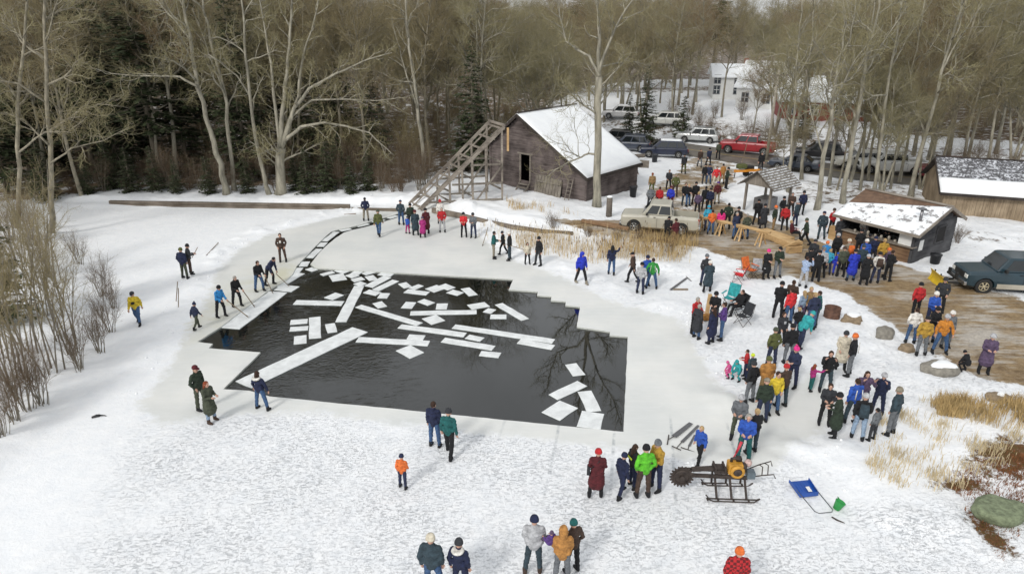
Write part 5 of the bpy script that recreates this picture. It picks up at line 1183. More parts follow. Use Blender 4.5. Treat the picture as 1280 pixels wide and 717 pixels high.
def pose_meshes(pn):
    ps = POSES[pn]; lean = ps.get('lean', 0); rot = Matrix.Rotation(lean, 3, 'Y'); seed = len(SK)
    th, shn = .44, .42; hips = [Vector((0, s_ * .095, 0)) for s_ in (1, -1)]; legs = []
    for h, (a, b_) in zip(hips, ps['legs']):
        k = h + V3(a) * th; an = k + V3(b_) * shn; legs.append((h, k, an))
    low = min(l[2].z for l in legs); pz = -low + .09; up = Vector((0, 0, pz))
    legs = [tuple(q + up for q in l) for l in legs]; pel = up.copy()
    T = lambda v_: pel + rot @ Vector(v_)
    chest = T((.0, 0, .36)); neck = T((-.01, 0, .54)); 
    hd = T((.015, 0, .68)); arms = []
    for s_, (a, b_) in zip((1, -1), ps['arms']):
        sh = T((-.01, s_ * .185, .47)); el = sh + (rot @ V3(a)) * .29; wr = el + (rot @ V3(b_)) * .25; hn = wr + (rot @ V3(b_)) * .05; arms.append((sh, el, wr, rot @ V3(b_)))
    hrot = Matrix.Rotation(lean * .7 + .12, 3, 'Y')
    # body ---------------------------------------------------------
    b = MB(); swept(b, [T((0, 0, 0)), T((0, 0, .18)), chest, T((0, 0, .46))], [.10, .095, .105, .085]); swept(b, [T((-.01, -.12, .45)), T((-.01, .12, .45))], [.05, .05]); swept(b, [T((-.01, 0, .44)), hd], [.065, .055])
    for l in legs: swept(b, l, [.065, .045, .035]); swept(b, [l[2] + Vector((-.04, 0, -.045)), l[2] + Vector((.12, 0, -.06))], [.04, .035])
    for sh, el, wr, d in arms: swept(b, [sh, el, wr], [.042, .036, .030]); swept(b, [wr, wr + d * .07], [.03, .034])
    def hp(v_): return hd + hrot @ Vector(v_)
    hb = MB(); hb.ball((0, 0, 0), 1, 16, 12, (.098, .078, .118)); b.add([hp(v_) for v_ in hb.v], hb.f); swept(b, [hp((.03, 0, -.05)), hp((.055, 0, -.085))], [.055, .035])
    body = remesh(b, 'body', .016, 2); bm_ = MB(); mi = len(bm_.v)
    bm_.add([tuple(v_.co) for v_ in body.vertices], [tuple(p.vertices) for p in body.polygons]); bpy.data.meshes.remove(body)
    swept(bm_, [hp((.09, 0, .02)), hp((.118, 0, -.02))], [.010, .017], n=7)                     # nose
    for s_ in (-1, 1): swept(bm_, [hp((-.005, s_ * .08, .015)), hp((-.015, s_ * .088, -.03))], [.018, .012], n=6)
    for (sh, el, wr, d), s_ in zip(arms, (1, -1)):                                             # palm, four fingers and a thumb
        side = d.cross(Vector((0, 0, 1))); side = side.normalized() if side.length > .2 else Vector((0, 1, 0)); nn = side.cross(d).normalized(); pb = wr + d * .085
        for k, (ln, o_) in enumerate(((.065, -.027), (.078, -.009), (.073, .009), (.056, .027))):
            f0 = pb + side * o_; f1 = f0 + d * ln * .55 - nn * .008; f2 = f1 + d * ln * .3 - nn * .03; swept(bm_, [f0 - d * .02, f1, f2], [.0095, .009, .0075], n=6)
        swept(bm_, [wr + d * .03 + side * -s_ * .03, wr + d * .07 - side * s_ * .055 - nn * .01, wr + d * .095 - side * s_ * .05 - nn * .025], [.012, .011, .009], n=6)
    bm_.cur = 1
    for s_ in (-1, 1): bm_.ball(tuple(hp((.086, s_ * .031, .012))), .011, 6, 5)
    bm_.ball(tuple(hp((.093, 0, -.058))), .012, 6, 5, (.5, 1.8, .5))
    bme = bm_.mesh('body', True)
    # jacket -------------------------------------------------------
    def jacket(longer, puff=0., hood=False):
        j = MB(); w_ = puff; swept(j, [T((0, 0, .0 - .0)), T((0, 0, .14)), T((.01, 0, .32)), T((0, 0, .45))], [.150 + w_, .138 + w_, .150 + w_, .115 + w_]); 
        swept(j, [T((-.01, -.08, .10)), T((-.01, .08, .10))], [.135 + w_, .135 + w_]); swept(j, [T((-.005, -.10, .35)), T((-.005, .10, .35))], [.118 + w_, .118 + w_]); swept(j, [T((-.01, -.15, .46)), T((-.01, .15, .46))], [.078 + w_ * .5, .078 + w_ * .5])
        swept(j, [T((-.01, 0, .48)), T((.0, 0, .565))], [.10, .078])
        for sh, el, wr, d in arms: swept(j, [sh, el, wr - d * .02], [.072 + w_ * .5, .062 + w_ * .4, .050])
        if longer:
            kn = (legs[0][1] + legs[1][1]) / 2; sp = abs((legs[0][1] - legs[1][1]).length) / 2; q = pel.lerp(kn, .95); swept(j, [pel + Vector((0, -.05, 0)), q + Vector((0, -.05, 0))], [.165 + w_, .16 + sp * .4]); swept(j, [pel + Vector((0, .05, 0)), q + Vector((0, .05, 0))], [.165 + w_, .16 + sp * .4])
        if hood: swept(j, [hp((-.03, 0, .01)), hp((-.01, 0, .045))], [.128, .118]); swept(j, [hp((-.05, 0, -.09)), hp((-.03, 0, -.02))], [.115, .12])
        return remesh(j, 'jacket', .020, 4, .022, seed)
    t_ = MB(); swept(t_, [pel + Vector((0, -.07, .03)), pel + Vector((0, .07, .03))], [.115, .115])
    for l in legs: swept(t_, [l[0] + Vector((0, 0, .02)), l[1], l[2] + Vector((0, 0, .04))], [.100, .074, .062])
    tr_ = remesh(t_, 'trousers', .020, 3, .016, seed + 3)
    boots = []
    for l in legs: bt = MB(); swept(bt, [l[2] + Vector((0, 0, .09)), l[2] + Vector((0, 0, -.03))], [.070, .062]); swept(bt, [l[2] + Vector((-.03, 0, -.035)), l[2] + Vector((.07, 0, -.04)), l[2] + Vector((.15, 0, -.05))], [.058, .058, .045]); boots.append(remesh(bt, 'boot', .02, 2))

    # headwear -----------------------------------------------------
    H_ = {}
    m = MB(); m.lathe((0, 0, 0), [(.108, -.005), (.114, .0), (.114, .045), (.108, .05), (.102, .085), (.075, .13), (.03, .152)], 16); H_['beanie'] = m
    m = MB(); m.v = list(H_['beanie'].v); m.f = list(H_['beanie'].f); m.mi = list(H_['beanie'].mi); m.ball((0, 0, .175), .045, 8, 6); H_['pom'] = m
    m = MB(); m.lathe((0, 0, 0), [(.104, .02), (.104, .05), (.095, .09), (.06, .125), (.02, .135)], 16); m.prism([(.08, -.075, .028), (.18, -.05, .02), (.195, 0, .018), (.18, .05, .02), (.08, .075, .028)], (0, 0, .014)); H_['cap'] = m
    hs = {}
    for k, m in H_.items(): mm = MB(); mm.add([hp(Vector(v_) + Vector((-.008, 0, .015))) for v_ in m.v], m.f); hs[k] = mm.mesh('hat', True)
    for k, ln in (('short', .0), ('long', .24)):
        m = MB(); m.ball((-.016, 0, .022), 1, 14, 10, (.098, .092, .112)); m2 = MB(); m2.add([hp(v_) for v_ in m.v], m.f)
        if ln: swept(m2, [hp((-.045, 0, -.02)), hp((-.075, 0, -.02 - ln))], [.085, .06]); swept(m2, [hp((-.02, -.07, -.02)), hp((-.04, -.08, -.16))], [.04, .03]); swept(m2, [hp((-.02, .07, -.02)), hp((-.04, .08, -.16))], [.04, .03])
        me = remesh(m2, 'hair', .014, 1, .012, seed, 30)
        for vtx in me.vertices:                                                               # keep the face free
            pass
        hs[k] = me
    jm = {'jacket': jacket(False), 'coat': jacket(True), 'hooded': jacket(False, .012, True), 'puffy': jacket(False, .028)}
    for me in [bme, tr_] + boots + list(hs.values()) + list(jm.values()):
        for p in me.polygons: p.use_smooth = True
    SK[pn] = dict(body=bme, trousers=tr_, boots=boots, hats=hs, jackets=jm, arms=arms, head=hp((0, 0, 0)), chest=chest, pel=pel, hips=legs, back=T((-.2, 0, .3)))
    for me in list(jm.values()) + [tr_] + boots + list(hs.values()): me.materials.append(None)
    bme.materials.append(mat('skin', (.52, .31, .23), .6, .08, 6)); bme.materials.append(mat('eyes', (.04, .025, .02), .4, .1))
CLOTH = {k: s2l(tuple(int(v_[i:i + 2], 16) / 255 for i in (0, 2, 4))) for k, v_ in dict(black='1b1c20', charcoal='34363b', grey='6f7378', silver='b4b5b8', white='e6e2da', cream='d8ceb8', navy='1d2647', indigo='2a3350',
    blue='1f55b8', royal='1733c4', azure='1f8fd6', cyan='2aa7c8', turquoise='1fa5a8', teal='14605f', slate='33454f', denim='3b5c86', paleblue='8fa6c0', red='c0171f', scarlet='e0202a', maroon='5a1a22', brown='4c3a30', tan='9a7c50',
    khaki='8a8060', camel='b8803a', mustard='b8902a', orange='e8701a', amber='d08318', yellow='e2c412', lime='5cc41a', green='2f9a3c', olive='5b6032', forest='2c3a2c', pink='e0569a', hotpink='f0188a', magenta='b01f7a', purple='5b3a86',
    plum='5c4a66', stone='8f8674', moss='4a5040', hair_brown='3a261a', blond='b89a6a', ginger='8a3f1c', greyhair='a09c94', neon='d8f01a').items()}
def cloth(c): return mat('cloth_' + c, tuple(x * .74 + .07 * sum(CLOTH[c]) / 3 for x in CLOTH[c]), .92, .38, 9, .6)
FAB = None
def person(px, py, pose, head, sc, J, T_, hat, label, jk='jacket', boots='black', loc=None, group=None, extra=None):
    if pose not in SK: pose_meshes(pose)
    S = SK[pose]; p = loc if loc is not None else at(px, py)
    e = empty('person', p, R(head), label, 'person', group); e.scale = (sc, sc, sc)
    link('body', S['body'], e)
    def dress(nm, me, c):
        o = link(nm, me, e); o.material_slots[0].link = 'OBJECT'; o.material_slots[0].material = cloth(c) if isinstance(c, str) else c; return o
    dress('coat' if jk == 'coat' else 'jacket', S['jackets'][jk], J); dress('trousers', S['trousers'], T_); [dress('boot', q, boots) for q in S['boots']]
    if hat:
        kind, c = hat.split(':'); dress('hair' if kind in ('short', 'long') else 'hat', S['hats'][kind], c)
        if kind not in ('short', 'long'): pass
    if extra:
        for nm, c, f in extra: 
            mb = MB(); f(mb, S); mb.build(nm, cloth(c), e, True)
    return e
def backpack(mb, S): mb.box(S['back'] + Vector((-.05, 0, 0)), (.2, .3, .42), None, .8)
def hi_vis(mb, S): mb.box(S['chest'] + Vector((-.19, 0, -.02)), (.03, .3, .06)); mb.box(S['chest'] + Vector((.18, 0, -.02)), (.03, .3, .06))
def bag(mb, S): mb.box(S['pel'] + Vector((0, .27, .05)), (.26, .1, .22)); mb.beam(S['pel'] + Vector((-.06, .22, .12)), S['chest'] + Vector((-.12, -.05, .13)), .03, .015)
def stripes(mb, S):
    for s_ in (-1, 1): mb.beam(S['chest'] + Vector((-.17, s_ * .1, .1)), S['chest'] + Vector((-.185, s_ * .13, -.25)), .03, .02)
def furhood(mb, S): mb.lathe(S['chest'] + Vector((-.07, 0, .17)), [(.09, -.03), (.15, -.04), (.17, .0), (.14, .05), (.09, .04)], 14)
def camera_(mb, S): mb.box(S['chest'] + Vector((.19, 0, -.08)), (.1, .13, .09)); mb.lathe(S['chest'] + Vector((.24, 0, -.08)), [(.04, 0), (.04, .07)], 10, Matrix.Rotation(math.pi / 2, 3, 'Y'))
def paper(mb, S): mb.box((S['arms'][0][2] + S['arms'][1][2]) / 2 + Vector((.08, 0, .05)), (.04, .18, .12))
def logo(mb, S): mb.box(S['chest'] + Vector((.175, 0, -.03)), (.04, .1, .14))
UP, DN, LF, RT = 90, -90, 180, 0      # facing away, toward camera, left, right
PEOPLE = [
 # left of the water
 (174,405,'walk',-80,.97,'yellow','denim','cap:charcoal','person in a yellow jacket and jeans walking alone by the left bushes','jacket','black',[('camera','black',camera_)]),
 (232,348,'pockets',75,1.0,'navy','moss','beanie:olive','person in a navy jacket and grey green trousers, nearer of the pair far left','puffy'),
 (239,343,'hold',30,.98,'charcoal','brown','beanie:black','person in a dark coat behind a navy jacket, holding poles, far left'),
 (247,411,'walk',60,.76,'indigo','moss','pom:navy','child in a navy jacket and grey trousers near the left corner of the water'),
 (277,396,'pole',-25,.95,'azure','black','beanie:black','person in a bright azure jacket and black trousers working a pike pole'),
 (297,383,'pole',-30,.96,'black','black','short:greyhair','grey haired person all in black working a pike pole'),
 (325,364,'pole',-35,1.0,'black','denim','short:hair_brown','brown haired person in black jacket and jeans poling the ice'),
 (338,356,'bend',-15,1.02,'indigo','black','short:black','person in dark blue jacket bending far over a pike pole'),
 (354,327,'pockets',-80,1.0,'brown','brown','short:hair_brown','person in dark brown jacket and trousers standing alone beside the narrow channel','jacket','black',[('badge','white',logo)]),
 (458,276,'pockets',95,.97,'navy','stone','short:black','person in navy jacket and tan trousers beside the channel below the dam'),
 (474,295,'walk',85,1.02,'olive','denim','beanie:moss','person in an olive jacket and jeans walking beside the channel'),
 (502,281,'stand',80,1.0,'slate','denim','cap:navy','person in slate jacket, jeans and cap at the foot of the ramp'),
 (514,284,'stand',-70,.95,'forest','black','beanie:black','person in a forest green jacket half hidden at the foot of the ramp'),
 (510,292,'stand',70,.68,'blue','magenta','beanie:slate','child in a blue jacket and magenta snow trousers at the ramp foot'),
 (520,294,'stand',100,.97,'slate','black','beanie:maroon','person in a long slate coat and dark red hat by the ramp','coat'),
 (533,293,'stand',110,1.02,'maroon','black','beanie:black','person in a long maroon coat and black hat by the ramp','coat'),
 (529,297,'stand',90,.80,'magenta','black','beanie:plum','child in a magenta coat beside the long maroon coat','coat'),
 (551,279,'stand',-85,.95,'white','grey','pom:red','person in white with a red hat behind the one in a red jacket'),
 (553,290,'pockets',-85,.97,'red','silver','short:greyhair','person in a red jacket and pale grey trousers on the ice near the ramp'),
 (580,296,'hold',-90,.95,'scarlet','black','beanie:black','person in scarlet jacket, black trousers and black hat near the edging'),
 (592,297,'hold',-110,.96,'grey','indigo','beanie:charcoal','person in grey jacket and indigo trousers next to a scarlet jacket'),
 (617,323,'hold',0,.97,'teal','stone','short:black','person in teal jacket and tan trousers facing right by the edging'),
 (629,318,'walk',160,.85,'black','black','beanie:charcoal','small dark figure just behind the person in the white helmet'),
 (637,325,'pockets',175,1.0,'black','slate','beanie:white','person in black jacket and white helmet near the far ice edge'),
 (659,330,'stand',-80,.76,'cream','black','long:hair_brown','child in a cream jacket and black leggings by the cattails','puffy'),
 (673,332,'stand',200,1.0,'black','charcoal','beanie:black','person in black coat and hat next to the child in cream'),
 (726,354,'stride',-60,1.05,'royal','black',None,'person in a royal blue hooded jacket walking past the cattails','hooded','stone'),
 (764,343,'point',75,.98,'navy','denim','long:black','person in a navy jacket and jeans raising one arm at the cattails'),
 (790,353,'walk',150,1.0,'brown','black','cap:black','person in a dark brown jacket walking left past the group by the cattails'),
 (800,367,'stand',60,.98,'silver','indigo','beanie:black','person in a light grey jacket and indigo jeans by the cattails'),
 (807,357,'stand',-60,.98,'blue','navy','beanie:navy','person in a blue jacket between a grey and a green jacket'),
 (814,361,'apart',80,1.0,'green','denim','short:hair_brown','person in a green and white jacket and jeans by the cattails','jacket','black',[('white_stripe','white',stripes)]),
 (880,357,'stand',95,1.0,'charcoal','indigo','beanie:grey','person in charcoal jacket and grey bobble hat standing behind a white hat'),
 (884,365,'stand',85,.98,'slate','black','beanie:white','person in long slate coat and white hat beyond the chairs','coat'),
 # round the camp chairs
 (867,416,'hold',-60,1.02,'red','black','short:greyhair','grey haired person in red jacket standing left of the turquoise chair'),
 (870,423,'stand',30,.96,'charcoal','denim','short:greyhair','person in long charcoal coat in front of a red jacket','coat'),
 (888,429,'stand',120,.98,'navy','navy','long:hair_brown','person with long brown hair in a navy coat near the chairs','coat'),
 (901,424,'stand',140,1.02,'purple','denim','short:hair_brown','person in a purple jacket and jeans near the chairs'),
 (891,407,'hold',-120,.98,'black','charcoal','beanie:black','person in black just left of the turquoise camp chair'),
 (956,348,'stand',-85,.96,'black','black','beanie:hotpink','person in a long black coat and hot pink hat','coat'),
 (970,347,'stand',-80,1.02,'forest','grey','cap:black','person in dark green jacket and grey trousers by the sawhorse end'),
 # group by the burn barrel
 (971,398,'hold',60,1.05,'black','black','beanie:black','tall person all in black at the left of the barrel group'),
 (984,405,'stand',100,1.02,'scarlet','denim','short:hair_brown','person in bright scarlet jacket and jeans in the barrel group'),
 (986,393,'stand',60,1.0,'brown','black','short:hair_brown','brown haired person just behind the scarlet jacket'),
 (1000,402,'stand',110,.88,'paleblue','plum','long:blond','fair haired person in a pale blue jacket in the barrel group'),
 (1007,402,'stand',-100,1.0,'tan','black','short:blond','person in a tan jacket at the back of the barrel group'),
 (1012,412,'pockets',100,1.04,'indigo','denim','short:blond','person in indigo jacket and jeans near the barrel'),
 (1019,408,'hold',150,1.0,'teal','slate','short:hair_brown','person in a teal jacket nearest the burn barrel'),
 (994,421,'stand',100,.82,'black','navy','short:blond','fair haired child in black beside the turquoise jacket'),
 (999,434,'bend',20,1.02,'turquoise','indigo','beanie:turquoise','person in turquoise jacket and turquoise hat leaning forward','puffy'),
 (974,432,'stand',-80,.92,'charcoal','black','long:hair_brown','person in a charcoal printed sweatshirt in front of the black coat','jacket','black',[('print','silver',logo)]),
 # crowd towards the saw
 (963,458,'stand',100,.98,'olive','indigo','beanie:moss','person in olive jacket and indigo jeans above the tan coat'),
 (984,454,'stand',90,1.0,'black','grey','beanie:black','person in black jacket with a small badge behind a pink hat','jacket','black',[('badge','white',logo)]),
 (989,483,'hold',-150,1.0,'indigo','navy','pom:hotpink','person in an indigo jacket and hot pink hat'),
 (976,508,'stand',110,1.0,'brown','slate','beanie:red','person in brown jacket with a red hat in the crowd'),
 (954,500,'stand',95,1.04,'camel','tan','beanie:olive','person in a tan canvas coat and olive hat','puffy'),
 (965,517,'pockets',-80,1.0,'yellow','denim','short:hair_brown','person in a yellow jacket and jeans in the crowd'),
 (951,527,'stand',95,1.0,'forest','indigo','cap:stone','person in forest green jacket and pale cap next to yellow'),
 (936,503,'stand',120,.98,'black','grey','beanie:charcoal','person in black jacket and grey trousers at the crowd edge'),
 (931,472,'hold',170,.72,'red','navy','short:hair_brown','child in a red jacket standing with the playing children'),
 (937,477,'stand',120,.70,'slate','navy','beanie:neon','child with a neon yellow hat among the playing children'),
 (922,474,'crouch',-140,.70,'turquoise','turquoise','beanie:turquoise','child in turquoise crouching in the snow'),
 (913,472,'crouch',170,.55,'pink','pink','beanie:pink','smallest child, all in pink, crouching in the snow'),
 (920,549,'hold',-120,1.0,'grey','moss','beanie:silver','person in grey jacket and trousers behind the blue jacket at the saw'),
 (939,566,'stand',110,.95,'black','slate','short:blond','fair haired person in black just behind the blue jacket at the saw'),
 (928,576,'hold',-110,1.02,'blue','teal','short:greyhair','grey haired person in a blue jacket working at the ice saw'),
 (873,577,'stride',-140,.80,'blue','black','short:blond','fair haired youngster in blue and black beside the hand saws','jacket'),
 # right of the ice
 (1049,461,'stand',-100,.97,'cream','black','beanie:charcoal','person in a cream coat and black leggings','coat'),
 (1060,469,'pockets',150,1.04,'black','grey','beanie:orange','person in a black jacket with an orange hat','jacket','black',[('white_stripe','white',stripes)]),
 (1030,489,'photo',-110,1.0,'black','slate','short:hair_brown','person in black jacket facing the child in magenta'),
 (1013,488,'point',10,.66,'magenta','teal','long:ginger','small child in a magenta jacket reaching out an arm'),
 (1029,530,'hold',-110,.96,'charcoal','black','short:hair_brown','person in charcoal close behind the long olive coat'),
 (1042,546,'hold',160,.98,'forest','black','beanie:black','person in a long dark green coat at the ice edge','coat'),
 (1062,529,'stand',110,1.02,'blue','slate','short:hair_brown','person in a blue jacket with white stripes at the snow bank','jacket','black',[('white_stripe','white',stripes)]),
 (1074,516,'photo',-100,.98,'plum','navy','long:hair_brown','long haired person in plum with hands raised, behind a blue jacket'),
 (1071,549,'stand',60,1.0,'black','paleblue','beanie:silver','person in black with a grey blue backpack at the snow bank','jacket','black',[('backpack','slate',backpack)]),
 (1089,550,'stand',120,.72,'grey','charcoal','short:black','child in a grey patterned snowsuit beside the backpack'),
 (1095,517,'photo',-130,.95,'navy','navy','beanie:silver','person in navy with a pale hat holding hands to face'),
 (1112,543,'pockets',130,1.05,'slate','grey','beanie:stone','person in slate jacket and grey trousers, rightmost at the snow bank'),
 # near edge and foreground
 (253,511,'pockets',-20,1.03,'forest','moss','cap:maroon','person in a green jacket and dark red cap near the left ice edge'),
 (265,527,'hold',-20,.95,'moss','paleblue','long:ginger','red haired person in a long green coat and pale jeans','coat','brown'),
 (328,512,'apart',70,.93,'navy','denim','long:hair_brown','person in navy with a white fur hood at the big slab','jacket','black',[('fur_hood','white',furhood)]),
 (544,558,'stand',80,1.0,'navy','denim','short:hair_brown','person in navy jacket and jeans at the near water edge'),
 (562,569,'stride',75,1.02,'teal','black','beanie:charcoal','person in a teal green jacket and black trousers at the near water edge'),
 (504,610,'stand',88,.70,'orange','indigo','beanie:navy','child in an orange jacket standing alone on the snow'),
 (745,621,'stand',80,.97,'maroon','black','beanie:red','person in a long maroon coat and red hat with a shoulder bag','coat','black',[('shoulder_bag','charcoal',bag)]),
 (776,619,'stride',40,.88,'navy','navy','beanie:navy','person all in navy between the maroon coat and the lime jacket'),
 (790,609,'stand',20,.90,'black','navy','long:hair_brown','brown haired person in black with a hi-vis band','jacket','black',[('hi_vis_band','neon',hi_vis)]),
 (803,621,'stand',100,1.05,'lime','brown','beanie:black','person in lime jacket and brown trousers near the saw blade'),
 (819,611,'hold',-150,1.02,'mustard','navy','beanie:grey','person in a mustard jacket facing the lime jacket'),
 (667,716,'stand',88,1.04,'silver','slate','beanie:navy','person in a light grey jacket and navy hat in the foreground','puffy','brown'),
 (702,728,'hold',85,1.0,'camel','grey',None,'person in a hooded camel jacket carrying a child','hooded'),
 (715,714,'stand',120,.95,'brown','black','beanie:teal','person in brown jacket and teal hat beside the camel jacket'),
 (542,741,'stand',85,1.05,'slate','denim','beanie:cream','person in slate jacket and cream hat at the bottom edge','puffy'),
 (576,741,'stand',80,.97,'navy','navy','beanie:charcoal','person in navy with a white hood at the bottom edge','jacket','black',[('fur_hood','white',furhood)]),
 (914,756,'stand',85,1.0,'redplaid','charcoal','beanie:orange','person in red checked jacket and orange hat at the bottom edge','puffy'),
 # group on the muddy track, right
 (1142,396,'stand',100,1.0,'red','black','beanie:black','person in red jacket and black trousers on the muddy track'),
 (1172,390,'pockets',-110,1.02,'charcoal','black','beanie:charcoal','person in charcoal at the back of the group on the track'),
 (1160,408,'hold',-90,1.0,'blue','navy','beanie:white','person in blue jacket and white hat on the track'),
 (1161,428,'hold',-80,.98,'black','denim','beanie:black','person in black between the mustard and the orange jackets'),
 (1137,429,'pockets',80,.97,'white','denim','short:hair_brown','brown haired person in a white jacket and jeans on the track'),
 (1149,444,'stand',80,1.03,'mustard','grey','cap:black','person in mustard jacket, grey trousers and black cap on the track'),
 (1173,441,'apart',-100,1.03,'amber','denim','beanie:silver','person in orange jacket and jeans on the track'),
 (1180,434,'stand',-100,.98,'grey','grey','beanie:white','person in a white hat just behind the orange jacket'),
 (1228,466,'hold',-110,1.0,'plum','black','beanie:silver','person in dark plum coat with fluffy pale hat at far right','coat'),
 # at the food shack
 (1003,359,'photo',40,.98,'bluecheck','silver','short:hair_brown','person in pale blue checked shirt holding up a phone'),
 (1019,352,'hold',80,1.0,'black','black','beanie:black','person all in black at the left of the shack crowd'),
 (1024,347,'stand',60,1.0,'silver','black','beanie:grey','person in light grey jacket at the left of the shack crowd'),
 (1009,340,'crouch',60,1.0,'black','black','short:black','person in black stooping near the sawhorses'),
 (1014,334,'stand',40,.95,'charcoal','black','beanie:charcoal','person in charcoal standing behind the stooping one'),
 (1033,343,'stand',70,.85,'cyan','indigo','short:blond','fair haired child in a cyan jacket in the shack crowd'),
 (1029,335,'hold',60,.9,'azure','navy','beanie:orange','person in azure with an orange hat in the shack crowd'),
 (1043,344,'stand',70,.75,'royal','royal','beanie:blue','small child all in royal blue in the shack crowd'),
 (1042,328,'stand',80,1.0,'black','black','beanie:silver','person in black and a pale hat in the shack crowd'),
 (1050,346,'stand',80,.98,'moss','black','beanie:brown','person in a moss green jacket in the shack crowd','puffy'),
 (1056,337,'hold',100,1.02,'stone','charcoal','beanie:cream','person in a stone coat with an orange pack','jacket','black',[('pack','orange',backpack)]),
 (1063,351,'stand',85,1.02,'royal','denim','beanie:black','person in a long royal blue coat in the shack crowd','coat'),
 (1073,344,'stand',80,1.0,'slate','navy','beanie:slate','person in slate right of the long royal blue coat'),
 (1079,356,'stand',85,.97,'black','black','beanie:silver','person in long black coat with a pale hat','coat'),
 (1077,336,'stand',85,1.0,'blue','black','beanie:white','person in blue behind the long black coat'),
 (1093,354,'stand',85,1.0,'white','indigo','beanie:black','person in white with a brown backpack','jacket','black',[('backpack','brown',backpack)]),
 (1106,346,'hold',150,.95,'plum','grey','beanie:orange','person in plum with an orange hat near the shack corner'),
 (1108,351,'hold',20,1.0,'black','black','short:hair_brown','person in black at the right end of the shack crowd'),
 (1099,336,'stand',85,1.03,'mustard','charcoal','short:blond','person in mustard leaning at the shack counter'),
 (1088,332,'stand',85,1.0,'navy','charcoal','beanie:navy','person in navy at the shack counter'),
 (1081,328,'stand',80,1.0,'charcoal','black','short:black','person in charcoal at the shack counter'),
 (1071,322,'stand',70,1.0,'black','black','beanie:black','person in black, leftmost at the shack counter'),
 # between shelter and shack
 (1025,299,'stand',60,1.05,'slate','slate','cap:navy','person in blue grey overalls by the log pile'),
 (1038,292,'stand',100,.97,'red','black','beanie:brown','person in a red jacket behind the blue grey overalls'),
 (1046,305,'stand',90,1.0,'charcoal','charcoal','beanie:black','person in charcoal left of the shack roof corner'),
 (1055,304,'stand',120,1.02,'black','grey','beanie:black','person in black right of the charcoal one by the shack roof corner'),
 (1005,307,'walk',150,1.02,'forest','black','beanie:moss','person in dark green walking away from the timber bench'),
 (989,299,'sit',-20,.98,'maroon','black','short:blond','person in maroon sitting on the timber bench'),
 (979,288,'stand',70,1.0,'red','black','beanie:black','person in red jacket standing behind the timber bench'),
 (993,283,'stand',120,1.02,'slate','indigo','beanie:silver','person in slate jacket right of the red jacket by the shelter'),
 (976,276,'stand',-60,1.0,'black','charcoal','beanie:black','person in black in front of the shelter post'),
 (1001,269,'stand',-100,1.0,'navy','black','beanie:black','person in navy under the trees right of the shelter'),
 (987,270,'stand',-100,.98,'brown','black','short:hair_brown','person in brown under the right side of the shelter'),
 (966,289,'stand',-60,1.0,'forest','tan','beanie:orange','person in dark green jacket and tan trousers by the timber rail'),
 (953,287,'stand',80,1.0,'charcoal','charcoal','beanie:black','person in long charcoal checked coat at the rail','coat'),
 (945,281,'stand',80,1.02,'black','black','beanie:black','person in black beside the long charcoal coat at the rail'),
 (931,299,'stand',95,.97,'moss','denim','short:greyhair','grey haired person in moss green jacket at the rail'),
 (918,298,'stand',-80,1.0,'indigo','denim','short:greyhair','grey haired person in indigo jacket at the rail'),
 (920,291,'stand',80,1.0,'black','black','beanie:black','person in black behind the indigo jacket at the rail'),
 (908,286,'stand',70,1.02,'forest','black','short:black','person in forest green behind the hot pink jacket'),
 (899,292,'stand',80,.95,'hotpink','black','long:black','person in a hot pink jacket with long black hair at the rail'),
 (888,293,'stand',85,.95,'orange','denim','short:hair_brown','person in an orange jacket and jeans at the rail'),
 (883,288,'stand',70,.97,'cyan','indigo','beanie:cyan','person in a cyan jacket at the left end of the rail'),
 # up the yard
 (814,243,'stand',80,1.0,'tan','olive','short:ginger','ginger haired person in tan, leftmost in the yard'),
 (835,237,'stand',-100,.95,'charcoal','black','short:black','person in charcoal left of the olive jacket in the yard'),
 (843,246,'stand',80,1.05,'olive','brown','beanie:stone','person in an olive jacket and brown trousers in the yard'),
 (823,262,'stand',80,.98,'red','black','short:hair_brown','person in red just beyond the silver beige pickup'),
 (812,262,'stand',80,1.0,'grey','charcoal','short:greyhair','person in grey just beyond the silver beige pickup'),
 (837,261,'stand',80,.98,'royal','maroon','beanie:maroon','person in royal blue just beyond the silver beige pickup'),
 (854,217,'walk',85,1.02,'charcoal','olive','beanie:charcoal','person in charcoal walking alone up the yard'),
 (855,257,'stand',-80,1.0,'black','slate','short:hair_brown','left person in black standing in the middle of the yard'),
 (859,258,'stand',-80,.97,'black','denim','short:blond','fair haired person in black jacket and jeans in mid yard'),
 (868,256,'stand',80,1.0,'black','brown','beanie:black','person in black jacket and brown trousers in mid yard'),
 (871,268,'stand',80,.95,'plum','black','short:blond','fair haired person in plum jacket in mid yard'),
 (880,262,'stand',70,1.0,'black','black','short:black','black haired person in black beside the plum jacket'),
 (886,264,'stand',70,.98,'navy','black','beanie:black','person in navy beside the plum jacket'),
 (895,255,'stand',80,.98,'maroon','stone','beanie:purple','person in maroon with a purple hat in the yard'),
 (874,209,'walk',-90,1.0,'brown','grey','short:hair_brown','person in brown walking down from the road'),
 (885,207,'walk',-85,.97,'indigo','black','beanie:black','person in indigo walking down from the road'),
 (897,199,'walk',80,1.0,'moss','black','beanie:black','person in moss green on the edge of the road'),
 (880,230,'stand',80,.98,'black','charcoal','beanie:black','left one of the pair left of the scarlet coat in the yard'),
 (885,230,'stand',-90,.98,'indigo','denim','beanie:charcoal','right one of the pair left of the scarlet coat in the yard'),
 (894,234,'apart',-90,1.02,'scarlet','cream','short:hair_brown','person in a scarlet coat and cream trousers in the yard'),
 (902,230,'stand',100,1.0,'camel','tan','short:black','person in tan behind the scarlet coat in the yard'),
 (907,236,'hold',0,1.02,'forest','black','beanie:black','person in dark green working beside the orange machine'),
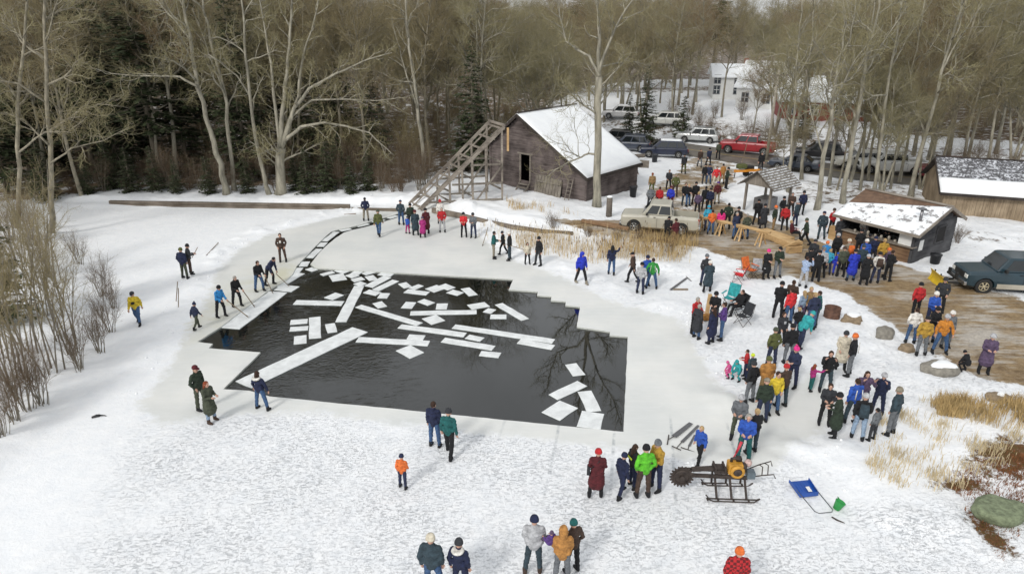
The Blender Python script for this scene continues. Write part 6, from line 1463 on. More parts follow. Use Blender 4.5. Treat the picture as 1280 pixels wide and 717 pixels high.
 (950,214,'stand',-90,1.0,'black','black','short:black','person in black beyond the shelter roof'),
 (793,233,'stand',-60,1.0,'black','charcoal','beanie:black','person in black at the right end of the barn'),
 (833,303,'bend',70,1.0,'black','black','short:black','person in black leaning into the pickup bed'),
 (843,308,'hold',120,1.02,'maroon','tan','short:hair_brown','person in maroon jacket and tan trousers at the tailgate'),
]
def checked(name, a, b_, s_=30):
    if name in MATS: return
    m = bpy.data.materials.new(name); m.use_nodes = True; MATS[name] = m; L = m.node_tree.links; b = m.node_tree.nodes['Principled BSDF']; b.inputs['Roughness'].default_value = .9
    t = nd(m, 'ShaderNodeTexCoord'); c = nd(m, 'ShaderNodeTexChecker'); c.inputs['Scale'].default_value = s_; c.inputs['Color1'].default_value = (*a, 1); c.inputs['Color2'].default_value = (*b_, 1); L.new(t.outputs['Object'], c.inputs[0]); L.new(c.outputs[0], b.inputs['Base Color'])
checked('cloth_redplaid', (.45, .02, .025), (.12, .01, .012), 14); checked('cloth_bluecheck', (.42, .52, .68), (.20, .27, .42), 20)
CLOTH['redplaid'] = CLOTH['bluecheck'] = (0, 0, 0)
_rp = random.Random(6)
for r_ in PEOPLE:
    px, py, pose, hdg, sc, J, T_, hat, lb = r_[:9]; pose = _rp.choice(['stand', 'standb', 'standc', 'standd', 'pockets']) if pose == 'stand' else pose; hdg += _rp.uniform(-14, 14) if pose[:5] == 'stand' else 0; jk = r_[9] if len(r_) > 9 else 'jacket'; bo = r_[10] if len(r_) > 10 else 'black'; ex = r_[11] if len(r_) > 11 else None
    person(px, py, pose, hdg, sc, J, T_, hat, lb, jk, bo, None, None, ex)
# ---------------------------------------------------------------- bushes, reeds, grass, stones
def bush_meshes(seed, H, stems, spread=.35, P=None):
    rg_ = random.Random(seed); mbs = [MB(), MB()]
    P = P or dict(depth=3, n=[9, 6, 4], ref=[H, 1.2, .6], len=[H * .32, .55, .3], rad=[.013, .0065, .004], ang=[(15, 45), (20, 55), (25, 60)], taper=[.5, .4, .3], trop=.08, trunk_levels=1)
    P['from'] = [.25, .2, .1]
    for k in range(stems):
        a = rg_.uniform(0, 6.28); r_ = rg_.uniform(0, .5) * H * .16; h = H * rg_.uniform(.55, 1); d = Vector((math.cos(a) * spread * rg_.random(), math.sin(a) * spread * rg_.random(), 1)); q = Vector((r_ * math.cos(a), r_ * math.sin(a), -.1)); pts = [q.copy()]
        for j in range(5): d = (d + Vector((rg_.gauss(0, .07), rg_.gauss(0, .07), .02))).normalized(); q = q + d * h / 5; pts.append(q.copy())
        r0 = .008 + h * .0042; grow(mbs, pts, [r0 * (1 - .8 * j / 5) for j in range(6)], 0, rg_, P)
    mt = mbs[0].mesh('stems', True); mc = mbs[1].mesh('twigs', True); return mt, mc
def set_m(ms, a, b_): ms[0].materials.append(a); ms[1].materials.append(b_); return ms
BROWNTW = mat('brown_twigs', (.15, .105, .065), .9, .3, 2); SILV = mat('silver_stems', (.21, .185, .145), .9, .3, 3)
BU = [set_m(bush_meshes(k, 1.6, 16, .6), BROWNTW, BROWNTW) for k in range(3)]; SA = [set_m(bush_meshes(10 + k, 6.2, 6, .14), SILV, TWIG) for k in range(3)]; BM = [set_m(bush_meshes(20 + k, 3.2, 14, .3), SILV, BROWNTW) for k in range(2)]
rg = random.Random(99)
BUSHN = {}
def bush(px, py, kind, sc, label, name='bush', group=None):
    p = at(px, py); ms = {'low': BU, 'tall': SA, 'mid': BM}[kind]; e = empty(name, p - Vector((0, 0, .05)), rg.uniform(0, 6.28), label, name.replace('_', ' '), group); e.scale = (sc, sc, sc); m = rg.choice(ms); link('stems', m[0], e); link('twigs', m[1], e)
for nn, (px, py, sc) in enumerate(sorted([(22, 470, 1.1), (70, 466, 1.15), (36, 440, 1.1), (10, 500, 1.0), (80, 425, 1.0), (4, 450, 1.1), (55, 395, 1.1), (95, 445, .95), (64, 350, 1.1), (28, 330, 1.1)])):
    bush(px, py, 'tall', sc, 'tall bare sapling clump in the left thicket, %s from the left' % NTH[nn], 'sapling_clump', 'tall sapling clumps on the left bank')
for nn, (px, py, sc) in enumerate(sorted([(125, 440, .8), (138, 415, .75), (52, 505, .9), (20, 525, .9), (2, 545, .8), (142, 385, .6), (128, 370, .8), (100, 462, .8), (34, 512, 1), (10, 350, 1), (60, 340, 1), (100, 330, .7), (40, 300, 1), (15, 300, 1)])):
    bush(px, py, 'mid', sc, 'bare brown bush at the snowy foot of the left thicket, %s from the left' % NTH[nn], 'bush', 'bare brown bushes on the left bank')
for k in range(42):
    px = 95 + k * 10.5 + rg.uniform(-5, 5); py = 240 - rg.random() ** 1.5 * 18
    if 545 < px < 640: continue
    bush(px, py, rg.choice(['mid', 'low', 'mid']), rg.uniform(.7, 1.2), 'bare brown brush along the foot of the woods behind the dam', 'bush', 'brush along the foot of the woods')
for px, py in [(500, 236), (512, 228), (490, 228), (524, 238), (534, 232), (478, 236)]: bush(px, py, 'mid', 1.0, 'reddish brown brush left of the ramp', 'bush', 'reddish brush left of the ramp')
for nn, (px, py) in enumerate(sorted([(900, 182), (915, 180), (940, 178), (955, 182), (972, 184), (870, 168), (888, 172), (1005, 186), (1045, 190), (700, 178), (712, 172), (860, 150), (890, 148), (930, 150), (840, 152), (1180, 212), (1205, 216), (1240, 214), (1262, 220), (1220, 208)])):
    bush(px + rg.uniform(-3, 3), py, 'mid', rg.uniform(.7, 1.1), 'brown roadside bush on the bank beyond the road, %s from the left' % NTH[nn], 'bush', 'brown bushes on the far roadside bank')
for px, py in [(692, 285), (770, 300), (800, 300), (838, 318), (735, 296), (1168, 300), (1180, 306), (1196, 303), (1160, 292)]: bush(px, py, 'low', rg.uniform(.6, .9), 'low dry brown weed beside the muddy track', 'weed', 'dry weeds beside the muddy track')
for nn, (px, py, sc) in enumerate(sorted([(110, 243, .5), (165, 240, .6), (222, 240, .45), (262, 242, .5), (310, 241, .5), (385, 241, .6), (410, 238, .7), (440, 241, .5), (462, 238, .55), (575, 214, .6), (140, 236, .7), (196, 238, .6), (60, 250, .8), (425, 230, .7), (372, 236, .6)])):
    p = at(px, py); tree_thing('young_spruce', CON[3], ('trunk', 'crown'), (p.x, p.y, p.z - .05), rg.uniform(0, 6), sc, 'young bushy spruce at the foot of the woods, %s from the left' % NTH[nn], 'tree', 'young spruces at the foot of the woods')
def undergrowth():
    rg_ = random.Random(14); vs = []; sc = []
    while len(vs) < 900:
        y = 58 + 85 * rg_.random() ** 1.3; x = rg_.uniform(-.85, .85) * y
        if blocked(x, y) or float(sdist(FOREST, [x], [y])[0]) > -.5: continue
        vs.append((x, y, gz(x, y) - .1)); sc.append(rg_.uniform(.6, 1.15))
    seen = {}
    for ob in bpy.data.objects:
        if ob.type == 'MESH' and ob.data in [SA[0][1], SA[1][1], SA[2][1], BM[0][1], BM[1][1], BM[0][0], BU[0][1]]: seen.setdefault(ob.data.name, ob)
    scatter_stuff('undergrowth', vs, sc, list(seen.values()), 'tangle of bare saplings and brush filling the woods', 'undergrowth')
undergrowth()
def blades(name, region, n, hmin, hmax, m, label, cat, heads=0, seed=1, clump=.0):
    rg_ = random.Random(seed); P = poly0(region); lo, hi = P.min(0), P.max(0); X = []; cl = []
    while len(X) < n:
        if clump and (not cl or rg_.random() < clump): c = (rg_.uniform(lo[0], hi[0]), rg_.uniform(lo[1], hi[1])); cl = [c]
        x, y = (rg_.gauss(cl[0][0], .16), rg_.gauss(cl[0][1], .16)) if clump else (rg_.uniform(lo[0], hi[0]), rg_.uniform(lo[1], hi[1]))
        X.append((x, y))
    A = np.array(X); ok = sdist(P, A[:, 0], A[:, 1]) + .5 * fbm(A[:, 0] * 1.5, A[:, 1] * 1.5, 3) < 0; A = A[ok]; Z = ground_h(A[:, 0], A[:, 1]); mb = MB()
    for (x, y), z in zip(A, Z):
        h = rg_.uniform(hmin, hmax); a = rg_.uniform(0, 6.28); l = rg_.uniform(.05, .45) * h; w_ = rg_.uniform(.006, .012); c, s_ = math.cos(a), math.sin(a); p0 = Vector((x, y, z - .03)); p1 = p0 + Vector((c * l * .3, s_ * l * .3, h * .6)); p2 = p0 + Vector((c * l, s_ * l, h * rg_.uniform(.8, 1))); b = rg_.uniform(0, 6.28); o = Vector((math.cos(b), math.sin(b), 0)) * w_
        mb.cur = 0; mb.add([p0 - o, p0 + o, p1 + o * .8, p1 - o * .8, p2], [(0, 1, 2, 3), (3, 2, 4)])
        if heads and rg_.random() < heads: mb.cur = 1; mb.tube([p2, p2 + Vector((0, 0, .16))], [.016, .014], 5)
    o = mb.build(name, m); return tag(o, label, cat, None, 'stuff')
STRAW = mat('dry_straw', (.46, .33, .15), .9, .35, 3); STRAWL = mat('pale_straw', (.58, .48, .30), .9, .25, 3); CATT = mat('cattail_head', (.10, .055, .03), .9, .2, 5); RUSTG = mat('rusty_groundcover', (.20, .08, .03), .9, .4, 4)
blades('reed_bed', [(640, 296), (690, 296), (745, 312), (745, 330), (700, 322), (660, 318), (640, 308)], 1300, .4, 1.05, [STRAW, CATT], 'golden dry reeds between the pond edge and the barn bank', 'reeds', .05, 1)
blades('cattail_bed', [(740, 304), (870, 306), (876, 316), (845, 332), (800, 330), (750, 326)], 2000, .5, 1.35, [STRAW, CATT], 'tall golden cattails between the pond and the silver beige pickup', 'reeds', .07, 2)
blades('reeds_by_pond', [(600, 285), (700, 292), (770, 300), (870, 322), (860, 335), (740, 330), (640, 312), (600, 300)], 1100, .3, 1.0, [STRAWL, CATT], 'thin pale reeds scattered in the snow round the cattails', 'reeds', .1, 3)
blades('dry_grass', [(1160, 506), (1200, 512), (1250, 520), (1290, 520), (1290, 560), (1240, 552), (1195, 535), (1165, 525)], 7500, .3, .8, [STRAW, CATT], 'golden dry grass on the bank at the right edge', 'grass', 0, 4, .02)
blades('snowy_grass', [(1090, 530), (1160, 500), (1280, 560), (1290, 600), (1230, 600), (1180, 620), (1110, 625), (1075, 590)], 3000, .15, .5, [STRAWL, CATT], 'thin pale grass poking through snow at lower right', 'grass', 0, 5, .05)
blades('barn_grass', [(628, 255), (700, 268), (720, 278), (690, 280), (640, 270)], 800, .25, .7, [STRAW, CATT], 'dry weeds in front of the barn steps', 'grass', 0, 6, .08)
blades('rusty_ground_cover', [(1180, 598), (1290, 570), (1300, 640), (1262, 690), (1255, 720), (1235, 700), (1225, 660), (1200, 625)], 12000, .04, .18, [RUSTG, CATT], 'rusty low plants round the big stone at lower right', 'ground cover', 0, 7, .03)
def rock(px, py, sx, sy, sz, seed, label, m, snow=0, rz=0):
    p = at(px, py); bm = bmesh.new(); bmesh.ops.create_icosphere(bm, subdivisions=4, radius=1); me = bpy.data.meshes.new('boulder')
    for v_ in bm.verts:
        n = mnoise.noise(v_.co * 1.1 + Vector((seed * 5, 0, 0))) * .35 + mnoise.noise(v_.co * 3 + Vector((seed, 3, 0))) * .12; c = v_.co * (1 + n); c.z = max(-.35, min(c.z, .62 + .1 * n)); v_.co = Vector((c.x * sx, c.y * sy, c.z * sz))
    bm.to_mesh(me); bm.free(); me.polygons.foreach_set('use_smooth', [True] * len(me.polygons)); me.materials.append(m); o = link('boulder', me); o.location = p + Vector((0, 0, sz * .12)); o.rotation_euler = (0, 0, rz); tag(o, label, 'boulder')
    if snow:
        mb = MB(); n = 18; r_ = .62 * snow; vs = [(0, 0, .10)]
        for j, f in enumerate((.5, .85, 1)):
            for k in range(n): a = 2 * math.pi * k / n; q = r_ * f * (1 + .2 * math.sin(a * 3 + seed)); vs.append((sx * q * math.cos(a) + sx * .15, sy * q * math.sin(a), (.10, .08, -.03)[j]))
        fs = [(0, 1 + k, 1 + (k + 1) % n) for k in range(n)] + [(1 + j * n + k, 1 + (j + 1) * n + k, 1 + (j + 1) * n + (k + 1) % n, 1 + j * n + (k + 1) % n) for j in range(2) for k in range(n)]
        mb.add([(x, y, z + sz * .62) for x, y, z in vs], fs); mb.build('snow_cap', SNOWM, o, True)
STONE = mat('granite', (.22, .205, .175), .85, .35, 5, .6); STONEB = mat('brown_granite', (.24, .18, .115), .85, .35, 5, .6); MOSSY = mat('mossy_stone', (.17, .20, .12), .9, .45, 6, .9)
rock(1064, 401, .50, .36, .38, 1, 'flat brown boulder with snow on top right of the burn barrel', STONEB, 1); rock(1106, 419, .40, .36, .50, 2, 'upright grey boulder beside the muddy track', STONE, 0)
rock(1133, 438, .30, .26, .38, 3, 'small tan boulder below the white jacket on the track edge', STONEB, 0); rock(1174, 466, .72, .46, .50, 4, 'broad grey boulder capped with snow at the track edge', STONE, 1.1)
rock(1247, 501, .40, .28, .34, 5, 'tan boulder in the snow at the right edge', STONEB, .5, -.4); rock(1249, 643, .78, .56, .50, 6, 'large greenish mossy boulder at lower right', MOSSY)

# ---------------------------------------------------------------- tools and small things
STICK = mat('pole_ash', (.20, .15, .10), .7, .2, 6); STEEL = mat('saw_steel', (.16, .16, .165), .4, .2, 6, metal=.7); IRON = mat('rusty_iron', (.055, .042, .036), .7, .5, 9, .4, metal=.3)
def stick(p, q, z0, z1, r_, label, name='pike_pole', tip=True, m=None):
    a = Vector((*at0(*p, z0), z0)); b_ = Vector((*at0(*q, z1), z1)); e = empty(name, b_, 0, label, name.replace('_', ' ')); mb = MB(); mb.tube([a - b_, (0, 0, 0)], r_, 7); mb.build('shaft', m or STICK, e)
    if tip:
        d = (a - b_).normalized(); mb = MB(); mb.tube([d * .12, -d * .06], [.03, .006], 6); s_ = d.cross(Vector((0, 0, 1))).normalized(); mb.tube([d * .1, d * .02 + s_ * .09], [.014, .006], 5); mb.build('iron_tip', IRON, e)
stick((281, 373), (310, 396), .95, .02, .024, 'pike pole in the hands of the azure jacket'); stick((300, 358), (318, 383), 1.0, .02, .024, 'pike pole in the hands of the grey haired one in black'); stick((331, 345), (341, 366), .95, .0, .022, 'short pike pole of the brown haired one in black'); stick((345, 342), (361, 357), .8, .0, .022, 'pike pole of the bending one in dark blue')
stick((240, 322), (247, 309), .9, 1.5, .02, 'pole held up by the pair far left', tip=False); stick((222, 352), (220, 379), 1.35, -.05, .022, 'left one of two poles stuck upright in the snow', tip=False); stick((223, 360), (223, 386), 1.25, -.05, .022, 'right one of two poles stuck upright in the snow', tip=False)
stick((273, 303), (258, 319), .12, .12, .022, 'pole lying on the snow beyond the pair far left'); stick((610, 284), (603, 307), .75, .02, .022, 'pole leaning against the dark timber edging'); stick((655, 312), (632, 305), .95, 1.0, .02, 'tool on the shoulder of the one in the white helmet', tip=False); stick((430, 268), (445, 267), .05, .05, .03, 'stick lying on the ice below the dam', 'stick', False)
def hand_saw(a, b_, w_, c, d, label):
    A = Vector((*at0(*a, .05), .05)); B = Vector((*at0(*b_, .05), .05)); e = empty('ice_saw', A, 0, label, 'ice saw'); v_ = B - A; n = v_.cross(Vector((0, 0, 1))).normalized(); mb = MB(); m = 14; vs = []
    for k in range(m): f = .0 + k / m; q = v_ * f; vs += [q + n * w_ / 2]
    pts = [v_ * (k / 28) + n * (w_ / 2 + (.03 if k % 2 else 0)) for k in range(29)] + [v_ * 1.0 - n * w_ * .3, v_ * .0 - n * w_ * .5]
    mb.prism(pts, (0, 0, .008)); mb.build('blade', STEEL, e); C = Vector((*at0(*c, .05), .05)) - A; D2 = Vector((*at0(*d, .05), .05)) - A; mb = MB(); mb.tube([(0, 0, 0), (C + D2) / 2], .014, 6); mb.tube([C, D2], .018, 6); mb.build('handle', IRON, e)
hand_saw((842, 545), (863, 528), .17, (836, 543), (834, 555), 'wide ice saw lying leftmost of the hand saws on the ice'); hand_saw((852, 552), (872.5, 531), .09, (840, 557), (851, 562), 'narrow ice saw lying in the middle of the hand saws'); hand_saw((861, 557), (868, 543), .06, (851, 558.5), (869, 565), 'thin ice saw lying nearest the youngster in blue')
hand_saw((838, 362), (858, 347), .12, (855, 343), (864, 351), 'long ice saw lying on the snow beyond the red jacket'); stick((842, 361.5), (860, 361.5), .04, .04, .05, 'short plank lying beside the long ice saw', 'plank', False)
def saw_machine():
    p = at(908, 616); p.z = max(p.z, .0) + .01; e = empty('ice_cutting_machine', p, R(-3), 'antique ice cutting machine with a toothed wheel, orange engine and sled runners', 'ice saw machine')
    ORA = mat('engine_orange', (.50, .25, .03), .5, .35, 7); L_ = lambda *a: Vector(a)
    mb = MB(); n = 20; prof = []
    for k in range(n * 4):
        a = 2 * math.pi * k / (n * 4); r_ = .37 if (k % 4) in (0, 1) else .305; prof.append((-1.42 + r_ * math.cos(a), -.12, .62 + r_ * math.sin(a)))
    mb.prism(prof, (0, .035, 0)); w_ = mb.build('saw_wheel', IRON, e)
    mb = MB(); rot = Matrix.Rotation(math.pi / 2, 3, 'X'); mb.lathe((-1.42, -.12, .62), [(.25, .0), (.25, .03), (.22, .05), (.22, .01), (.08, .01), (.08, .09), (.05, .1)], 20, rot); mb.build('hub', IRON, w_)
    mb = MB(); mb.beam((-1.45, -.03, .64), (.55, -.03, .60), .05, .12); mb.build('frame_rail', IRON, e); mb = MB(); mb.beam((-1.45, .17, .70), (.6, .3, .62), .05, .10); mb.build('frame_rail', IRON, e)
    mb = MB(); mb.beam((-1.1, .06, .78), (-.1, .12, .84), .22, .03); mb.build('drive_belt_cover', IRON, e)
    mb = MB(); mb.box((-.28, .12, .78), (.35, .42, .08)); mb.box((-.42, .12, .86), (.05, .42, .12)); mb.box((-.14, .12, .86), (.05, .42, .12)); mb.build('tool_tray', IRON, e)
    mb = MB(); mb.box((.18, .1, .88), (.46, .36, .36)); eng = mb.build('engine', ORA, e, False, .05)
    mb = MB(); mb.lathe((.20, -.10, .86), [(.21, 0), (.22, .03), (.20, .07), (.14, .08), (.13, .05), (.03, .05)], 22, rot); mb.build('flywheel_housing', ORA, eng, True); mb = MB(); mb.lathe((.20, -.155, .86), [(.13, 0), (.11, .02), (.03, .03)], 18, rot); mb.build('air_grille', IRON, eng, True)
    mb = MB(); mb.tube([(.05, .12, 1.06), (.05, .12, 1.16), (.14, .1, 1.2), (.3, .1, 1.14)], .045, 8); mb.box((.28, .18, 1.12), (.16, .14, .12)); mb.box((.42, .02, .95), (.1, .2, .22)); mb.build('carburettor_and_exhaust', IRON, eng, True)
    mb = MB(); mb.box((.62, -.02, .74), (.24, .26, .22)); mb.build('fuel_box', mat('faded_petrol_can', (.10, .13, .15), .5, .3, 5), e, False, .02)
    mb = MB(); mb.ball((.55, .12, 1.02), .12, 10, 8, (1, .8, 1.1)); mb.build('rag', mat('pale_rag', (.5, .36, .33), .9, .4, 18), e, True)
    for y in (-.32, .42):
        mb = MB(); mb.tube([(-.70, y, .16), (-.60, y, .03), (.80, y, .03), (.9, y, .07)], [.022] * 4, 6); mb.tube([(-.66, y - .12, .10), (-.50, y - .12, .03), (.70, y - .12, .03), (.9, y, .07)], [.02] * 4, 6)
        for x in (-.66, -.35, .1, .55): mb.beam((x, y - .12, .05), (x, y, .05), .05, .02)
        mb.build('runner', IRON, e)
    for x in (-.42, .02, .46):
        for y, yt in ((-.32, -.03), (.42, .28)): mb = MB(); mb.beam((x + .05, y, .04), (x, yt, .6), .06, .04); mb.build('strut', IRON, e)
    mb = MB(); mb.tube([(.5, -.03, .6), (.95, -.05, .72), (1.25, -.15, .84), (1.32, -.15, .70)], .018, 6); mb.tube([(.5, .28, .62), (.95, .3, .85), (1.28, .28, 1.0), (1.34, .3, .82)], .018, 6); mb.tube([(.95, -.05, .72), (1.0, .12, .9), (.95, .3, .85)], .016, 6); mb.tube([(1.1, -.1, .78), (1.15, .1, .98), (1.1, .29, .92)], .016, 6); mb.build('handlebars', IRON, e)
    mb = MB(); mb.tube([(.12, .28, 1.0), (.22, .30, 1.25)], .02, 8); mb.tube([(.22, .30, 1.25), (.34, .33, 1.62)], [.035, .045], 8); l = mb.build('red_lever', mat('red_lever', (.5, .03, .05), .4, .1, 4), e, True)
saw_machine()
def scoop():
    c = at(1004, 613); q = at(1030, 645); d = (q - c); d.z = 0; L_ = d.length; d.normalize(); e = empty('snow_scoop', (c.x, c.y, c.z + .03), math.atan2(d.y, d.x), 'blue plastic snow scoop with a looped metal handle lying on the snow', 'snow scoop')
    BL = mat('blue_plastic', (.012, .07, .32), .35, .15, 4); mb = MB(); w_, l = .33, .30
    mb.prism([(-l, -w_, .10), (l, -w_ * .9, .0), (l, w_ * .9, .0), (-l, w_, .10)], (0, 0, .012)); mb.prism([(-l, -w_, .10), (l, -w_ * .9, .0), (l, -w_ * .9, .13), (-l, -w_, .2)], (0, .012, 0)); mb.prism([(-l, w_, .10), (l, w_ * .9, .0), (l, w_ * .9, .13), (-l, w_, .2)], (0, -.012, 0)); mb.prism([(l, -w_ * .9, 0), (l, w_ * .9, 0), (l, w_ * .9, .14), (l, -w_ * .9, .14)], (.012, 0, 0))
    for k in range(7): mb.beam((-l + .02, -w_ * .8 + k * w_ * .27, .105), (l * .3, -w_ * .8 + k * w_ * .27, .05), .02, .02)
    mb.build('scoop_pan', BL, e); mb = MB(); mb.tube([(l * .2, -.30, .12), (l + .75, -.28, .1), (l + .85, -.2, .1), (l + .85, .2, .1), (l + .75, .28, .1), (l * .2, .30, .12)], .014, 7); mb.build('handle', STEEL, e, True)
    mb = MB(); mb.box((.08, .12, .085), (.2, .12, .004), Matrix.Rotation(.17, 3, 'Y')); mb.build('white_sticker', WHITEP, e)
    p = at(1045, 636); e = empty('bucket', p, 0, 'small green pail with handle on the snow beside the blue scoop', 'bucket'); G_ = mat('green_plastic', (.02, .30, .06), .4, .15, 4); mb = MB(); rot = Matrix.Rotation(.35, 3, 'Y'); mb.lathe((0, 0, .02), [(.10, 0), (.145, .26), (.15, .27), (.13, .265), (.09, .03), (.01, .03)], 16, rot); mb.build('pail', G_, e, True); mb = MB(); mb.tube([rot @ Vector((0.0, -.145, .27)), rot @ Vector((-.10, -.1, .36)), rot @ Vector((-.12, 0, .38)), rot @ Vector((-.10, .1, .36)), rot @ Vector((0, .145, .27))], .01, 6); mb.build('handle', G_, e, True)
    mb = MB(); p = at(1046, 650); mb.tube([(-.1, .12, .03), (0, 0, .02), (.16, -.14, .03)], [.02, .025, .01], 6); o = mb.build('stick', IRON, None, True); o.location = p; tag(o, 'dark stick on the snow below the green pail', 'stick')
    mb = MB(); p = at(122, 521); mb.tube([(-.16, -.08, .04), (-.02, 0, .06), (.08, .05, .05)], [.035, .055, .04], 7); mb.tube([(.08, .05, .05), (.22, .07, .03), (.3, .04, .02)], [.03, .018, .012], 5); o = mb.build('glove', mat('black_leather', (.02, .02, .022), .6, .2), None, True); o.location = p; tag(o, 'dark glove dropped on the empty snow at lower left', 'glove')
scoop()
def barrel():
    p = at(1039, 397); e = empty('burn_barrel', p, 0, 'low rusty burn barrel open at the top', 'barrel'); mb = MB(); R_ = .36; mb.lathe((0, 0, 0), [(R_, 0), (R_ + .012, .02), (R_, .04), (R_, .22), (R_ + .014, .24), (R_, .26), (R_, .50), (R_ + .015, .52), (R_ - .015, .52), (R_ - .02, .08), (.01, .08)], 24); mb.build('drum', mat('rusted_drum', (.12, .06, .04), .8, .5, 6, .3), e, True)
    mb = MB(); rg_ = random.Random(2)
    for k in range(7): a = k * .9; mb.tube([(.2 * math.cos(a), .2 * math.sin(a), .1), (-.15 * math.cos(a + .3), -.15 * math.sin(a), .3)], .04, 6)
    mb.build('charred_wood', mat('charred', (.02, .017, .015), .9, .3), e)
barrel()
def rail():
    A, B = at(876, 287), at(951, 306.5); d = B - A; n = 3; d2 = d.normalized(); s_ = Vector((-d2.y, d2.x, 0)); rz = math.atan2(d2.y, d2.x)
    for k in range(4):
        p = A + d * (k / 3 * .98 + .01); e = empty('sawhorse', p, rz, 'raw timber sawhorse, %s carrying the long rail' % ORD[k], 'sawhorse', 'sawhorses under the long rail'); h = .82
        for x in (-.16, .16):
            for y in (-1, 1): mb = MB(); mb.beam((x, y * .38, 0), (x * .4, y * .04, h), .09, .05); mb.build('leg', NEWW, e)
        mb = MB(); mb.beam((0, -.3, h * .35), (0, .3, h * .35), .04, .09); mb.build('cross_brace', NEWW, e); mb = MB(); mb.beam((-.35, 0, h), (.35, 0, h), .11, .1); mb.build('top_beam', NEWW, e)
    e = empty('timber_rail', A + Vector((0, 0, .92)), rz, 'long pale sawn timber laid along the sawhorses', 'timber'); mb = MB(); mb.beam((-.4, 0, 0), (d.length + .5, 0, 0), .22, .12); mb.build('timber', NEWW, e)
    for (a, b_, z, w_, h, lb) in [((957, 296), (996, 311), .18, .62, .36, 'broad squared pale log lying behind the rail'), ((955, 291), (990, 303), .16, .4, .32, 'second pale squared log beside the broad one'), ((984, 316), (1000, 314), .2, .35, .4, 'pale stacked timber end beside the stooping one'), ((984, 308), (1001, 306), .55, .3, .2, 'upper pale timber across the stacked ends'), ((727, 285), (785, 296), .14, .26, .2, 'long brown weathered plank lying left of the pickup'), ((735, 284), (790, 292), .12, .2, .16, 'second brown weathered log beside the long plank'), ((1235, 392), (1280, 404), .0, .0, .0, '')]:
        if not lb: continue
        p, q = Vector((*at0(*a, z), 0)), Vector((*at0(*b_, z), 0)); g = gz((p.x + q.x) / 2, (p.y + q.y) / 2); mb = MB(); mb.beam((0, 0, z), q - p + Vector((0, 0, z)), w_, h); m = NEWW if 'pale' in lb else plank_mat('brown_log', (.12, .07, .04), (.30, .19, .11)); o = mb.build('squared_log', m, None, False, .02); o.location = p + Vector((0, 0, g)); tag(o, lb, 'timber')
    stick((973, 312), (999, 300), .75, 1.05, .05, 'slanting pale pole resting on the stacked timber', 'timber_pole', False, NEWW)
rail()
def camp_chair(px, py, heading, c, label, sc=1.):
    p = at(px, py); e = empty('camp_chair', p, R(heading), label, 'chair'); e.scale = (sc,) * 3; F_ = cloth(c)
    mb = MB(); mb.add([(-.22, -.24, .42), (.24, -.24, .46), (.24, .24, .46), (-.22, .24, .42), (-.2, 0, .36), (.24, 0, .43)], [(0, 1, 5, 4), (4, 5, 2, 3)]); mb2 = MB(); mb2.add([(x, y, z - .02) for x, y, z in mb.v], [f[::-1] for f in mb.f]); mb.add(mb2.v, mb2.f); mb.build('seat', F_, e)
    mb = MB(); mb.prism([(-.22, -.26, .42), (-.22, .26, .42), (-.42, .24, .98), (-.42, -.24, .98)], (.02, 0, .01)); mb.build('backrest', F_, e)
    for s_ in (-1, 1):
        mb = MB(); mb.box((.02, s_ * .31, .64), (.5, .07, .02)); mb.build('armrest', F_, e)
        mb = MB(); mb.tube([(.28, s_ * .28, 0), (-.26, s_ * .27, .44)], .012, 6); mb.tube([(-.28, s_ * .28, 0), (.26, s_ * .27, .62)], .012, 6); mb.tube([(-.26, s_ * .27, .42), (-.43, s_ * .25, 1.0)], .012, 6); mb.build('leg', IRON, e)
    mb = MB(); mb.tube([(.28, -.28, .02), (.26, .27, .44)], .011, 5); mb.tube([(.28, .28, .02), (.26, -.27, .44)], .011, 5); mb.build('front_cross', IRON, e); return e
camp_chair(912, 383, -130, 'turquoise', 'turquoise folding camp chair standing empty', 1.1); camp_chair(923, 352, 150, 'scarlet', 'red folding camp chair by the fire spot', .95); camp_chair(936, 347, -60, 'orange', 'orange folding camp chair next to the red one', 1.1)
camp_chair(928, 405, -150, 'charcoal', 'charcoal folding chair with a patterned blanket, nearest the camera'); camp_chair(922, 392, 200, 'black', 'black folding chair carrying the reclining person')
camp_chair(946, 347, -100, 'silver', 'silver folding chair beside the long black coat')
p = at(922, 392); person(0, 0, 'sit', 200, .97, 'black', 'black', 'short:hair_brown', 'person in black reclining in a folding chair with legs stretched out', 'jacket', 'black', p + Vector((.0, 0, -.02)))
p = at(1207, 465); person(0, 0, 'crouch', 120, .66, 'black', 'black', 'beanie:black', 'child all in black crouching by the snow capped boulder', 'puffy', 'black', p)
p = at(700, 728); person(0, 0, 'sit', 120, .50, 'purple', 'plum', 'beanie:plum', 'small child in purple carried on the arm of the camel jacket', 'puffy', 'black', p + Vector((-.28, .10, .98)))
e_, W_, D_s = BLD['shack']
for lx, ly, J, hat, lb in ((.9, .95, 'white', 'cap:white', 'cook in white and a white cap inside the shack'), (2.3, 1.1, 'charcoal', 'short:hair_brown', 'helper in charcoal inside the shack')):
    q = e_.matrix_basis @ Vector((lx, ly, 0)); person(0, 0, 'hold', -120, 1., J, 'black', hat, 'person: ' + lb if False else lb.replace('cook', 'person serving').replace('helper', 'person helping'), 'jacket', 'black', Vector((q.x, q.y, max(gz(q.x, q.y), q.z))))
p = at(884, 394); mb = MB(); mb.box((0, 0, .55), (.16, .16, 1.1), Matrix.Rotation(.06, 3, 'Y')); o = mb.build('timber_post', NEWW, None, False, .01); o.location = p; tag(o, 'short pale timber post standing between the chairs and the red jacket', 'post')
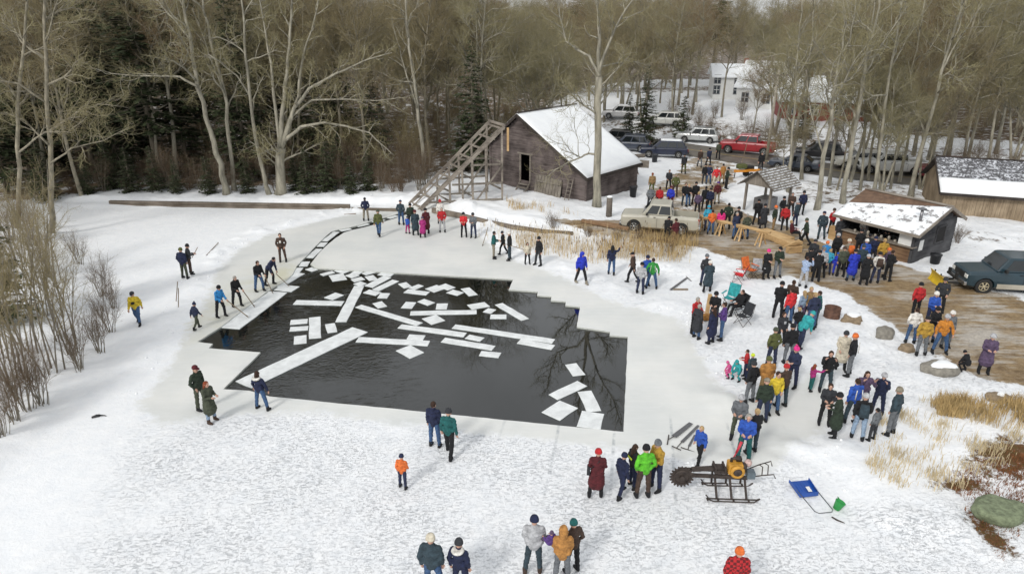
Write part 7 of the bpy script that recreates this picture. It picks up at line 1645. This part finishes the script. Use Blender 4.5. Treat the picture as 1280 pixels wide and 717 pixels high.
p = at(883, 400); mb = MB(); mb.box((0, 0, .16), (.5, .3, .3)); o = mb.build('kit_bag', cloth('camel'), None, False, .08); o.location = p; tag(o, 'tan canvas bag on the snow at the foot of the timber post', 'bag')
def bin_(px, py, h, c, label):
    p = at(px, py); e = empty('waste_bin', p, 0, label, 'bin'); m = mat('bin_' + c, CLOTH[c], .5, .2, 4); mb = MB(); mb.lathe((0, 0, 0), [(.24, 0), (.29, h), (.31, h), (.31, h + .03)], 16); mb.build('drum', m, e, True); mb = MB(); mb.lathe((0, 0, h + .03), [(.32, 0), (.32, .04), (.1, .1)], 16); mb.build('lid', m, e, True)
bin_(791, 246, .75, 'black', 'black bin at the right rear corner of the barn'); bin_(1168, 329, .5, 'black', 'black bin right of the food shack'); bin_(818, 203, .7, 'charcoal', 'dark drum standing in the snow before the dark blue wagon')
# heap of cut logs behind the barn, each log its own
rg = random.Random(31); c = at(784, 200)
for k in range(12):
    r_ = rg.uniform(.13, .2); l = rg.uniform(.7, 1.2); mb = MB(); mb.tube([(-l / 2, 0, 0), (l / 2, 0, 0)], r_, 10); o = mb.build('cut_log', BARKP); row = k // 5; o.location = (c.x - 1.6 + (k % 5) * .62 + row * .3, c.y + rg.uniform(-.2, .4), c.z + .16 + row * .26); o.rotation_euler = (0, 0, rg.uniform(-.4, .4)); tag(o, 'dark cut log in the heap behind the barn roof', 'log', 'cut logs heaped behind the barn')
def splitter():
    p = at(934, 222); e = empty('log_splitter', p, R(10), 'orange log splitter under a green cover left of the shelter', 'log splitter'); ORA = mat('machine_orange', (.62, .24, .02), .5, .2, 5)
    mb = MB(); mb.beam((-1.3, 0, .62), (1.2, 0, .62), .22, .2); mb.build('beam', ORA, e); mb = MB(); mb.box((.3, .35, .75), (.7, .45, .45)); mb.build('engine', BLACKP, e, False, .04); mb = MB(); mb.box((-.6, .1, 1.0), (.9, .6, .45)); mb.build('cover', cloth('olive'), e, False, .15); mb = MB(); mb.box((1.1, 0, .85), (.08, .25, .4)); mb.build('wedge', STEEL, e)
    for s_ in (-1, 1): mb = MB(); mb.lathe((.1, s_ * .5, .28), [(.1, -.08), (.28, -.08), (.28, .08), (.1, .08)], 16, Matrix.Rotation(math.pi / 2, 3, 'X')); mb.build('wheel', TYRE, e, True)
    mb = MB(); mb.tube([(-1.2, 0, .6), (-1.25, 0, 0)], .04, 6); mb.build('stand', IRON, e)
    stick((927, 205), (934, 178), .6, 2.6, .03, 'thin pale pole leaning up beside the log splitter', 'leaning_pole', False, STICK)
splitter()
# kicked-up lumps of snow round the cleared ice
def lumps():
    rg_ = random.Random(12); mb = MB(); n = 0
    def one(x, y, s_):
        b = MB(); b.ball((0, 0, 0), 1, 7, 5); z = gz(x, y); mb.add([(x + v_[0] * s_ * (1 + .3 * mnoise.noise(Vector(v_) * 1.5 + Vector((x, y, 0)))), y + v_[1] * s_ * (1 + .3 * mnoise.noise(Vector(v_) * 2 + Vector((y, x, 0)))), z + s_ * .2 + v_[2] * s_ * .7) for v_ in b.v], b.f)
    E = ICE; m = len(E)
    for k in range(420):
        i = rg_.randrange(m); t = rg_.random(); x = E[i][0] * (1 - t) + E[(i + 1) % m][0] * t; y = E[i][1] * (1 - t) + E[(i + 1) % m][1] * t
        if y < 22.2 and x < 5.5: continue
        x += rg_.gauss(0, .8); y += rg_.gauss(.2, .8)
        if float(sdist(ICE, [x], [y])[0]) < .15 or float(sdist(HOLE_W, [x], [y])[0]) < .8: continue
        one(x, y, rg_.uniform(.02, .07))
    o = mb.build('snow_lumps', SNOWM, None, True); tag(o, 'small lumps of kicked up snow along the cleared ice', 'snow', None, 'stuff')
lumps()
bpy.data.scenes.remove(TMP)
